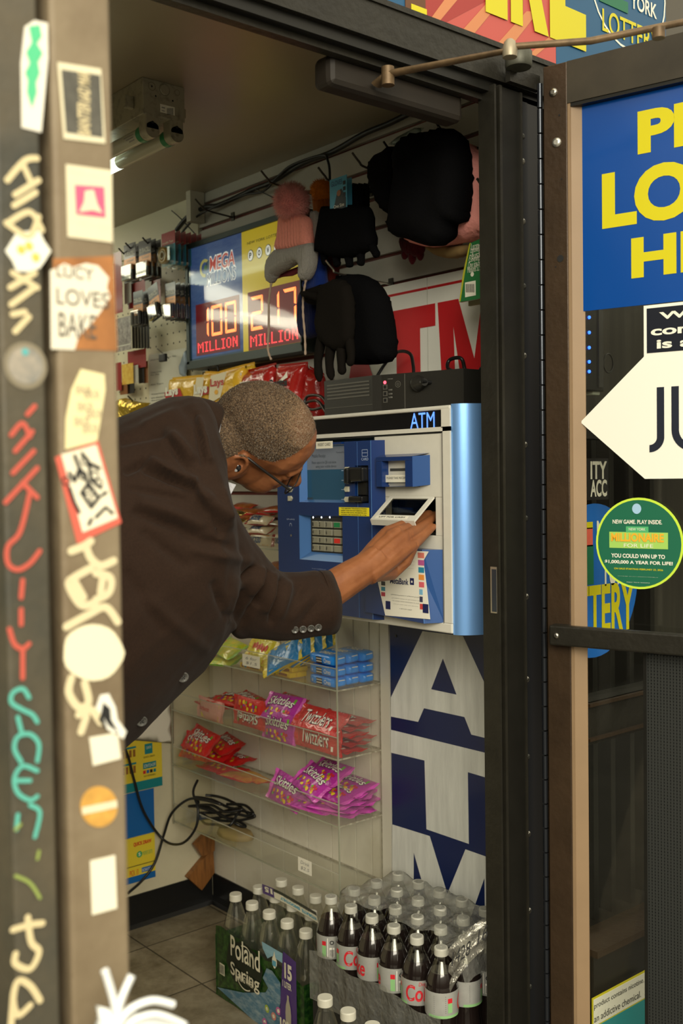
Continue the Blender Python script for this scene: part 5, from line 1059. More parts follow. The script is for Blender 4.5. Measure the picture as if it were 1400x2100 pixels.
# upper shelf: caramel bars
snm = M('snickers_brown', (.30, .19, .08), r=.3, coat=.4, var=.5, vs=40, vc=(.60, .50, .32)); snb = M('snickers_tan', (.55, .46, .30), r=.3, coat=.4); snbl = M('snickers_blue', (.02, .05, .13), .4)
def sn_art(m_, Wp, L, W_): m_.rect(Wp, -L*.42, -W_*.36, L*.16, W_*.36, .0003, white_l); m_.t(Wp, 'SNICKERS', -L*.40, -W_*.26, L*.14, W_*.26, snbl, .0006, bold=.06, shear=.15); m_.rect(Wp, L*.18, -W_*.4, L*.42, W_*.4, .0003, M('snick_orange', (.55, .22, .03), .4))
sn = pouch(.100, .034, .022, snb, M('snick_end', (.30, .03, .02), **foil), sn_art, 'x', 'candy bar', 'candy_bar', 'caramel chocolate bars above', crimp=.007, seed=11)
for i, (px, py, X, tl, l) in enumerate([(535, 1108, 1.715, 10, 'caramel bar facing out at the foot of the stack'), (533, 1088, 1.722, 60, 'caramel bar lying second in the stack'), (533, 1068, 1.725, 50, 'top caramel bar of the stack'), (586, 1110, 1.716, 10, 'caramel bar half behind the cash machine'), (560, 1075, 1.775, 80, 'caramel bar at the back of the stack')]):
    put(sn, at(px, py, X), tl, 0, 0, l)
gd = pouch(.09, .03, .02, M('gold_foil', (.55, .42, .12), .2, metal=.9, bump=.3, bs=80), M('gold_foil', (.5, .4, .1)), None, 'x', 'candy bar', 'candy_bar', 'gold wrapped bars', crimp=.006, seed=12)
for i in range(5): put(gd, (1.725, at(478, 1115-16*i, 1.725)[1], at(478, 1113-15*i, 1.725)[2]), 85, 0, 0, ['lowest', 'second', 'middle', 'fourth', 'topmost'][i]+' gold wrapped bar in the column by the jacket')
rdb = pouch(.11, .04, .02, M('red_brown_wrap', (.25, .04, .015), r=.3, coat=.4, var=.8, vs=40, vc=(.40, .14, .03)), candm[3], None, 'x', 'candy bar', 'candy_bar', 'dark red bars at the back', crimp=.006, seed=13)
for i, (px, py, X) in enumerate([(500, 1062, 1.79), (505, 1050, 1.80), (545, 1050, 1.82), (570, 1045, 1.78), (500, 1038, 1.83), (560, 1170, 1.73), (575, 1160, 1.76)]):
    p = at(px, py, X); put(rdb, p, 75, (i*31) % 20-10, (i*17) % 20-10, ['dark red bar behind the gold column', 'dark red bar on top of the gold column side', 'dark red bar at the back of the upper shelf', 'dark red bar beside the cash machine edge', 'highest dark red bar, against the wall', 'dark red bar on the lower hidden shelf', 'dark red bar tilted over its neighbour'][i])
# price tags
def tagp(px0, px1, X, lines, lab):
    m_ = MB(); Ft = WX(X); m_.pbox(Ft, px0, px1, 0, .0006, paper)
    a0, b1 = Ft.pa(*px0); a1, b0 = Ft.pa(*px1); w, h_ = a1-a0, b1-b0
    for i, l in enumerate(lines): m_.t(Ft, l, a0+w*.2, b0+h_*(.58-.42*i), a0+w*.85, b0+h_*(.82-.40*i), M('pencil', (.25, .24, .22), .6), .001, shear=.2)
    return m_.build('price_tag', None, lab, 'price tag')
tagp((497, 1340), (533, 1372), 1.6985, ['6 for', '$1.5'], 'white handwritten price tag on the top candy lip')
tagp((611, 1756), (639, 1797), 1.6985, ['Drink', '$2.5'], 'white handwritten price tag on the lowest clear box')
# coil of cable on the lowest shelf and the lead trailing to the floor
rr = random.Random(11)
pts = []
for k in range(46):
    t = k*.62; R_ = .036+.030*rr.random(); pts.append(Vector((1.765+R_*.8*math.sin(t)+.006*rr.uniform(-1, 1), 2.69+1.9*R_*math.cos(t*1.07), .325+.055*(.5+.5*math.sin(t*.7+1))+.02*rr.random())))
coil = MB(); coil.tube(cat_spline(pts, 5), .0042, cab, 7); coil.build('cable_coil', None, 'tangled black cable heaped at the left end of the lowest shelf', 'cable')
cable('hanging_cable', 'black cable looping out of the coil and down past the posters', [PX(420, 1640, 1.77), PX(400, 1618, 1.74), PX(375, 1625, 1.71), PX(360, 1650, 1.69), PX(372, 1672, 1.68)][:1]+[PX(455, 1650, 1.72), PX(415, 1640, 1.69), PX(385, 1640, 1.68), PX(352, 1668, 1.675), PY(336, 1712, 2.868), PY(318, 1768, 2.872), PY(292, 1805, 2.872), PY(262, 1832, 2.86)], .0042, 8)
cable('hanging_cable', 'thin black cable falling from behind the jacket and looping back up', [PY(240, 1500, 2.86), PY(262, 1550, 2.872), PY(275, 1600, 2.872), PY(295, 1665, 2.872), PY(335, 1722, 2.86), PX(372, 1730, 1.66), PX(400, 1700, 1.67), PX(406, 1660, 1.68), PX(396, 1625, 1.69), PX(405, 1600, 1.72)], .0040, 8)
mb = MB(); mb.inflate(Fr((0, 0, .3105), (1, 0, 0), (0, -1, 0), (0, 0, 1)), [(1.715+.05+.045*math.cos(t*.35), -2.62+.075*math.sin(t*.35)) for t in range(18)], .018, .0, M('tan_cloth', (.28, .20, .08), .8), .012, .02); mb.build('tan_bundle', None, 'flat tan bundle under the coiled cable on the lowest shelf', 'bundle')
# scraps of wood leaning in the corner
wd = M('wood_scrap', (.30, .12, .03), .5, var=.5, vs=12, stretch=(8, 8, 1))
Bk = WY(2.868)
mb = MB(); mb.prism(Bk, [Bk.pa(*p) for p in ((385, 1800), (437, 1738), (440, 1790), (414, 1826))], -.02, 0, wd); mb.build('wood_scrap', None, 'brown wooden offcut pointing down in the corner', 'wood scrap')
Bk2 = WY(2.845)
mb = MB(); mb.prism(Bk2, [Bk2.pa(*p) for p in ((400, 1733), (420, 1712), (441, 1718), (440, 1745), (416, 1757))], -.018, 0, wd); mb.build('wood_scrap', None, 'short brown wooden offcut above the longer one', 'wood scrap')
# posters and the hanging sheet on the counter front
Cq = WY(2.889); py_ = M('poster_yellow', (.75, .58, .04), .4); tealp = M('poster_teal', (.01, .22, .24), .4); pbl = M('poster_blue', (.01, .12, .38), .4)
def poster(a0, z0, a1, z1, fn, lab):
    global mb
    s_ = thing('poster', lab, 'poster', (a0, 2.889, z0)); mb = MB(); mb.fbox(Cq, a0, z0, a1, z1, 0, .002, py_ if fn != 'b' else pbl, .0); mb.build('sheet', s_); mb = MB()
    if fn == 'y1':
        mb.fbox(Cq, a0, z0, a1, z0+.028, .002, .0024, tealp); X_ = a1-.055
        mb.fbox(Cq, X_-.005, z1-.060, X_+.022, z1-.028, .002, .0024, tealp); mb.t(Cq, 'QUICK', X_, z1-.045, X_+.018, z1-.036, wht, .003); mb.t(Cq, 'QUICK DRAW', X_-.010, z1-.072, X_+.030, z1-.066, inkk, .003)
        mb.fbox(Cq, X_-.012, z1-.105, X_+.034, z1-.086, .002, .0024, tealp); mb.t(Cq, 'SCRATCH-OFF', X_-.009, z1-.101, X_+.031, z1-.091, wht, .003)
        for i in range(4): mb.fbox(Cq, X_-.012+.012*i, z1-.120, X_-.003+.012*i, z1-.110, .002, .0026, (candm[3], pbl, inkk, tealp)[i])
        mb.t(Cq, 'PLAY RESPONSIBLY', X_-.010, z1-.130, X_+.032, z1-.125, inkk, .003)
        for z in (z1-.06, z1-.11): [mb.rect(Cq, X_-.085+.013*q_, z, X_-.077+.013*q_, z+.022, .003, M('poster_brown', (.30, .12, .02), .5)) for q_ in range(4)]; mb.fbox(Cq, X_-.085, z+.026, X_-.035, z+.032, .002, .0024, tealp)
    if fn == 'y2':
        mb.t(Cq, 'QUICK DRAW', a1-.075, z1-.030, a1-.012, z1-.016, candm[3], .003, bold=.04); mb.disc(Cq, a1-.055, z1-.056, .010, .0026, M('money_green', (.05, .35, .12), .4), 18); mb.t(Cq, '$', a1-.059, z1-.062, a1-.051, z1-.050, wht, .003); mb.t(Cq, 'MONEY DOTS', a1-.043, z1-.062, a1-.010, z1-.050, M('money_green', (.05, .35, .12), .4), .003)
        mb.fbox(Cq, a1-.10, z1-.090, a1-.002, z1-.088, .002, .0024, inkk); mb.fbox(Cq, a1-.048, z1-.115, a1-.010, z1-.100, .002, .0024, pbl); mb.t(Cq, 'SCRATCH', a1-.046, z1-.112, a1-.012, z1-.104, wht, .003)
        mb.fbox(Cq, a0, z0, a1, z0+.020, .002, .0024, pbl); mb.t(Cq, 'PICK 10', a1-.09, z1-.118, a1-.060, z1-.100, candm[3], .003)
    if mb.v: mb.build('printing', s_)
poster(1.46, .422, 1.674, .590, 'y1', 'yellow lottery poster with teal foot, highest on the counter front'); poster(1.45, .282, 1.643, .419, 'b', 'plain blue poster panel between the two yellow ones'); poster(1.45, .140, 1.643, .280, 'y2', 'yellow lottery poster with blue foot, lowest')
mb = MB(); mb.inflate(WY(2.884), [(1.50, .60), (1.716, .547), (1.722, .90), (1.50, .92)], .002, .0005, paper, .03, .01, .003, 12, 3); mb.build('paper_sheet', None, 'blank white paper hanging on the counter front above the posters', 'paper')
# ================================================================ DRINKS ON THE FLOOR
colam = M('cola_dark', (.012, .008, .007), .06, coat=.6); petc = M('clear_pet', (.7, .7, .62), .08, film=(.10, (.93, .92, .88))); capg = M('cap_grey', (.50, .49, .42), .4); lab_s = M('label_silver', (.42, .42, .39), .35, metal=.25, var=.1, vs=60); coke = M('coke_red', (.60, .02, .03), .4); lgreen = M('label_green', (.25, .48, .20), .4)
def cyl(O, r, a0=0): return Warp(lambda a, b, h: (O[0]+(r+h)*math.sin(a/r+a0), O[1]-(r+h)*math.cos(a/r+a0), O[2]+b))
def soda():
    r_ = thing('soda_bottle', 'x', 'bottle', (0, 0, 0), 'diet cola bottles in the wrapped case'); R_ = .0345
    m_ = MB(); low = [(.022, .0), (.030, .004), (.0335, .012), (.0325, .030), (.0345, .045), (.0330, .062), (.0315, .078), (.0330, .092), (.0345, .098), (.0345, .152), (.0335, .158), (.0310, .170), (.0245, .186)]
    m_.lathe(low, (0, 0, 0), colam, 20, caps=True); m_.build('cola', r_)
    m_ = MB(); m_.lathe([(.0247, .184), (.0190, .197), (.0145, .207), (.0125, .212), (.0125, .220)], (0, 0, 0), petc, 20, caps=False); m_.build('neck', r_)
    m_ = MB(); n = 40; m_.lathe([(.0144, .218), (.0146, .219), (.0146, .231), (.0138, .2335)], (0, 0, 0), capg, n, smooth=False)
    for q in (.004, .007, .010): m_.annulus(Fr((0, 0, .2337), (1, 0, 0), (0, 1, 0), (0, 0, 1)), 0, 0, q-.0004, q+.0004, .0002, M('cap_print', (.12, .12, .11), .5), 18)
    m_.build('cap', r_)
    m_ = MB(); m_.lathe([(.0349, .099), (.0350, .1), (.0350, .151), (.0349, .152)], (0, 0, 0), lab_s, 28, caps=False); m_.build('label', r_); lb = m_
    m_ = MB(); C = cyl((0, 0, 0), .0351); m_.t(C, 'Coke', -.034, .108, .034, .143, coke, .0004, bold=.02, shear=.1); m_.t(C, 'Diet', -.005, .141, .010, .149, coke, .0004, shear=.2)
    C2 = cyl((0, 0, 0), .0351, 2.15); m_.rect(C2, -.014, .104, -.004, .130, .0003, lgreen); m_.rect(C2, -.014, .130, -.004, .140, .0003, coke); m_.rect(C2, -.001, .104, .001, .148, .0003, white_l); m_.rect(C2, .004, .104, .016, .126, .0003, white_l)
    for k in range(7): m_.rect(C2, .005+.0015*k, .105, .0058+.0015*k, .122, .0005, inkk)
    m_.annulus(C2, .010, .138, .003, .005, .0005, inkk, 12)
    C3 = cyl((0, 0, 0), .0351, -2.0); 
    for k in range(9): m_.rect(C3, -.020, .110+.0042*k, .006, .1117+.0042*k, .0003, M('fine_print', (.20, .20, .19), .5))
    for k in range(16): m_.rect(C3, -.033+.0045*k, .0995, -.0285+.0045*k, .105, .0003, lgreen)
    m_.rect(C3, .010, .130, .020, .140, .0003, coke); m_.rect(C3, .010, .110, .020, .130, .0003, lgreen)
    m_.build('label_printing', r_); return r_
SB = .168
b0 = soda(); rots = [2.75, 5.6, 2.2, 2.4, 5.75, -2.2+6.28]
mb = MB(); mb.box((1.507, 1.500, .0), (1.795, 1.93, SB-.002), M('crate_black', (.015, .015, .015), .5), .006); mb.build('bottle_crate', None, 'low black crate carrying the cola case', 'crate')
first = True
for k in range(6):
    for j in range(4):
        X, Y = 1.541+.0715*j, 1.895-.072*k
        # angle so that the wanted side meets the eye
        face = math.atan2(Y, X); a = face-math.pi/2+(0, -2.15, -.0, -2.4, 0.1, 2.0)[k] if j == 0 else face-math.pi/2+((k*5+j*7) % 6)
        a = {0: -2.15-.25, 1: .45, 2: -1.5, 3: -2.05, 4: .15+.0, 5: 2.0}[k]-.7 if j == 0 else ((k*5+j*7) % 6)
        m_ = Matrix.Translation((X, Y, SB)) @ Matrix.Rotation(a, 4, 'Z')
        r_ = ('front row nearest the panelled corner', 'second of the front row from the corner', 'third of the front row', 'fourth of the front row', 'fifth of the front row', 'front row nearest the door jamb')[k]
        l = 'diet cola bottle, '+r_ if j == 0 else 'diet cola bottle under the clear wrap, %s row back, %s' % (('second', 'third', 'rearmost')[j-1], ('corner end', 'next to corner end', 'third from the corner', 'third from the jamb', 'next to jamb end', 'jamb end')[k])
        if first: b0.matrix_basis = m_; b0['label'] = l; first = False
        else: dup(b0, m_, l)
for q, (X, Y, l) in enumerate([(1.663, 1.455, 'x')][:0]): pass
# loose clear wrap over the rear rows, gathered at the jamb end
wrapm = M('shrink_wrap', (.55, .55, .50), .16, bump=.5, bs=45, film=(.10, (.95, .95, .93), .22))
WT = SB+.2365
def wz(x, y):
    if x < 1.575: e_ = (1.575-x)/.075; 
    d = 0
    k = (y-1.535)/.072; j = (x-1.541)/.0715
    dip = .010*(1-math.cos(2*math.pi*k))*.5+.010*(1-math.cos(2*math.pi*j))*.5
    z = WT-dip*.8+.006*noise.noise(Vector((x*22, y*22, 1)))+.003*noise.noise(Vector((x*70, y*70, 4)))
    ex = max(0, x-1.775); ey = max(0, y-1.915); ez_ = max(0, 1.515-y); z -= 3.0*ex+3.2*ey+3.0*ez_
    return z
nx, ny = 36, 52; V = []; 
for i in range(nx+1):
    for j in range(ny+1):
        y = 1.495+.455*j/ny; x0 = 1.574+.016*math.sin(y*40)+.012*noise.noise(Vector((y*30, 2, 0))); x = x0+(1.805-x0)*i/nx; V.append((x, y, max(wz(x, y), .25)))
mb = MB(); mb.add(V, [(i*(ny+1)+j, (i+1)*(ny+1)+j, (i+1)*(ny+1)+j+1, i*(ny+1)+j+1) for i in range(nx) for j in range(ny)], wrapm, True)
fx0 = len(mb.v); V = [(1.5015+.0016*math.sin(y*87)+.001*noise.noise(Vector((y*60, z*60, 3))), y, z) for y in [1.498+.43*i/60 for i in range(61)] for z in (.16, .20, .24, .275+.008*math.sin(y*31))]
mb.add(V, [(i*4+j, i*4+j+1, i*4+j+5, i*4+j+4) for i in range(60) for j in range(3)], wrapm, True)
mb.build('shrink_wrap', None, 'cloudy clear plastic wrap over the rear diet cola rows', 'plastic wrap')
gm = M('wrap_folds', (.62, .60, .52), .2, bump=.3, bs=60, film=(.22, (.95, .95, .92), .13)); mb = MB()
rings = []
for k in range(15):
    t = k/14; c = PX(925, 1990, 1.53).lerp(PX(1012, 1905, 1.60), t)+Vector((0, 0, .012*math.sin(t*3.1))); w = .045-.018*t
    rings.append([c+Vector((0, 0, w*(u/8-.5)*2))+Vector((-.006*math.sin(u*1.9+k*.3)-.004, -.004*math.sin(u*2.3), 0)) for u in range(9)])
mb.loft(rings, gm, False, True, False); mb.build('wrap_gather', None, 'pleated fold of clear wrap with handwritten numbers by the jamb', 'plastic wrap')
Wt = Warp(lambda a, b, h: PX(928, 1965, 1.515).lerp(PX(1010, 1908, 1.58), a)+Vector((-.006-h, -.002, b)))
mb = MB(); mb.t(Wt, '1428', .02, -.016, .50, .012, inkk, .002, bold=0, shear=.2); mb.t(Wt, '16', .66, -.008, .92, .020, inkk, .002, shear=.2); mb.build('handwriting', bpy.data.objects['wrap_gather'])

# ---- spring water packs
petw = M('water_pet', (.8, .8, .72), .06, film=(.15, (.98, .98, .95), .02)); capw = M('cap_white', (.62, .60, .50), .4)
def water():
    r_ = thing('water_bottle', 'x', 'bottle', (0, 0, 0), 'clear spring water bottles'); m_ = MB()
    m_.lathe([(.030, 0), (.036, .006), (.0365, .03), (.035, .05), (.0365, .07), (.0365, .16), (.0355, .175), (.032, .195), (.024, .222), (.0165, .245), (.0140, .254), (.0140, .262)], (0, 0, 0), petw, 20, caps=True); m_.build('body', r_)
    m_ = MB(); m_.lathe([(.0162, .257), (.0165, .258), (.0165, .272), (.0155, .2745)], (0, 0, 0), capw, 28, smooth=False); m_.build('cap', r_); return r_
wb = water(); first = True
for j in range(3):
    for k in range(5):
        l = 'clear one-litre water bottle, %s row, %s' % (('front', 'middle', 'rear')[j], ('far end', 'second from the far end', 'middle place', 'second from the cola case', 'end nearest the cola case')[k])
        m_ = Matrix.Translation((1.560+.0757*j, 2.320-.0757*k, .002)) @ Matrix.Rotation(k, 4, 'Z')
        if first: wb.matrix_basis = m_; wb['label'] = l; first = False
        else: dup(wb, m_, l)
for j in range(1):
    for k in range(4): dup(wb, Matrix.Translation((1.385+.0757*j, 1.728-.0757*k, .002)), 'water bottle in the nearer pack, '+('far end', 'second from far end', 'third place', 'door end')[k])
forest = M('forest_print', (.005, .024, .006), .3, coat=.4, var=1, vs=75, vc=(.028, .085, .012), thr=(.4, .62)); fdark = M('forest_dark', (.005, .014, .007), .3, coat=.4, var=.6, vs=30); river = M('river_print', (.06, .16, .24), .3, coat=.4, var=1, vs=26, vc=(.28, .36, .38), thr=(.45, .75), stretch=(1, 1, 3)); purple = M('print_purple', (.065, .03, .16), .3, coat=.4); cmint = M('print_cream', (.66, .62, .46), .4)
def wpack(name, X, Yfar, Ynear, label, top):
    s_ = thing(name, label, 'bottle pack', (X, (Yfar+Ynear)/2, 0)); m_ = MB()
    def f(u, v, h):   # u along the front (m from far end), v height; scalloped between bottles
        y = Yfar-u; return Vector((X+.002*(1-abs(math.cos(math.pi*(u-.038+.0)/.0757)))-h, y, v))
    W_ = Warp(f); L = Yfar-Ynear; n = 40; V = []; nz_ = 8
    for i in range(n+1):
        u = L*i/n; ztop = .188+.010*abs(math.cos(math.pi*(u-.038)/.0757))-.03*(u/L) if top else .175
        for j in range(nz_+1): V.append(f(u, .002+(ztop-.002)*j/nz_, 0))
    m_.add(V, [(i*(nz_+1)+j, (i+1)*(nz_+1)+j, (i+1)*(nz_+1)+j+1, i*(nz_+1)+j+1) for i in range(n) for j in range(nz_)], forest, True)
    # near and far ends
    D = .235 if top else .080
    for y, sg in ((Ynear, -1), (Yfar, 1)): m_.add([(X, y, .002), (X+D, y, .002), (X+D, y, .165), (X, y, .165)], [(0, 1, 2, 3) if sg < 0 else (3, 2, 1, 0)], forest)
    m_.build('printed_wrap', s_); return s_, W_
ws, WW = wpack('water_pack', 1.5205, 2.361, 1.977, 'spring water fifteen-bottle pack in green printed wrap on the floor', True)
mb = MB()
def up(px, py): p = PX(px, py, 1.520); return (2.361-p.y, p.z)
def up_poly(pts, h, m): 
    P = [up(*p) for p in pts]
    mb.add([WW.pt(a, b, h) for a, b in P], [tuple(range(len(P)))], m)
up_poly([(444, 2020), (470, 2028), (500, 2040), (545, 2052), (575, 2010), (577, 1985), (545, 2005), (500, 2000), (470, 2025)][:0] or [(446, 2024), (500, 2035), (545, 2035), (566, 2000), (575, 2020), (575, 2120), (540, 2110)], .0035, river)
up_poly([(540, 2005), (548, 1985), (560, 1990), (576, 2015), (578, 2060), (560, 2040)], .004, river)
up_poly([(583, 1950), (610, 1972), (612, 2100), (606, 2130), (578, 2130), (576, 2110), (578, 2040)], .006, purple)
up_poly([(470, 1935), (497, 1930), (528, 1955), (540, 1990), (534, 2035), (505, 2035), (478, 2005), (466, 1970)], .004, fdark)
up_poly([(538, 1930), (580, 1955), (580, 1975), (560, 1960), (550, 1965), (540, 1945)], .004, M('print_sky', (.22, .38, .45), .3))
def upt(txt, p0, p1, m, h, bold=0, dy=0):
    (a0, b0), (a1, b1) = up(*p0), up(*p1); mb.t(Warp(lambda a, b, hh: WW.pt(a, b, hh)), txt, min(a0, a1), min(b0, b1), max(a0, a1), max(b0, b1), m, h, bold=bold)
upt('Poland', (475, 1958), (535, 1950), cmint, .0055, .012)
mb.v = mb.v; 
def rowtext(txt, pl, pr, hpx, m, h, bold=0):   # sits between two sight points on the baseline; hpx rows tall
    a0, b0 = up(*pl); a1, b1 = up(*pr); _, bt = up(pl[0], pl[1]-hpx); vs, fs = text_geo(txt, bold, 0, 5); hh = bt-b0; zb = (b0+b1)/2
    mb.add([WW.pt(a0+(a1-a0)*x, zb+hh*y, h) for x, y in vs], fs, m)
rowtext('Spring', (475, 2010), (535, 2010+24), 34, cmint, .0055, .012); rowtext('SPRING WATER', (491, 2010), (521, 2025), 13, cmint, .0055, .02)
rowtext('15', (587, 2005), (603, 2012), 32, cmint, .0075, .05); rowtext('1 LITER', (583, 2022), (602, 2030), 13, cmint, .0075, .03); rowtext('100', (578, 2108), (598, 2112), 20, cmint, .0075, .04)
a, b = up(595, 2070); mb.add([WW.pt(a+x, b+y, .0072) for x, y in ((-.011, -.045), (.011, -.045), (.012, -.01), (.010, .008), (.004, .025), (.004, .036), (-.004, .036), (-.004, .025), (-.010, .008), (-.012, -.01))], [tuple(range(10))], M('print_tan', (.40, .36, .27), .4))
a, b = up(566, 1972); mb.add([WW.pt(a+.010*math.sin(t)*(1 if abs(math.sin(t/2)) > .5 else .75), b-.016*math.cos(t)+(.012 if abs(t-math.pi) < .3 else 0), .006) for t in [i*.3927 for i in range(16)]], [tuple(range(16))], cmint); mb.add([WW.pt(a-.0075, b-.010, .0068), WW.pt(a+.0075, b-.010, .0068), WW.pt(a+.0075, b+.004, .0068), WW.pt(a-.0075, b+.004, .0068)], [(0, 1, 2, 3)], M('print_aqua', (.10, .32, .42), .4))
a, b = up(505, 1985); mb.annulus(WW, a, b, .044, .0465, .0058, cmint, 16, .5, 1.9, 1.25); mb.annulus(WW, a, b, .044, .0465, .0058, cmint, 16, 3.6, 5.2, 1.25)
a0, b0 = up(453, 1995); mb.add([WW.pt(a0, b0, .005), WW.pt(a0+.024, b0, .005), WW.pt(a0+.024, b0+.030, .005), WW.pt(a0, b0+.030, .005)], [(0, 1, 2, 3)], cmint)
for k in range(8): x = a0+.002+.0026*k; mb.add([WW.pt(x, b0+.003, .0056), WW.pt(x+.0012, b0+.003, .0056), WW.pt(x+.0012, b0+.027, .0056), WW.pt(x, b0+.027, .0056)], [(0, 1, 2, 3)], inkk)
for k, (px, py, m_) in enumerate([(549, 2068, M('flower_lime', (.35, .45, .06), .5)), (564, 2083, M('flower_coral', (.55, .22, .18), .5)), (545, 2095, M('flower_pink', (.45, .12, .28), .5)), (574, 2072, MATS['flower_pink'])]): a, b = up(px, py); mb.disc(WW, a, b, .010, .0045+.0005*k, m_, 12); mb.disc(WW, a, b, .005, .0048+.0005*k, cmint, 10)
mb.build('printing', ws)
# carry strap over the caps
mb = MB(); st = [PZ(x, y, z) for x, y, z in ((538, 1822, .283), (575, 1838, .281), (610, 1858, .279), (650, 1882, .281))]; sp_ = cat_spline(st, 6); nrm = Vector((.55, .83, 0)); rings = [[p-nrm*.033, p-nrm*.011, p+nrm*.011, p+nrm*.033] for p in sp_]
n = len(rings)
for i in range(n-1):
    for j in range(3):
        m_ = purple if i < 4 else (cmint if j < 2 else fdark); mb.add([rings[i][j], rings[i][j+1], rings[i+1][j+1], rings[i+1][j]], [(0, 1, 2, 3)], m_)
S_ = Warp(lambda a, b, h: sp_[min(int(a*(n-1)), n-2)].lerp(sp_[min(int(a*(n-1)), n-2)+1], a*(n-1)-int(min(a*(n-1), n-2)))+nrm*b+Vector((0, 0, .001+h)))
mb.t(S_, 'SMOOTHLY', .70, -.006, .32, -.026, MATS['print_aqua'], .0005, bold=.05); mb.t(S_, 'HYDRATE', .97, -.006, .73, -.026, MATS['print_aqua'], .0005, bold=.05); mb.t(S_, '15', .20, .020, .06, -.018, cmint, .0005, bold=.05); mb.t(S_, 'zero calories', .85, .008, .40, 0, inkk, .0005)
mb.build('carry_strap', ws)
ws2, WW2 = wpack('water_pack', 1.346, 1.768, 1.385, 'nearer spring water pack low in front of the diet cola', False)
WW = WW2; mb = MB()
def up(px, py): p = PX(px, py, 1.346); return (1.768-p.y, p.z)
a, b = .125, .085; mb.disc(WW, a, b, .062, .0040, fdark, 24, .075); mb.annulus(WW, a, b, .060, .064, .0055, cmint, 16, .4, 2.7, 1.2)
mb.t(WW, 'Poland', a-.055, b+.005, a+.055, b+.055, cmint, .006, bold=.04); mb.t(WW, 'Spring', a-.055, b-.050, a+.055, b-.005, cmint, .006, bold=.04); mb.build('printing', ws2)
# ================================================================ GOODS HANGING ON THE WALL
knk = dict(bump=.9, bs=9, bd=.004)
def knit(name, c, **k): return M(name, c, .95, spec=.1, sheen=.1, var=.35, vs=160, bump=1, bs=26, stretch=(9, 9, .8), bd=.0035, **k)
blackk = M('black_knit', (.004, .004, .0045), .95, spec=.05, bump=.6, bs=220, bd=.002); blackw = M('black_fleece', (.009, .0075, .006), .95, spec=.06, bump=.5, bs=300, bd=.001)
pinkk = knit('pink_knit', (.90, .33, .25)); greyk = knit('grey_knit', (.34, .325, .29)); pinkl = M('pink_jersey', (.85, .34, .30), .85, bump=.3, bs=60, spec=.2)
hookm = M('hook_metal', (.06, .055, .045), .35, metal=.7)
def hook(px, py, X, lab, chrome=False, ln=None):
    T = PX(px, py, X); m_ = MB(); b = Vector((1.855, T.y-.0, T.z-.035)); m_.tube(cat_spline([b+Vector((0, 0, .0)), Vector((X+.045, T.y, T.z-.028)), Vector((X+.022, T.y, T.z-.018)), T], 4), .0028, steel if chrome else hookm, 7)
    m_.box((1.852, T.y-.008, T.z-.045), (1.857, T.y+.008, T.z-.02), hookm); return m_.build('display_hook', None, lab, 'hook')
hook(535, 350, 1.66, 'black display hook above the pink pompom'); hook(652, 343, 1.68, 'black display hook holding the blue glove cards'); hook(722, 313, 1.68, 'bare black hook between the gloves and the black beanies')
hook(786, 290, 1.70, 'black hook at the left of the black beanie cluster'); hook(892, 248, 1.70, 'black hook with white tags over the beanies'); hook(978, 366, 1.66, 'hook tip sticking out over the pink garment')
hook(400, 408, 1.72, 'black hook above the jackpot sign corner'); hook(668, 534, 1.64, 'chrome hook holding the lower black gloves', True)
def blob(name, lab, cat, X, px, tf, tb, m, R=.03, sp=.010, wr=.003, seed=0, group=None, e=.5, ws=18):
    F = WX(X); m_ = MB(); m_.inflate(F, [F.pa(*p) for p in px], tf, tb, m, sp, R, wr, ws, seed, e=e); return m_.build(name, None, lab, cat, group)
def smooth(px, n=3): return [(v.x, v.y) for v in cat_spline([Vector((*p, 0)) for p in px+[px[0]]], n)][:-1]
def fur(mb, C, r, m, n=1100, L=.012, seed=1, w=.0007, sq=(1, 1, 1)):
    rr = random.Random(seed)
    for i in range(n):
        z = rr.uniform(-1, 1); t = rr.uniform(0, 6.283); q = math.sqrt(1-z*z); d = Vector((q*math.cos(t)*sq[0], q*math.sin(t)*sq[1], z*sq[2])); dj = (d+Vector((rr.uniform(-.35, .35), rr.uniform(-.35, .35), rr.uniform(-.35, .35)))).normalized()
        a = C+d*r*rr.uniform(.75, .95); b = C+d*r+dj*L*rr.uniform(.5, 1.15); s_ = d.cross(Vector((.3, .5, .8))).normalized()*w
        u_ = d.cross(s_).normalized()*w
        mb.add([a-s_, a+s_, a+u_*1.5, b], [(0, 1, 3), (1, 2, 3), (2, 0, 3)], m, True)
# pink pompom hat
h = thing('knit_hat', 'pink knit hat with pink pompom, grey cuff and hanging strings', 'hat', PX(600, 480, 1.68)); C = PX(598, 414, 1.66)
furp = M('fur_pink', (.98, .42, .37), .9, spec=.1, var=.3, vs=60)
mb = MB(); mb.lathe([(.0340*math.sin(t), -.0340*math.cos(t)) for t in [i*math.pi/10 for i in range(11)]], C, furp, 16, caps=False); fur(mb, C, .037, furp, 4200, .019, 2); mb.build('pompom', h)
F = WX(1.68); 
def ribbed(px, tf, tb, m, X, sp, dx, amp, seed=0):   # knit ribs run down the hat
    F = WX(X); m_ = MB(); m_.inflate(F, [F.pa(*p) for p in px], tf, tb, m, sp, .018, .001, 20, seed)
    a_ = [(-v[1]) for v in m_.v]; m_.v = [(v[0]-amp*abs(math.sin((-v[1])/dx*math.pi)), v[1], v[2]) for v in m_.v]; return m_
m_ = ribbed(smooth([(580, 446), (600, 438), (632, 444), (638, 470), (640, 505), (620, 512), (574, 516), (577, 480)]), .022, .02, pinkk, 1.68, .0035, .0125, .0035); m_.build('crown', h)
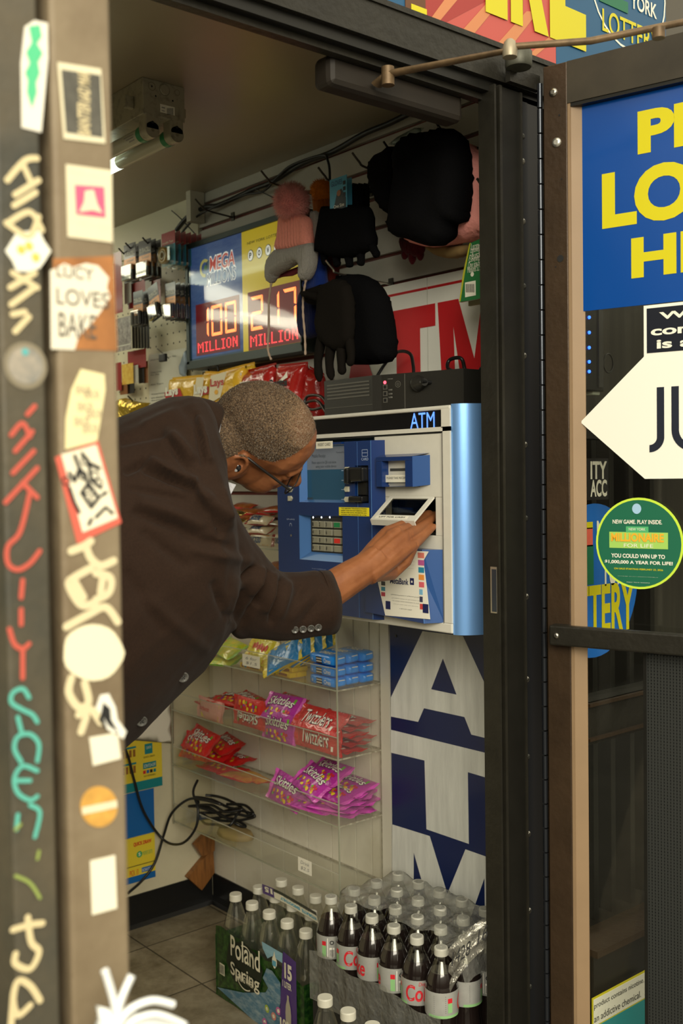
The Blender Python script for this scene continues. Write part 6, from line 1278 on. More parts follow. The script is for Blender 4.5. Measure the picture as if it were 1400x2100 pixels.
m_ = ribbed(smooth([(572, 512), (600, 508), (642, 498), (645, 520), (643, 545), (636, 566), (627, 577), (620, 568), (622, 548), (612, 540), (590, 552), (566, 566), (556, 582), (553, 560), (557, 532)], 2), .026, .022, greyk, 1.675, .0035, .0062, .0018); m_.build('cuff', h)
m_ = MB(); m_.inflate(WX(1.70), [WX(1.70).pa(*p) for p in ((560, 575), (575, 560), (615, 545), (622, 556), (600, 566), (580, 568))], .004, .004, M('lining_maroon', (.16, .02, .03), .9), .006, .01); m_.build('lining', h)
strm = M('string_tan', (.40, .30, .22), .9, bump=.8, bs=200, bd=.002)
for px in ([(556, 580), (551, 620), (551, 670), (549, 715), (556, 738)], [(627, 574), (622, 605), (621, 640), (625, 690), (626, 728)]):
    P = cat_spline([PX(x, y, 1.672) for x, y in px], 8); m_ = MB(); m_.tube(P, [.0030+.0006*math.sin(i*1.9) for i in range(len(P))], strm, 7); m_.build('string', h)
# orange pompom hat
h = thing('knit_hat', 'orange pompom hat half hidden behind the black gloves', 'hat', PX(660, 420, 1.75)); furo = M('fur_orange', (.80, .25, .02), .9, spec=.1, var=.3, vs=60)
mb = MB(); C = PX(660, 392, 1.75); mb.lathe([(.028*math.sin(t), -.028*math.cos(t)) for t in [i*math.pi/8 for i in range(9)]], C, furo, 14, caps=False); fur(mb, C, .028, furo, 1400, .008, 5); mb.build('pompom', h)
m_ = MB(); F = WX(1.755); m_.inflate(F, [F.pa(*p) for p in ((646, 405), (672, 405), (668, 440), (660, 462), (650, 450))], .02, .02, knit('orange_knit', (.42, .12, .01)), .006, .015); m_.build('crown', h)
blob('knit_hat', 'small grey knit hat wedged between pink and orange hats', 'hat', 1.70, smooth([(638, 436), (648, 432), (658, 450), (658, 480), (650, 498), (641, 503), (637, 470)]), .012, .02, greyk, .012, .005, .001)
blob('knit_hat', 'royal blue knit hat behind the grey cuff', 'hat', 1.72, smooth([(640, 502), (662, 500), (664, 540), (666, 585), (655, 600), (625, 592), (632, 560)]), .02, .02, knit('blue_knit', (.012, .035, .20)), .02, .006, .001)
blob('knit_hat', 'dark blue hat hanging low under the blue one', 'hat', 1.74, smooth([(618, 600), (655, 600), (655, 660), (648, 690), (622, 692), (614, 660), (616, 620)]), .02, .02, knit('navy_knit', (.008, .012, .06)), .02, .008, .001)
blob('knit_hat', 'rust red knit hat behind the black gloves', 'hat', 1.76, smooth([(660, 512), (690, 510), (692, 560), (684, 580), (668, 576), (662, 545)]), .015, .015, knit('rust_knit', (.14, .02, .012)), .02, .007, .001)
# black gloves with blue header cards
def card(name, lab, cat, X, p0, p1, m, art=None, group=None):
    s_ = thing(name, lab, cat, PX(p0[0], p1[1], X), group); m_ = MB(); F = WX(X); m_.pbox(F, p0, p1, 0, .001, m); m_.build('card', s_)
    if art: m_ = MB(); a0, b1 = F.pa(*p0); a1, b0 = F.pa(*p1); art(m_, F, a0, b0, a1, b1); m_.build('printing', s_)
    return s_
cyn = M('card_cyan', (.05, .28, .42), .4)
def gl_art(m_, F, a0, b0, a1, b1):
    w, h_ = a1-a0, b1-b0; m_.fpoly(F, [(a0+w*.2, b0), (a1-w*.05, b0), (a1-w*.05, b0+h_*.3), (a1-w*.3, b0+h_*.62), (a0+w*.45, b0+h_*.55)], .0014, black); m_.t(F, 'GLOVES', a0+w*.1, b0+h_*.76, a0+w*.75, b0+h_*.92, navy, .0016); m_.t(F, 'One Size', a0+w*.25, b0+h_*.06, a1-w*.15, b0+h_*.16, wht, .002)
    for i in range(3): m_.rect(F, a1-w*.2, b0+h_*(.35+.18*i), a1-w*.06, b0+h_*(.47+.18*i), .0018, inkk)
    m_.disc(F, a0+w*.55, b0+h_*.5, w*.12, .002, M('skin_print', (.30, .14, .07), .6), 12)
card('glove_card', 'cyan header card with hooded figure on the black gloves', 'card', 1.665, (676, 370), (712, 424), cyn, gl_art)
card('glove_card', 'cyan header card edge just behind the front one', 'card', 1.69, (708, 368), (722, 420), cyn)
for i, (x0, x1) in enumerate([(722, 734), (735, 745), (746, 756)]): blob('folded_glove', 'folded black glove top under the hook, '+('first from the cyan cards', 'second from the cyan cards', 'third from the cyan cards')[i], 'glove', 1.70+.02*i, [(x0, 375), (x1, 377), (x1, 425), (x0, 425)], .008, .006, blackk, .006, .004)
def fingers(name, lab, X, palm, fing, m, tf=.018, seed=0):
    F = WX(X); m_ = MB(); m_.inflate(F, [F.pa(*p) for p in smooth(palm, 2)], tf, tf*.7, m, .008, .025, .0025, 24, seed)
    for q in fing:
        P = [F.pt(*F.pa(x, y), 0) for x, y in q[:-1]]; r = q[-1]; P = cat_spline(P, 4); n_ = len(P); m_.tube(P, [r*(.9+.1*math.sin(i))*(1 if i < n_-2 else .75 if i < n_-1 else .35) for i in range(n_)], m, 9)
    return m_.build(name, None, lab, 'glove')
fingers('black_glove', 'cluster of black knit gloves under the cyan cards', 1.69, [(668, 424), (712, 420), (758, 424), (764, 465), (770, 500), (740, 525), (700, 530), (660, 520), (655, 500)], [[(668, 500), (664, 530), (670, 541), .011], [(690, 505), (690, 535), (693, 545), .012], [(712, 505), (716, 538), (717, 548), .012], [(735, 500), (740, 530), (738, 545), .012], [(755, 490), (768, 515), (774, 525), .012]], blackk, .03)
# lower brown-black gloves
g_ = fingers('fleece_glove', 'dark fleece gloves hanging with fingers down above the power unit', 1.66, [(660, 585), (690, 572), (718, 585), (726, 640), (722, 700), (690, 720), (660, 700), (650, 660)], [[(660, 690), (652, 740), (655, 782), .013], [(680, 700), (675, 745), (680, 778), .013], [(700, 700), (700, 745), (702, 768), .013], [(715, 690), (720, 730), (716, 750), .012], [(662, 612), (640, 606), (620, 602), .011]], blackw, .02, 2)
blob('fleece_glove', 'second dark glove cuff pointing left towards the jackpot sign', 'glove', 1.69, smooth([(615, 598), (640, 590), (668, 582), (675, 610), (655, 625), (630, 622)], 2), .015, .015, blackw, .02, .008, .002, 4)
blob('black_beanie', 'big black beanie beside the dark gloves', 'hat', 1.72, smooth([(700, 566), (735, 562), (765, 572), (788, 600), (800, 640), (808, 690), (806, 730), (790, 745), (740, 748), (712, 740), (706, 680), (700, 620)]), .045, .03, blackk, .045, .009, .004, 7)
# upper cluster
blob('black_beanie', 'round black beanie at the left of the upper cluster', 'hat', 1.71, smooth([(790, 308), (812, 300), (830, 312), (836, 380), (830, 440), (808, 446), (785, 425), (768, 390), (762, 350), (772, 322)]), .035, .04, blackk, .04, .009, .005, 9)
blob('black_hood', 'large folded black hood filling the upper cluster', 'hat', 1.67, smooth([(826, 290), (850, 276), (880, 272), (915, 264), (936, 268), (948, 300), (952, 350), (952, 395), (950, 420), (942, 455), (925, 462), (915, 490), (890, 505), (862, 500), (835, 490), (807, 480), (810, 430), (818, 370), (815, 320)]), .045, .06, blackk, .05, .010, .006, 11)
for i, (x, y) in enumerate([(833, 290), (848, 285), (864, 282)]): blob('black_glove', 'black glove fingertip lump on top of the cluster, '+('left one', 'middle one', 'right one')[i], 'glove', 1.72, smooth([(x-10, y+14), (x-9, y-6), (x, y-11), (x+9, y-5), (x+10, y+14)]), .012, .012, blackk, .012, .004)
blob('pink_hoodie', 'pink jersey garment behind the black hood at the jamb', 'garment', 1.75, smooth([(955, 290), (975, 305), (1010, 340), (1020, 460), (985, 490), (940, 500), (890, 508), (850, 500), (835, 490), (860, 480), (900, 480), (940, 440), (952, 380)]), .05, .04, pinkl, .035, .010, .006, 13)
blob('tan_beanie', 'tan beanie rim showing under the pink garment', 'hat', 1.76, smooth([(870, 500), (900, 505), (960, 502), (955, 520), (930, 530), (900, 526), (880, 515)]), .02, .03, M('tan_knit', (.22, .14, .05), .9), .02, .008, .001)
fingers('maroon_glove', 'small maroon glove under the black hood', 1.76, [(822, 488), (850, 490), (870, 500), (868, 520), (845, 528), (824, 515)], [[(832, 515), (828, 532), .010], [(845, 520), (845, 542), .010], [(860, 515), (862, 534), .010]], knit('maroon_knit', (.09, .008, .012)), .015)
blob('plastic_bag', 'clear plastic bag corner under the top groove', 'bag', 1.80, [(795, 296), (815, 280), (850, 262), (870, 262), (850, 285), (820, 300)], .006, .004, M('clear_bag', (.25, .32, .32), .15, film=(.15, (.85, .9, .9), .25)), .02, .01, .003)
for i, (x, y) in enumerate([(888, 262), (899, 260)]): m_ = MB(); m_.tube([PX(x, y, 1.69), PX(x+1, y+22, 1.69)], .0008, white_l, 5); m_.build('tag_string', None, 'white tag string on the upper hook, '+('left', 'right')[i], 'string')
s_ = thing('poncho_package', 'green flat package with barcode at the jamb', 'package', PX(965, 560, 1.70)); gp = M('package_green', (.015, .16, .045), .3, coat=.5); F = WX(1.70)
mb = MB(); mb.prism(F, [F.pa(*p) for p in ((965, 500), (1030, 470), (1030, 600), (990, 612), (944, 620), (952, 560))], -.004, .004, gp); mb.ppoly(F, [(965, 500), (968, 498), (956, 560), (947, 618), (944, 620), (952, 560)], .0045, M('package_yellow', (.45, .45, .03), .3)); mb.build('pouch', s_)
mb = MB()
for i, l in enumerate(['Located here', 'Lightweight and', 'reusable', 'Convenient carry', 'One size fits all', 'Measures 52 x 80']): mb.pt_(F, l, (969-1.5*i, 500+9.5*i), (1002-1.5*i, 506+9.5*i), wht, .005)
mb.pbox(F, (956, 580), (978, 606), .004, .0046, wht)
for k in range(7): mb.pbox(F, (958+2.6*k, 583), (959.4+2.6*k, 600), .0048, .005, inkk)
mb.disc(F, *F.pa(971, 563), .005, .0046, wht, 12); mb.build('printing', s_)
mb = MB(); mb.fbox(WX(1.73), *WX(1.73).pa(962, 628), *WX(1.73).pa(1020, 600), -.003, .003, M('package_olive', (.16, .13, .03), .4)); mb.build('poncho_package', None, 'olive package just below the green one', 'package')

# ---- chip bags behind the head
layy = M('lays_yellow', (.75, .45, .03), r=.28, coat=.4, bump=.35, bs=22, bd=.02); chr_ = M('chip_red', (.38, .015, .012), r=.22, coat=.5, bump=.35, bs=22, bd=.02)
def chips(lab, X, px, m, art, seed): 
    s_ = thing('chip_bag', lab, 'chip bag', PX(px[0][0], px[0][1], X)); F = WX(X); m_ = MB(); m_.inflate(F, [F.pa(*p) for p in px], .028, .025, m, .009, .035, .004, 26, seed, e=.7); m_.build('bag', s_)
    m_ = MB(); a = F.pa(*px[0]); b = F.pa(*px[1]); m_.fpoly(F, [(a[0], a[1]-.008), (b[0], b[1]-.008), b, a], .004, m); m_.add([F.pt(a[0], a[1], -.002), F.pt(b[0], b[1], -.002), F.pt(b[0], b[1]+.006, 0), F.pt(a[0], a[1]+.006, 0)], [(0, 1, 2, 3)], m); m_.build('top_seal', s_)
    if art: m_ = MB(); art(m_, F); m_.build('printing', s_)
lred = M('lays_red', (.50, .02, .02), .35); lwh = M('lays_cream', (.78, .70, .48), .35)
chips("yellow potato chip bag furthest left behind the shoulder", 1.77, [(353, 778), (417, 772), (418, 830), (416, 900), (350, 900)], layy, lambda m_, F: (m_.ppoly(F, [(354, 806), (385, 797), (392, 815), (360, 840)], .030, lred), m_.pt_(F, 'Lays', (357, 796), (383, 815), wht, .032, bold=.05)), 1)
chips("narrow yellow and white potato chip bag, middle of the three", 1.755, [(420, 765), (452, 766), (448, 900), (412, 900), (413, 815)], layy, lambda m_, F: (m_.ppoly(F, [(421, 775), (436, 775), (430, 820), (412, 820)], .031, lwh), m_.ppoly(F, [(430, 797), (446, 793), (446, 808), (428, 812)], .0315, lred), m_.pt_(F, 'Lays', (416, 790), (444, 812), wht, .033, bold=.05)), 2)
chips("wide yellow potato chip bag with pale panel beside the head", 1.74, [(450, 765), (505, 750), (503, 820), (480, 900), (444, 900), (446, 820)], layy, lambda m_, F: (m_.ppoly(F, [(450, 772), (483, 763), (470, 815), (445, 830)], .031, lwh), m_.pt_(F, 'Lays', (450, 779), (478, 795), lred, .033, bold=.02), m_.disc(F, *F.pa(462, 805), .010, .032, MATS['gold_letters'], 14, .007)), 3)
chips('yellow chip bag peeking out behind the wide one', 1.80, [(498, 752), (522, 746), (520, 820), (500, 900), (490, 830)], layy, None, 4)
chips('red chip bag with white lettering above the head', 1.755, [(503, 764), (566, 748), (572, 800), (575, 900), (505, 900), (500, 800)], chr_, lambda m_, F: (m_.ppoly(F, [(503, 764), (508, 768), (510, 785), (530, 782), (534, 786), (512, 800), (502, 800)], .030, wht), m_.disc(F, *F.pa(512, 768), .004, .031, wht, 8)), 5)
chips('large red chip bag right of the crown of the head', 1.745, [(572, 752), (631, 746), (622, 800), (618, 900), (575, 900), (572, 800)], chr_, lambda m_, F: (m_.ppoly(F, [(608, 762), (609, 775), (598, 782), (588, 784), (600, 774)], .032, wht), m_.pt_(F, 'Doritos', (572, 780), (608, 792), inkk, .032, bold=.05)), 6)
chips('dark red chip bag beside the power unit', 1.765, [(634, 755), (664, 770), (664, 820), (664, 900), (622, 900), (622, 830)], chr_, None, 7)
s_ = thing('chip_shelf', 'dark shelf carrying the chip bags behind the man', 'shelf', (1.80, 2.6, 1.44)); mb = MB(); mb.box((1.70, 2.14, 1.425), (1.855, 2.98, 1.440), M('shelf_dark', (.06, .05, .04), .5)); mb.build('board', s_)
for q in (2.2, 2.9): m_ = MB(); m_.prism(Fr((0, q, 0), (1, 0, 0), (0, 0, 1), (0, 1, 0)), [(1.855, 1.425), (1.72, 1.425), (1.855, 1.34)], 0, .004, hookm); m_.build('bracket', s_)

# ---- pegboard goods
dk_ = M('duracell_black', (.015, .014, .014), .35, coat=.3); cop = M('duracell_copper', (.40, .17, .05), .35, metal=.3); blis = M('blister', (.8, .8, .75), .05, film=(.16, (.9, .9, .88)))
def batt(w, h_, nb, lab0):
    r_ = thing('battery_pack', lab0, 'battery pack', (0, 0, 0), None); F = WX(0); m_ = MB(); m_.fbox(F, -w/2, -h_, w/2, 0, 0, .001, dk_); m_.rect(F, -w/2, -h_*.62, w/2, -h_*.38, .0013, cop); m_.build('card', r_)
    m_ = MB(); m_.t(F, 'DURACELL', -w*.42, -h_*.32, w*.42, -h_*.20, M('dura_letters', (.62, .60, .50), .4), .0016, bold=.03); m_.t(F, '5 YEARS', -w*.30, -h_*.48, w*.35, -h_*.42, MATS['dura_letters'], .0018); m_.build('printing', r_)
    m_ = MB()
    for i in range(nb): x = -w*.36+w*.72*i/max(1, nb-1); m_.lathe([(.0068, 0), (.0068, h_*.10), (.0068, h_*.36)], F.pt(x, -h_*.95, .008), cop if i % 2 else dk_, 10); m_.lathe([(.0069, h_*.0), (.0069, h_*.24)], F.pt(x, -h_*.95, .008), dk_, 10)
    m_.build('battery', r_); m_ = MB(); m_.fbox(F, -w*.46, -h_*.98, w*.46, -h_*.55, .001, .017, blis, .004); m_.build('blister', r_); return r_
b1_ = batt(.078, .125, 4, 'x')
def stack(root, px, py, X0, n, dx, fmt, roll=0):
    T = PX(px, py, X0); m_ = Matrix.Translation(T) @ Matrix.Rotation(math.radians(roll), 4, 'X')
    for i in range(n):
        mm = Matrix.Translation((i*dx, 0, 0)) @ m_; l = fmt % (('front', 'second', 'third', 'fourth', 'fifth', 'sixth', 'seventh')[i])
        if root.name not in used: used.add(root.name); root.matrix_basis = mm; root['label'] = l
        else: dup(root, mm, l)
stack(b1_, 297, 492, 1.74, 3, .018, '%s black battery pack on the top hook beside the tape')
stack(b1_, 266, 500, 1.74, 2, .02, '%s black battery pack on the top hook beside the post')
b2_ = batt(.062, .115, 3, 'x'); 
stack(b2_, 283, 597, 1.74, 2, .02, '%s battery pack on the lower left hook')
stack(b2_, 312, 585, 1.725, 1, .02, '%s tilted battery pack of the lower row', -14)
stack(b2_, 349, 580, 1.74, 5, .017, '%s battery pack on the lower hook beside the jackpot sign')
r_ = thing('tape_pack', 'x', 'tape pack', (0, 0, 0)); F = WX(0); m_ = MB(); m_.fbox(F, -.040, -.040, .040, 0, 0, .001, M('tape_red', (.36, .03, .03), .4)); m_.fbox(F, -.040, -.105, .040, -.040, 0, .001, M('tape_cyan', (.02, .24, .34), .35, coat=.4)); m_.t(F, 'Invisible Tape', -.034, -.036, .030, -.028, MATS['lays_cream'], .0016); m_.build('card', r_)
m_ = MB(); R0 = F.pt(-.012, -.072, .002); m_.lathe([(.013, 0), (.026, 0), (.026, .015), (.013, .015), (.013, 0)], R0, M('tape_amber', (.42, .25, .05), .25, coat=.6), 28, ax=(-1, 0, 0), caps=False); m_.annulus(F, -.012, -.072, .009, .0135, .018, M('tape_core', (.70, .66, .50), .5), 24); m_.build('tape_roll', r_)
m_ = MB(); m_.fbox(F, -.046, -.106, .036, -.040, .001, .020, blis, .012); m_.build('blister', r_)
stack(r_, 345, 476, 1.735, 6, .019, '%s red and cyan tape pack')
def simple(name, lab, cat, X, p0, p1, m, art=None): return card(name, lab, cat, X, p0, p1, m, art)
redp = M('pack_red', (.28, .015, .015), .4, coat=.3); gryp = M('pack_grey', (.42, .40, .34), .5); yop = M('pack_orange', (.62, .32, .03), .4, var=.6, vs=60, vc=(.75, .55, .10))
simple('hanging_pack', 'red card pack beside the post, upper left', 'package', 1.80, (232, 520), (252, 640), redp); simple('hanging_pack', 'long red card behind the upper batteries', 'package', 1.83, (262, 565), (300, 625), redp); simple('hanging_pack', 'red card behind the lower battery row', 'package', 1.83, (312, 575), (330, 620), redp)
simple('hanging_pack', 'grey paper strip left of the lower batteries', 'package', 1.82, (255, 575), (270, 620), gryp); simple('hanging_pack', 'grey paper strip under the upper batteries', 'package', 1.825, (298, 568), (311, 600), gryp)
simple('hanging_pack', 'silver picture card pack next to the post', 'package', 1.76, (236, 655), (270, 716), M('pack_photo', (.20, .18, .17), .3, coat=.4, var=1, vs=60, vc=(.55, .5, .45)), lambda m_, F, a0, b0, a1, b1: m_.rect(F, a0+.004, b0+.016, a1-.004, b0+.020, .0016, MATS['dura_letters']))
for i in range(6): simple('hanging_pack', '%s of the thin dark packs in a row with pale edges' % ('first', 'second', 'third', 'fourth', 'fifth', 'sixth')[i], 'package', 1.775+.012*i, (271+6*i, 668), (277.0+6*i, 714), dk_, lambda m_, F, a0, b0, a1, b1: m_.rect(F, a0, b0, a0+.0015, b1, .0014, gryp))
for i, (p0, p1, m, l) in enumerate([((250, 748), (274, 786), yop, 'orange and yellow pack below the picture card'), ((272, 750), (284, 784), gryp, 'pale pack next to the orange one'), ((262, 722), (300, 752), redp, 'red card above the orange pack'), ((284, 742), (296, 785), dk_, 'dark brown pack right of the pale one'), ((294, 742), (304, 785), M('pack_brown', (.22, .08, .02), .4), 'brown pack at the end of the lower row'), ((236, 745), (250, 800), redp, 'red pack by the post, lower left'), ((246, 785), (262, 808), M('pack_brown', (.22, .08, .02), .4), 'small brown pack under the orange one'), ((262, 786), (276, 806), dk_, 'small dark pack under the pale one')]):
    simple('hanging_pack', l, 'package', 1.79+.006*i, p0, p1, m)
def pap(m_, F, a0, b0, a1, b1):
    w, h_ = a1-a0, b1-b0
    for z, l, x in ((.90, 'How to Read Your Slip', .75), (.72, 'One Line', .35), (.68, 'Per Play', .3), (.54, 'Bet Type', .4), (.40, 'Winning Numbers', .45), (.35, 'are shown below on', .7), (.31, 'the printed ticket', .6), (.20, 'Ask the Clerk', .5)): m_.t(F, l, a0+w*.06, b0+h_*z, a0+w*x, b0+h_*(z+.025), inkk, .0016)
simple('notice_sheet', 'pale printed notice clipped to the pegboard', 'notice', 1.845, (305, 728), (384, 860), M('notice_pale', (.60, .58, .48), .5), pap)
m_ = MB(); m_.tube([PX(322, 715, 1.84), PX(338, 728, 1.80), PX(346, 735, 1.80)], .0015, hookm, 6); F = WX(1.80); m_.pbox(F, (331, 727), (343, 741), 0, .012, black, .003); m_.build('binder_clip', None, 'black clip over the printed notice', 'clip')
blob('plastic_bag', 'small clear and blue plastic bag hanging left of the jackpot sign', 'bag', 1.82, [(384, 715), (386, 745), (378, 775), (370, 768), (368, 752), (378, 725)], .008, .006, M('bag_pale', (.35, .42, .50), .3, film=(.15, (.8, .85, .9), .45)), .01, .005, .002)
hook(262, 812, 1.74, 'peg hook carrying the gold snack bag')
blob('gold_bag', 'crumpled gold snack bag behind the shoulder', 'chip bag', 1.76, [(238, 822), (258, 816), (285, 824), (306, 826), (292, 850), (270, 880), (236, 900)], .035, .02, M('gold_bag', (.55, .38, .05), .15, metal=.7, bump=.5, bs=30, bd=.02), .03, .008, .008, 3, ws=40)
for i, (x, y) in enumerate([(243, 509), (257, 498), (292, 487)]): hook(x, y, 1.72, 'short pegboard hook above the batteries, '+('leftmost', 'middle', 'rightmost')[i])
# clips and cable ties on the slat wall top edge
mb = MB(); mb.box((1.80, 2.86, 2.19), (1.852, 2.885, 2.285), M('clip_white', (.55, .52, .42), .4)); mb.build('wall_bracket', None, 'small white bracket at the end of the slat wall near the ceiling', 'bracket')
# ================================================================ THE MAN AT THE MACHINE
from mathutils.bvhtree import BVHTree
man = thing('person', 'man in a dark brown jacket bending to reach into the cash machine', 'person', (.44, 1.66, 0))
skin = M('skin', (.31, .118, .046), .48, spec=.4, var=.25, vs=22, vc=(.225, .078, .028), bump=.12, bs=160, bd=.003)
skin.node_tree.nodes['Principled BSDF'].inputs['Subsurface Weight'].default_value = .06
skin.node_tree.nodes['Principled BSDF'].inputs['Subsurface Radius'].default_value = (.012, .005, .003)
HC = PY(542.4, 882, 1.60)
tv = -CF
def view(r, u, t): return (CR*r+CU*u+tv*t).normalized()
hf = view(.7615, -.5575, -.331); hr_ = view(-.2046, -.6908, .6935); hr_ = (hr_-hf*hr_.dot(hf)).normalized(); hu = hr_.cross(hf).normalized()
def hp(x, y, z): return HC+hf*x-hr_*y+hu*z      # head frame: forward, his left, crown
def ell(m_, fn, c, r, n=20):
    rings = []
    for i in range(1, n//2):
        t = math.pi*i/(n//2); rings.append([fn(c[0]+r[0]*math.cos(p)*math.sin(t), c[1]+r[1]*math.sin(p)*math.sin(t), c[2]-r[2]*math.cos(t)) for p in [2*math.pi*k/n for k in range(n)]])
    m_.loft(rings, skin, True, True)
B = MB()
for c, r in [((0, 0, .006), (.100, .077, .086)), ((-.032, 0, -.006), (.068, .070, .072)), ((.042, 0, .006), (.056, .068, .064)), ((.042, 0, -.052), (.052, .060, .062)), ((.030, 0, -.090), (.050, .052, .038)), ((.062, .034, -.052), (.026, .022, .026)), ((.062, -.034, -.052), (.026, .022, .026)),
             ((.074, 0, -.112), (.024, .026, .018)), ((.078, 0, -.084), (.024, .028, .022)), ((.080, .030, -.030), (.014, .015, .012)), ((.080, -.030, -.030), (.014, .015, .012)), ((-.05, 0, -.052), (.045, .052, .05)), ((.042, -.042, -.070), (.042, .022, .036)), ((.042, .042, -.070), (.042, .022, .036)), ((.010, -.055, -.060), (.040, .016, .040)), ((.010, .055, -.060), (.040, .016, .040))]: ell(B, hp, c, r)
def tb(pts, rad, n=12): B.tube([Vector(p) for p in pts], rad, skin, n)
def tbh(pts, rad): tb(cat_spline([hp(*p) for p in pts], 4), [x for x in np.interp(np.linspace(0, 1, 4*(len(pts)-1)+1), np.linspace(0, 1, len(rad)), rad)])
tbh([(.094, 0, -.018), (.106, 0, -.040), (.116, 0, -.058), (.108, 0, -.066)], [.008, .010, .014, .010]); tbh([(.098, -.016, -.062), (.106, 0, -.064), (.098, .016, -.062)], [.007, .011, .007])
tbh([(.078, -.046, -.014), (.089, -.022, -.010), (.092, 0, -.012), (.089, .022, -.010), (.078, .046, -.014)], [.008, .012, .010, .012, .008])
tbh([(.092, -.022, -.080), (.100, 0, -.077), (.092, .022, -.080)], [.004, .007, .004]); tbh([(.090, -.020, -.091), (.098, 0, -.091), (.090, .020, -.091)], [.004, .007, .004])
# ears: rim, inner fold and lobe
for sg in (-1, 1):
    e_ = lambda a, b, d: hp(-.012+a*1.15-.25*d, sg*(.0775+d*1.15), -.034+b*1.1+a*.30)
    rim = [e_(.014*math.cos(t)*1.15-.003, .029*math.sin(t), .010+.007*max(0, -math.cos(t))) for t in [(-1.9+.36*k) for k in range(14)]]
    B.tube(rim, [.0035]+[.0042]*12+[.003], skin, 8); B.tube([e_(.006, -.026, .006), e_(-.001, -.031, .007), e_(-.006, -.024, .008)], [.005, .0065, .005], skin, 8)
    B.tube([e_(-.010, .016, .004), e_(-.005, .006, .009), e_(-.006, -.008, .009), e_(.002, -.016, .007)], [.003, .0035, .0035, .004], skin, 8)
    B.loft([[e_(-.003+.015*s_*math.cos(t), .027*s_*math.sin(t), d_) for t in [k*.524 for k in range(12)]] for s_, d_ in ((1.0, -.008), (.95, .003), (.6, .002))], skin, True, True)
    B.tube([e_(.012, .008, -.001), e_(.013, -.006, .003), e_(.011, -.016, .001)], [.004, .005, .004], skin, 8)
# neck and the body under the clothes
N0 = PD(395, 918, 1.95); tb(cat_spline([N0, PD(445, 912, 1.94), hp(-.045, 0, -.045)], 4), [.066]*3+[.062]*3+[.060]*3, 20)
tb(cat_spline([N0+Vector((.02, 0, -.02)), PD(468, 935, 1.95), hp(.0, 0, -.075)], 4), [.045]*9, 16)
tb([(1.04, 1.64, 1.40), (.92, 1.66, 1.36), (.76, 1.66, 1.25), (.58, 1.66, 1.09), (.46, 1.66, .98)], [.075, .10, .10, .10, .10], 20)
tb([PD(370, 960, 1.82), PD(395, 1075, 1.84), PD(510, 1222, 1.99), PD(560, 1243, 2.03)], [.055, .055, .048, .046]); tb([(.95, 1.80, 1.39), (.90, 1.87, 1.30), (.84, 1.88, 1.20)], [.055, .05, .045]); tb([(.84, 1.88, 1.20), (.84, 1.87, 1.14), (.86, 1.86, 1.08)], [.042, .036, .028])
for y in (1.57, 1.76): tb([(.46, y, .88), (.50, y-.005, .50), (.435, y, .10)], [.055, .050, .038]); tb([(.42, y, .09), (.47, y, .04), (.54, y, .03)], [.038, .035, .028])
# reaching forearm
El = PD(540, 1243, 2.02); Wr = PD(752, 1163, 2.13); tb(cat_spline([El, PD(600, 1238, 2.045), PD(662, 1218, 2.07), PD(712, 1188, 2.10), Wr, PD(778, 1140, 2.145)], 3), list(np.interp(np.linspace(0, 1, 16), [0, .2, .4, .6, .8, 1], [.046, .042, .0375, .0345, .0315, .027])), 18)
def wp(px, py, X): return PX(px, py, X)
K = [wp(793, 1092, 1.492), wp(816, 1090, 1.505), wp(836, 1098, 1.515), wp(848, 1117, 1.520)]
for k_, r0, r1 in zip(K, (.022, .023, .023, .022), (.0135, .0135, .013, .0125)): tb([Wr+(k_-K[1])*.30-(k_-Wr)*.10, Wr.lerp(k_, .45)+(k_-K[1])*.12, Wr.lerp(k_, .8), k_], [.026, r0, (r0+r1)/2, r1], 12)
tb([Wr+Vector((0, -.004, -.006)), wp(800, 1168, 1.485), wp(828, 1145, 1.505), K[3]], [.026, .0235, .020, .012], 12)     # outer edge of the palm
tb([Wr+Vector((.01, .015, .01)), Vector((1.475, 1.645, 1.225)), Vector((1.525, 1.655, 1.245)), Vector((1.575, 1.650, 1.262))], [.022, .019, .013, .0105], 12)     # thumb, on the far side
for P, rad in ([[K[0], wp(822, 1079, 1.535), wp(856, 1064, 1.585), wp(880, 1052, 1.625)], (.0132, .0115, .0100, .0078)], [[K[1], wp(840, 1082, 1.545), wp(868, 1068, 1.595), wp(890, 1055, 1.640)], (.0132, .0115, .0102, .0080)],
               [[K[2], wp(858, 1084, 1.555), wp(878, 1070, 1.597), wp(893, 1058, 1.635)], (.0130, .0110, .0098, .0078)], [[K[3], wp(862, 1105, 1.548), wp(875, 1092, 1.575), wp(889, 1080, 1.600)], (.0122, .0102, .0092, .0070)]):
    q = cat_spline(P, 3); tb(q, list(np.interp(np.linspace(0, 1, len(q)), [0, .36, .7, 1], rad)), 12)
    ell(B, lambda x, y, z: Vector((x, y, z)), q[-1], (rad[-1],)*3, 12)
# small second hand, relaxed
hw = Vector((.86, 1.86, 1.08)); tb([hw, hw+Vector((.015, 0, -.04)), hw+Vector((.03, 0, -.08))], [.026, .030, .026])
for i in range(4): b_ = hw+Vector((.030+.012*(i-1.5), -.006*i, -.085)); tb([b_, b_+Vector((.012, -.004, -.035)), b_+Vector((.006, -.008, -.065+.006*abs(i-1.5)))], [.0095, .009, .007], 10)
tb([hw+Vector((.02, -.02, -.03)), hw+Vector((.04, -.045, -.055)), hw+Vector((.045, -.045, -.085))], [.012, .011, .008], 10)
V, N_, Fs = remesh(B, .0021, 5)
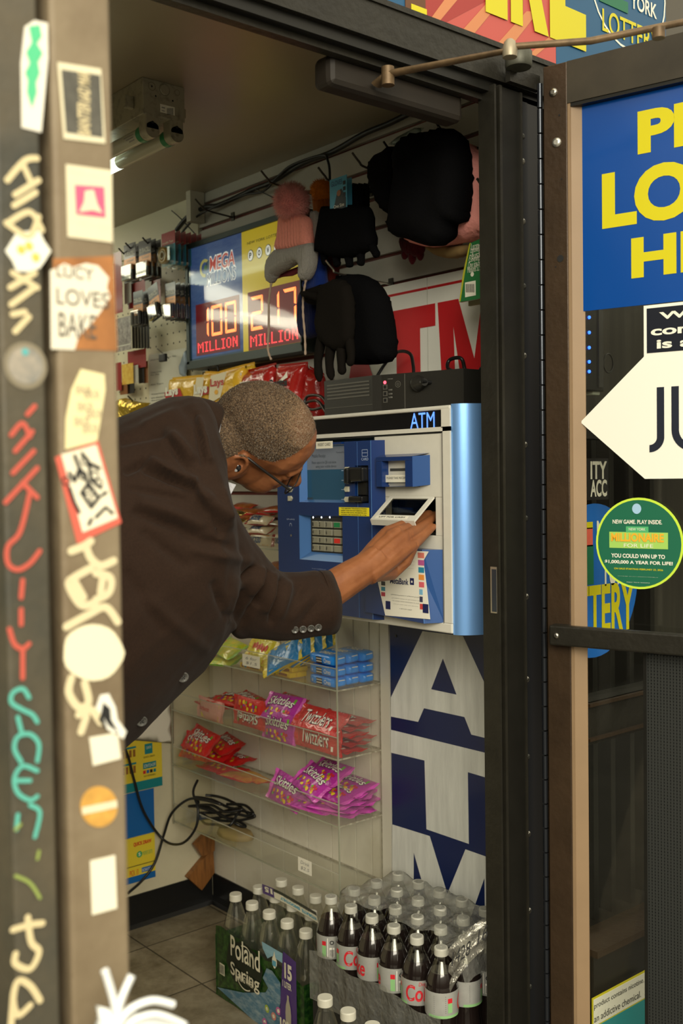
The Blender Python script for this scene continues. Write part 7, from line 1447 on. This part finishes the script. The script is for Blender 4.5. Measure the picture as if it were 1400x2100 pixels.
# fine relief: nape creases, knuckle wrinkles, tendons
px, py, pz = proj(V); vis = (N_ @ np.array(CF)) < .25; vis &= pz < 2.3
def relief(V, N_, px, py, vis, folds, scale=1.0):
    d_ = np.zeros(len(V))
    for (x0, y0, x1, y1, w, a) in folds:
        dx, dy = x1-x0, y1-y0; L = math.hypot(dx, dy); t = ((px-x0)*dx+(py-y0)*dy)/L/L; tc_ = np.clip(t, 0, 1); dist = np.hypot(px-(x0+tc_*dx), py-(y0+tc_*dy)); end = np.clip(1-np.abs(tc_-.5)*1.2, 0, 1)
        d_ += a*np.exp(-(dist/w)**2)*(.4+.6*end)
    return V+N_*(d_*vis*scale)[:, None]
V = relief(V, N_, px, py, vis, [(446, 860, 452, 940, 5, -.003), (458, 880, 470, 950, 4, -.002), (436, 850, 440, 910, 6, .002), (565, 985, 640, 940, 5, -.0015), (590, 1000, 622, 975, 4, -.002), (838, 1085, 842, 1108, 2, -.0012), (843, 1084, 848, 1106, 2, -.0010), (815, 1100, 760, 1150, 4, .0012), (800, 1100, 750, 1150, 4, -.001), (836, 1108, 790, 1160, 4, .0012), (690, 1215, 760, 1175, 7, -.0015), (790, 1083, 800, 1095, 6, .002), (818, 1083, 822, 1092, 5, .002)])
bm_ = MB(); bm_.add(V, Fs, skin, True); body = bm_.build('body', man)
bvh = BVHTree.FromPolygons([tuple(v) for v in V], Fs)
Hb = np.array([HC[:]]); L3 = V-Hb; lx, ly, lz = L3 @ np.array(hf), -(L3 @ np.array(hr_)), L3 @ np.array(hu)
rad_ = np.sqrt(lx**2+ly**2+lz**2)
zl = np.interp(lx, [-.12, -.06, -.045, -.03, -.012, .008, .030, .050, .064, .078, .09], [-.055, -.055, -.045, -.020, .000, .004, .012, .036, .060, .078, .10])
zn = np.array([noise.noise(Vector((a*90, b*90, c*90))) for a, b, c in zip(lx, ly, lz)])*.004 if False else 0
hair_m = (lz > zl) & (rad_ < .135) & (rad_ > .05) & ~((np.hypot(lx+.010, lz+.034) < .034) & (np.abs(ly) > .060))
idx = np.where(hair_m)[0]; remap = -np.ones(len(V), int); remap[idx] = np.arange(len(idx))
hf_ = [tuple(int(remap[i]) for i in f) for f in Fs if all(remap[i] >= 0 for i in f)]
# grey grizzled hair: tone varies root to root
hm_ = M('hair_grizzled', (.042, .026, .016), .8, spec=.2, var=1, vs=380, vc=(.215, .145, .085), thr=(.42, .70), bump=1, bs=500, bd=.002)
hm_bald = M('hair_thin', (.155, .080, .042), .7, spec=.2, var=1, vs=380, vc=(.32, .24, .165), thr=(.44, .72), bump=.8, bs=500, bd=.002)
hb_ = MB(); VH = V[idx]+N_[idx]*.0009
def sst(x, a, b): t = np.clip((x-a)/(b-a), 0, 1); return t*t*(3-2*t)
thin = sst(lz[idx], .02, .075)*sst(lx[idx], -.03, .05)*(1-sst(np.abs(ly[idx]), .035, .065))
hmid = M('hair_mid', (.090, .052, .030), .8, spec=.2, var=1, vs=380, vc=(.27, .18, .10), thr=(.40, .70), bump=1, bs=500, bd=.002)
rr = random.Random(8); fa, fb, fc = [], [], []
for f in hf_:
    q = thin[f[0]]+rr.uniform(-.28, .28); (fb if q > .66 else fc if q > .25 else fa).append(f)
hb_.add(VH, fa, hm_, True); hb_.add(VH, fc, hmid, True); hb_.add(VH, fb, hm_bald, True); top = thin > .6
rr = random.Random(2); strands = [M('hair_dark', (.02, .015, .012), .6), M('hair_grey', (.26, .22, .17), .6), M('hair_white', (.45, .40, .33), .6)]
SV, SF = [[], [], []], [[], [], []]
edge_bias = lz[idx]-zl[idx]
for _ in range(11000):
    i = rr.randrange(len(idx)); p = Vector(VH[i]); n_ = Vector(N_[idx[i]]); thin = top[i]
    if thin and rr.random() < .45: continue
    d = (n_+hf*.5*rr.uniform(-.6, 1)-hu*.4+Vector((rr.uniform(-.5, .5), rr.uniform(-.5, .5), rr.uniform(-.5, .5)))).normalized()*rr.uniform(.0018, .0034); s_ = d.cross(n_+Vector((.1, .2, .3))).normalized()*.00022
    k = rr.choices((0, 1, 2), (6, 5, 1))[0]; o_ = len(SV[k]); SV[k] += [p-s_, p+s_, p+d]; SF[k].append((o_, o_+1, o_+2))
for k in range(3): hb_.add(SV[k], SF[k], strands[k])
hb_.build('hair', man)
# earbud and glasses
eb = hp(-.010, -.0855, -.036); m_ = MB(); m_.lathe([(.001, 0), (.009, .0005), (.0105, .003), (.0095, .007), (.005, .010), (.001, .0105)], eb-hr_*0+hr_*(-.002), M('earbud_black', (.01, .01, .012), .12, coat=1), 18, ax=hr_); m_.disc(Fr(eb+hr_*.0095, hf, hu, hr_), 0, 0, .0034, 0, M('earbud_glint', (.8, .8, .8), .3), 12); m_.build('earbud', man)  # white disc on the bud paints its highlight
gm_ = M('glasses_black', (.012, .010, .009), .4); m_ = MB()
def gtube(pts, r, mm=gm_): m_.tube([hp(*p) for p in pts], r, mm, 8)
gtube([(-.022, -.082, -.020), (-.008, -.0845, -.003), (.020, -.083, -.006), (.098, -.070, -.020)], .0026); gtube([(-.022, .080, -.020), (-.008, .0825, -.003), (.020, .080, -.006), (.098, .068, -.020)], .0016); m_.build('temple', man, label='black glasses temples')
m_ = MB()
for sg in (-1, 1):
    cy = sg*.034; P = [hp(.104-.10*abs(cy+.026*math.cos(t)*1)*.5, cy+.027*math.copysign(abs(math.cos(t))**.6, math.cos(t)), -.032+.019*math.copysign(abs(math.sin(t))**.6, math.sin(t))) for t in [k*2*math.pi/24 for k in range(25)]]; m_.tube(P, .0014, gm_, 6, False)
gtube([(.104, -.008, -.026), (.108, 0, -.024), (.104, .008, -.026)], .0014); m_.build('glasses_rim', man)
m_ = MB()
for sg in (-1, 1): m_.poly([hp(.103-.05*abs(sg*.034+.026*math.cos(t)), sg*.034+.026*math.cos(t), -.032+.018*math.sin(t)) for t in [k*2*math.pi/20 for k in range(20)]], glassf)
m_.build('glasses_lens', man)
# nail of the little and ring finger
m_ = MB()
for a, b in ():
    o_ = CAMP; d = ray(a[0]+2, a[1]-0); hit = bvh.ray_cast(o_, d)
    if hit[0]:
        n_ = hit[1]; ax_ = (wp(*b)-wp(*a)).normalized(); si = n_.cross(ax_).normalized(); ax_ = si.cross(n_).normalized(); F = Fr(hit[0]+n_*.0003, ax_, si, n_); m_.fpoly(F, [(.0055*math.cos(t), .0040*math.sin(t)) for t in [k*.524 for k in range(12)]], .0003, M('nail', (.38, .19, .12), .3, coat=.3))
m_.v and m_.build('nail', man)

# ---------------------------------------------------------------- jacket
jm = M('jacket_wool', (.029, .0155, .0095), .85, spec=.15, sheen=.04, var=.25, vs=300, bump=.5, bs=700, bd=.001)
J = MB()
TB = [((.33, 1.02), (.50, .70), .165, 1.66), ((.45, 1.20), (.63, .76), .185, 1.66), ((.60, 1.335), (.77, .860), .200, 1.66), ((.75, 1.425), (.90, .950), .205, 1.66), ((.87, 1.482), (1.02, 1.035), .212, 1.66), ((.96, 1.512), (1.115, 1.085), .212, 1.66), ((1.015, 1.524), (1.125, 1.16), .185, 1.655), ((1.05, 1.518), (1.110, 1.28), .125, 1.64), ((1.065, 1.495), (1.100, 1.36), .085, 1.625)]
rings = []
YA = Vector((0, 1, 0)); DA = Vector((.642, .766, 0)).normalized(); RG = []
for (tx, tz), (bx_, bz), w, yc in TB[:5]: RG.append((Vector((tx+.017, 1.68, tz)), Vector((bx_+.026, 1.68, bz-.014)), w, YA))
for (t_, b_, w, dp) in (((345, 815), (478, 1285), .20, 1.93), ((382, 810), (490, 1215), .175, 1.93), ((408, 814), (482, 1120), .125, 1.93), ((424, 828), (462, 1010), .088, 1.935)): RG.append((PD(*t_, dp), PD(*b_, dp), w, (YA*.35+DA*.65).normalized()))
for T_, B_, w, ax_ in RG:
    c = (T_+B_)/2; a = (T_-B_)/2; R_ = []
    for k in range(36):
        t = 2*math.pi*k/36; s_, c_ = math.sin(t), math.cos(t); wk = w*(1 if s_ > 0 else 1-.45*abs(s_)**1.5)
        R_.append(c+a*math.copysign(abs(s_)**.85, s_)+ax_*wk*math.copysign(abs(c_)**.85, c_))
    rings.append(R_)
J.loft(rings, jm, True, True)
def jt(P, r, n=20): q = cat_spline(P, 4); J.tube(q, list(np.interp(np.linspace(0, 1, len(q)), np.linspace(0, 1, len(r)), r)), jm, n)
AP = [PD(400, 930, 1.86), PD(352, 975, 1.81), PD(388, 1068, 1.84), PD(448, 1155, 1.91), PD(503, 1216, 1.98), PD(556, 1242, 2.03), PD(615, 1241, 2.055), PD(670, 1235, 2.075)]
jt(AP, [.070, .084, .080, .076, .074, .069, .065, .0640])
jt([(.97, 1.74, 1.40), (.93, 1.83, 1.38), (.88, 1.885, 1.29), (.84, 1.89, 1.20), (.84, 1.88, 1.14), (.86, 1.865, 1.10)], [.08, .085, .078, .070, .062, .054])
V, N_, Fs = remesh(J, .0046, 5)
px, py, pz = proj(V); vis = ((N_ @ np.array(CF)) < .3) & (pz < 2.1)
folds = [ # drapery: (x0, y0, x1, y1, width, height)
    (262, 962, 300, 940, 12, -.008), (300, 940, 395, 985, 12, .007), (300, 962, 400, 1005, 9, -.008), (270, 1000, 380, 1025, 10, -.004), (395, 990, 455, 1060, 14, .010), (430, 1030, 452, 1095, 10, -.006), (452, 1010, 468, 1075, 12, .007),
    (280, 1050, 400, 1095, 12, -.006), (290, 1030, 410, 1075, 14, .005), (300, 1095, 380, 1160, 14, -.004), (380, 1100, 470, 1120, 10, -.004), (400, 1130, 505, 1150, 12, .004),
    (518, 1166, 500, 1185, 7, -.010), (535, 1170, 515, 1215, 9, .008), (545, 1176, 528, 1240, 7, -.010), (560, 1182, 545, 1250, 9, .007), (528, 1235, 498, 1275, 9, -.006), (575, 1192, 556, 1275, 7, -.007), (590, 1200, 575, 1260, 10, .004), (500, 1215, 475, 1280, 9, -.006), (480, 1190, 468, 1250, 12, .006), (620, 1200, 605, 1225, 9, -.003), (640, 1215, 600, 1265, 14, .003), (655, 1235, 610, 1290, 12, -.0025),
    (470, 1270, 500, 1310, 10, .004), (440, 1200, 462, 1262, 10, -.005), (250, 905, 345, 885, 12, -.005), (345, 885, 392, 935, 12, .006), (345, 905, 385, 960, 9, -.005), (372, 830, 395, 860, 14, -.003), (405, 860, 430, 940, 8, .006), (398, 850, 418, 950, 6, -.005),
    (300, 1230, 420, 1330, 16, .003), (265, 1180, 330, 1290, 16, -.003), (655, 1172, 680, 1205, 8, -.002), (350, 850, 300, 870, 12, .003)]
V = relief(V, N_, px, py, vis, [(a, b, c, d, w*.8, h) for a, b, c, d, w, h in folds], 2.2)
V = V+N_*(np.array([noise.noise(Vector((x*14, y*14, z*14)))*.0035+noise.noise(Vector((x*34, y*34, z*34)))*.0012 for x, y, z in V]))[:, None]
# open the sleeve end so the wrist comes out of a real cuff
cd_ = (AP[-1]-AP[-2]).normalized(); cp = AP[-1]+cd_*.004; dd_ = (V-np.array(cp)) @ np.array(cd_); near = np.linalg.norm(V-np.array(cp), axis=1) < .12
kill = near & (dd_ > -.004)
Fj = [f for f in Fs if not any(kill[i] for i in f)]
hk = BVHTree.FromPolygons([tuple(v) for v in V], Fj)
jk = MB(); jk.add(V, Fj, jm, True)
jk.build('jacket', man); job = bpy.data.objects['jacket']
jl = MB(); ring0 = []
sd = cd_.cross(Vector((0, 0, 1))).normalized(); up_ = sd.cross(cd_)
P = []
for k in range(48):
    t = 2*math.pi*k/48; d = sd*math.cos(t)+up_*math.sin(t); h = hk.ray_cast(cp-cd_*.012+d*.12, -d, .12); P.append((h[0] if h[0] else cp-cd_*.012+d*.058))
edge = [p+cd_*.016 for p in P]; inn = [p+cd_*.0145-(p-cp+cd_*.012).normalized()*.003 for p in P]; deep = [p-cd_*.05-(p-cp+cd_*.012).normalized()*.004 for p in P]
jl.loft([[p-cd_*.004+(p-cp+cd_*.012).normalized()*.0006 for p in P], edge, inn, deep], jm, False, True); jl.build('cuff', job)
# buttons set on the cloth
def button(x, y, r, par, nm='button'):
    h = hk.ray_cast(CAMP, ray(x, y).normalized())
    if not h[0]: return
    n_ = h[1]; n_ = n_ if n_.dot(CF) < 0 else -n_; n_ = (n_*.4-CF*.6).normalized(); m_ = MB(); bm0 = M('horn_button', (.05, .048, .042), .35, coat=.3, var=.7, vs=200, vc=(.14, .135, .12)); O = h[0]+n_*.001
    m_.lathe([(r*.96, 0), (r, .0012), (r*.92, .0026), (r*.78, .0026), (r*.70, .0016), (.0001, .0015)], O, bm0, 20, ax=n_); s_ = n_.cross(Vector((0, 0, 1))).normalized(); F = Fr(O, s_, n_.cross(s_), n_)
    for a, b in ((1, 1), (1, -1), (-1, 1), (-1, -1)): m_.disc(F, a*r*.22, b*r*.22, r*.12, .0019, inkk, 8)
    m_.stroke(F, [(-r*.22, -r*.22), (r*.22, r*.22)], r*.08, .0022, inkk); m_.stroke(F, [(-r*.22, r*.22), (r*.22, -r*.22)], r*.08, .0022, inkk); m_.build(nm, par)
for x, y in ((604, 1291), (621, 1290), (637, 1288), (652, 1286)): button(x, y, .0073, job, 'cuff_button')
button(375, 1388, .0098, job); button(290, 1478, .0098, job)
# collar standing round the neck
cm = MB(); c0 = PD(431, 916, 1.94); na = view(.965, -.20, -.17); s1 = na.cross(Vector((0, 0, 1))).normalized(); s2 = s1.cross(na)
prof = [(.083, -.040), (.082, -.018), (.0785, .004), (.0755, .011), (.0730, .0115), (.0715, .002), (.072, -.03)]
rings = []
for r, h in prof: rings.append([c0+(s1*math.cos(t)*1.0+s2*math.sin(t)*1.02)*r+na*(h-.016*math.sin(t)*.2-.004*math.cos(t*2)) for t in [2*math.pi*k/48 for k in range(48)]])
cm.loft(rings, jm, False, True); cm.build('collar', job)
sh = MB(); shm = M('shirt_white', (.62, .62, .66), .7, bump=.2, bs=200); rings = []
for r, h in [(.0705, -.03), (.0695, .000), (.068, .0085), (.0665, .0085), (.067, -.02)]: rings.append([c0+(s1*math.cos(t)*1.02+s2*math.sin(t)*1.10)*r+na*h for t in [2*math.pi*k/48 for k in range(48)]])
sh.loft(rings, shm, False, True)
q = [PD(461, 986, 1.90), PD(484, 994, 1.90), PD(473, 1014, 1.90), PD(460, 1002, 1.91)]; sh.add([p for p in q]+[p+Vector((.002, .006, 0)) for p in q], [(0, 1, 2, 3), (7, 6, 5, 4), (0, 4, 5, 1), (1, 5, 6, 2), (2, 6, 7, 3), (3, 7, 4, 0)], shm); sh.build('shirt_collar', man)
# trousers and shoes (behind the near posts)
T = MB(); tm = M('trousers_dark', (.018, .017, .018), .8, sheen=.2)
T.tube([(.62, 1.66, 1.06), (.50, 1.66, .98), (.45, 1.66, .90), (.46, 1.66, .82)], [.09, .115, .125, .125], tm, 20)
for y in (1.575, 1.755): T.tube(cat_spline([(.45, y, .92), (.48, y, .70), (.50, y-.004, .50), (.46, y, .28), (.43, y, .07)], 4), list(np.interp(np.linspace(0, 1, 17), [0, .3, .6, 1], [.095, .088, .076, .068])), tm, 18)
V, N_, Fs = remesh(T, .008, 4); t_ = MB(); t_.add(V, Fs, tm, True); t_.build('trousers', man)
for y in (1.575, 1.755):
    m_ = MB(); m_.loft([[Vector((x, y+w*math.cos(t), max(.004, z+hh__*math.sin(t)))) for t in [2*math.pi*k/16 for k in range(16)]] for x, w, z, hh__ in ((.345, .018, .04, .03), (.37, .036, .045, .045), (.43, .040, .05, .05), (.50, .044, .04, .04), (.57, .048, .03, .03), (.62, .036, .025, .024), (.645, .014, .02, .014))], M('shoe_black', (.012, .011, .010), .25, coat=.5), True, True)
    m_.build('shoe', man)
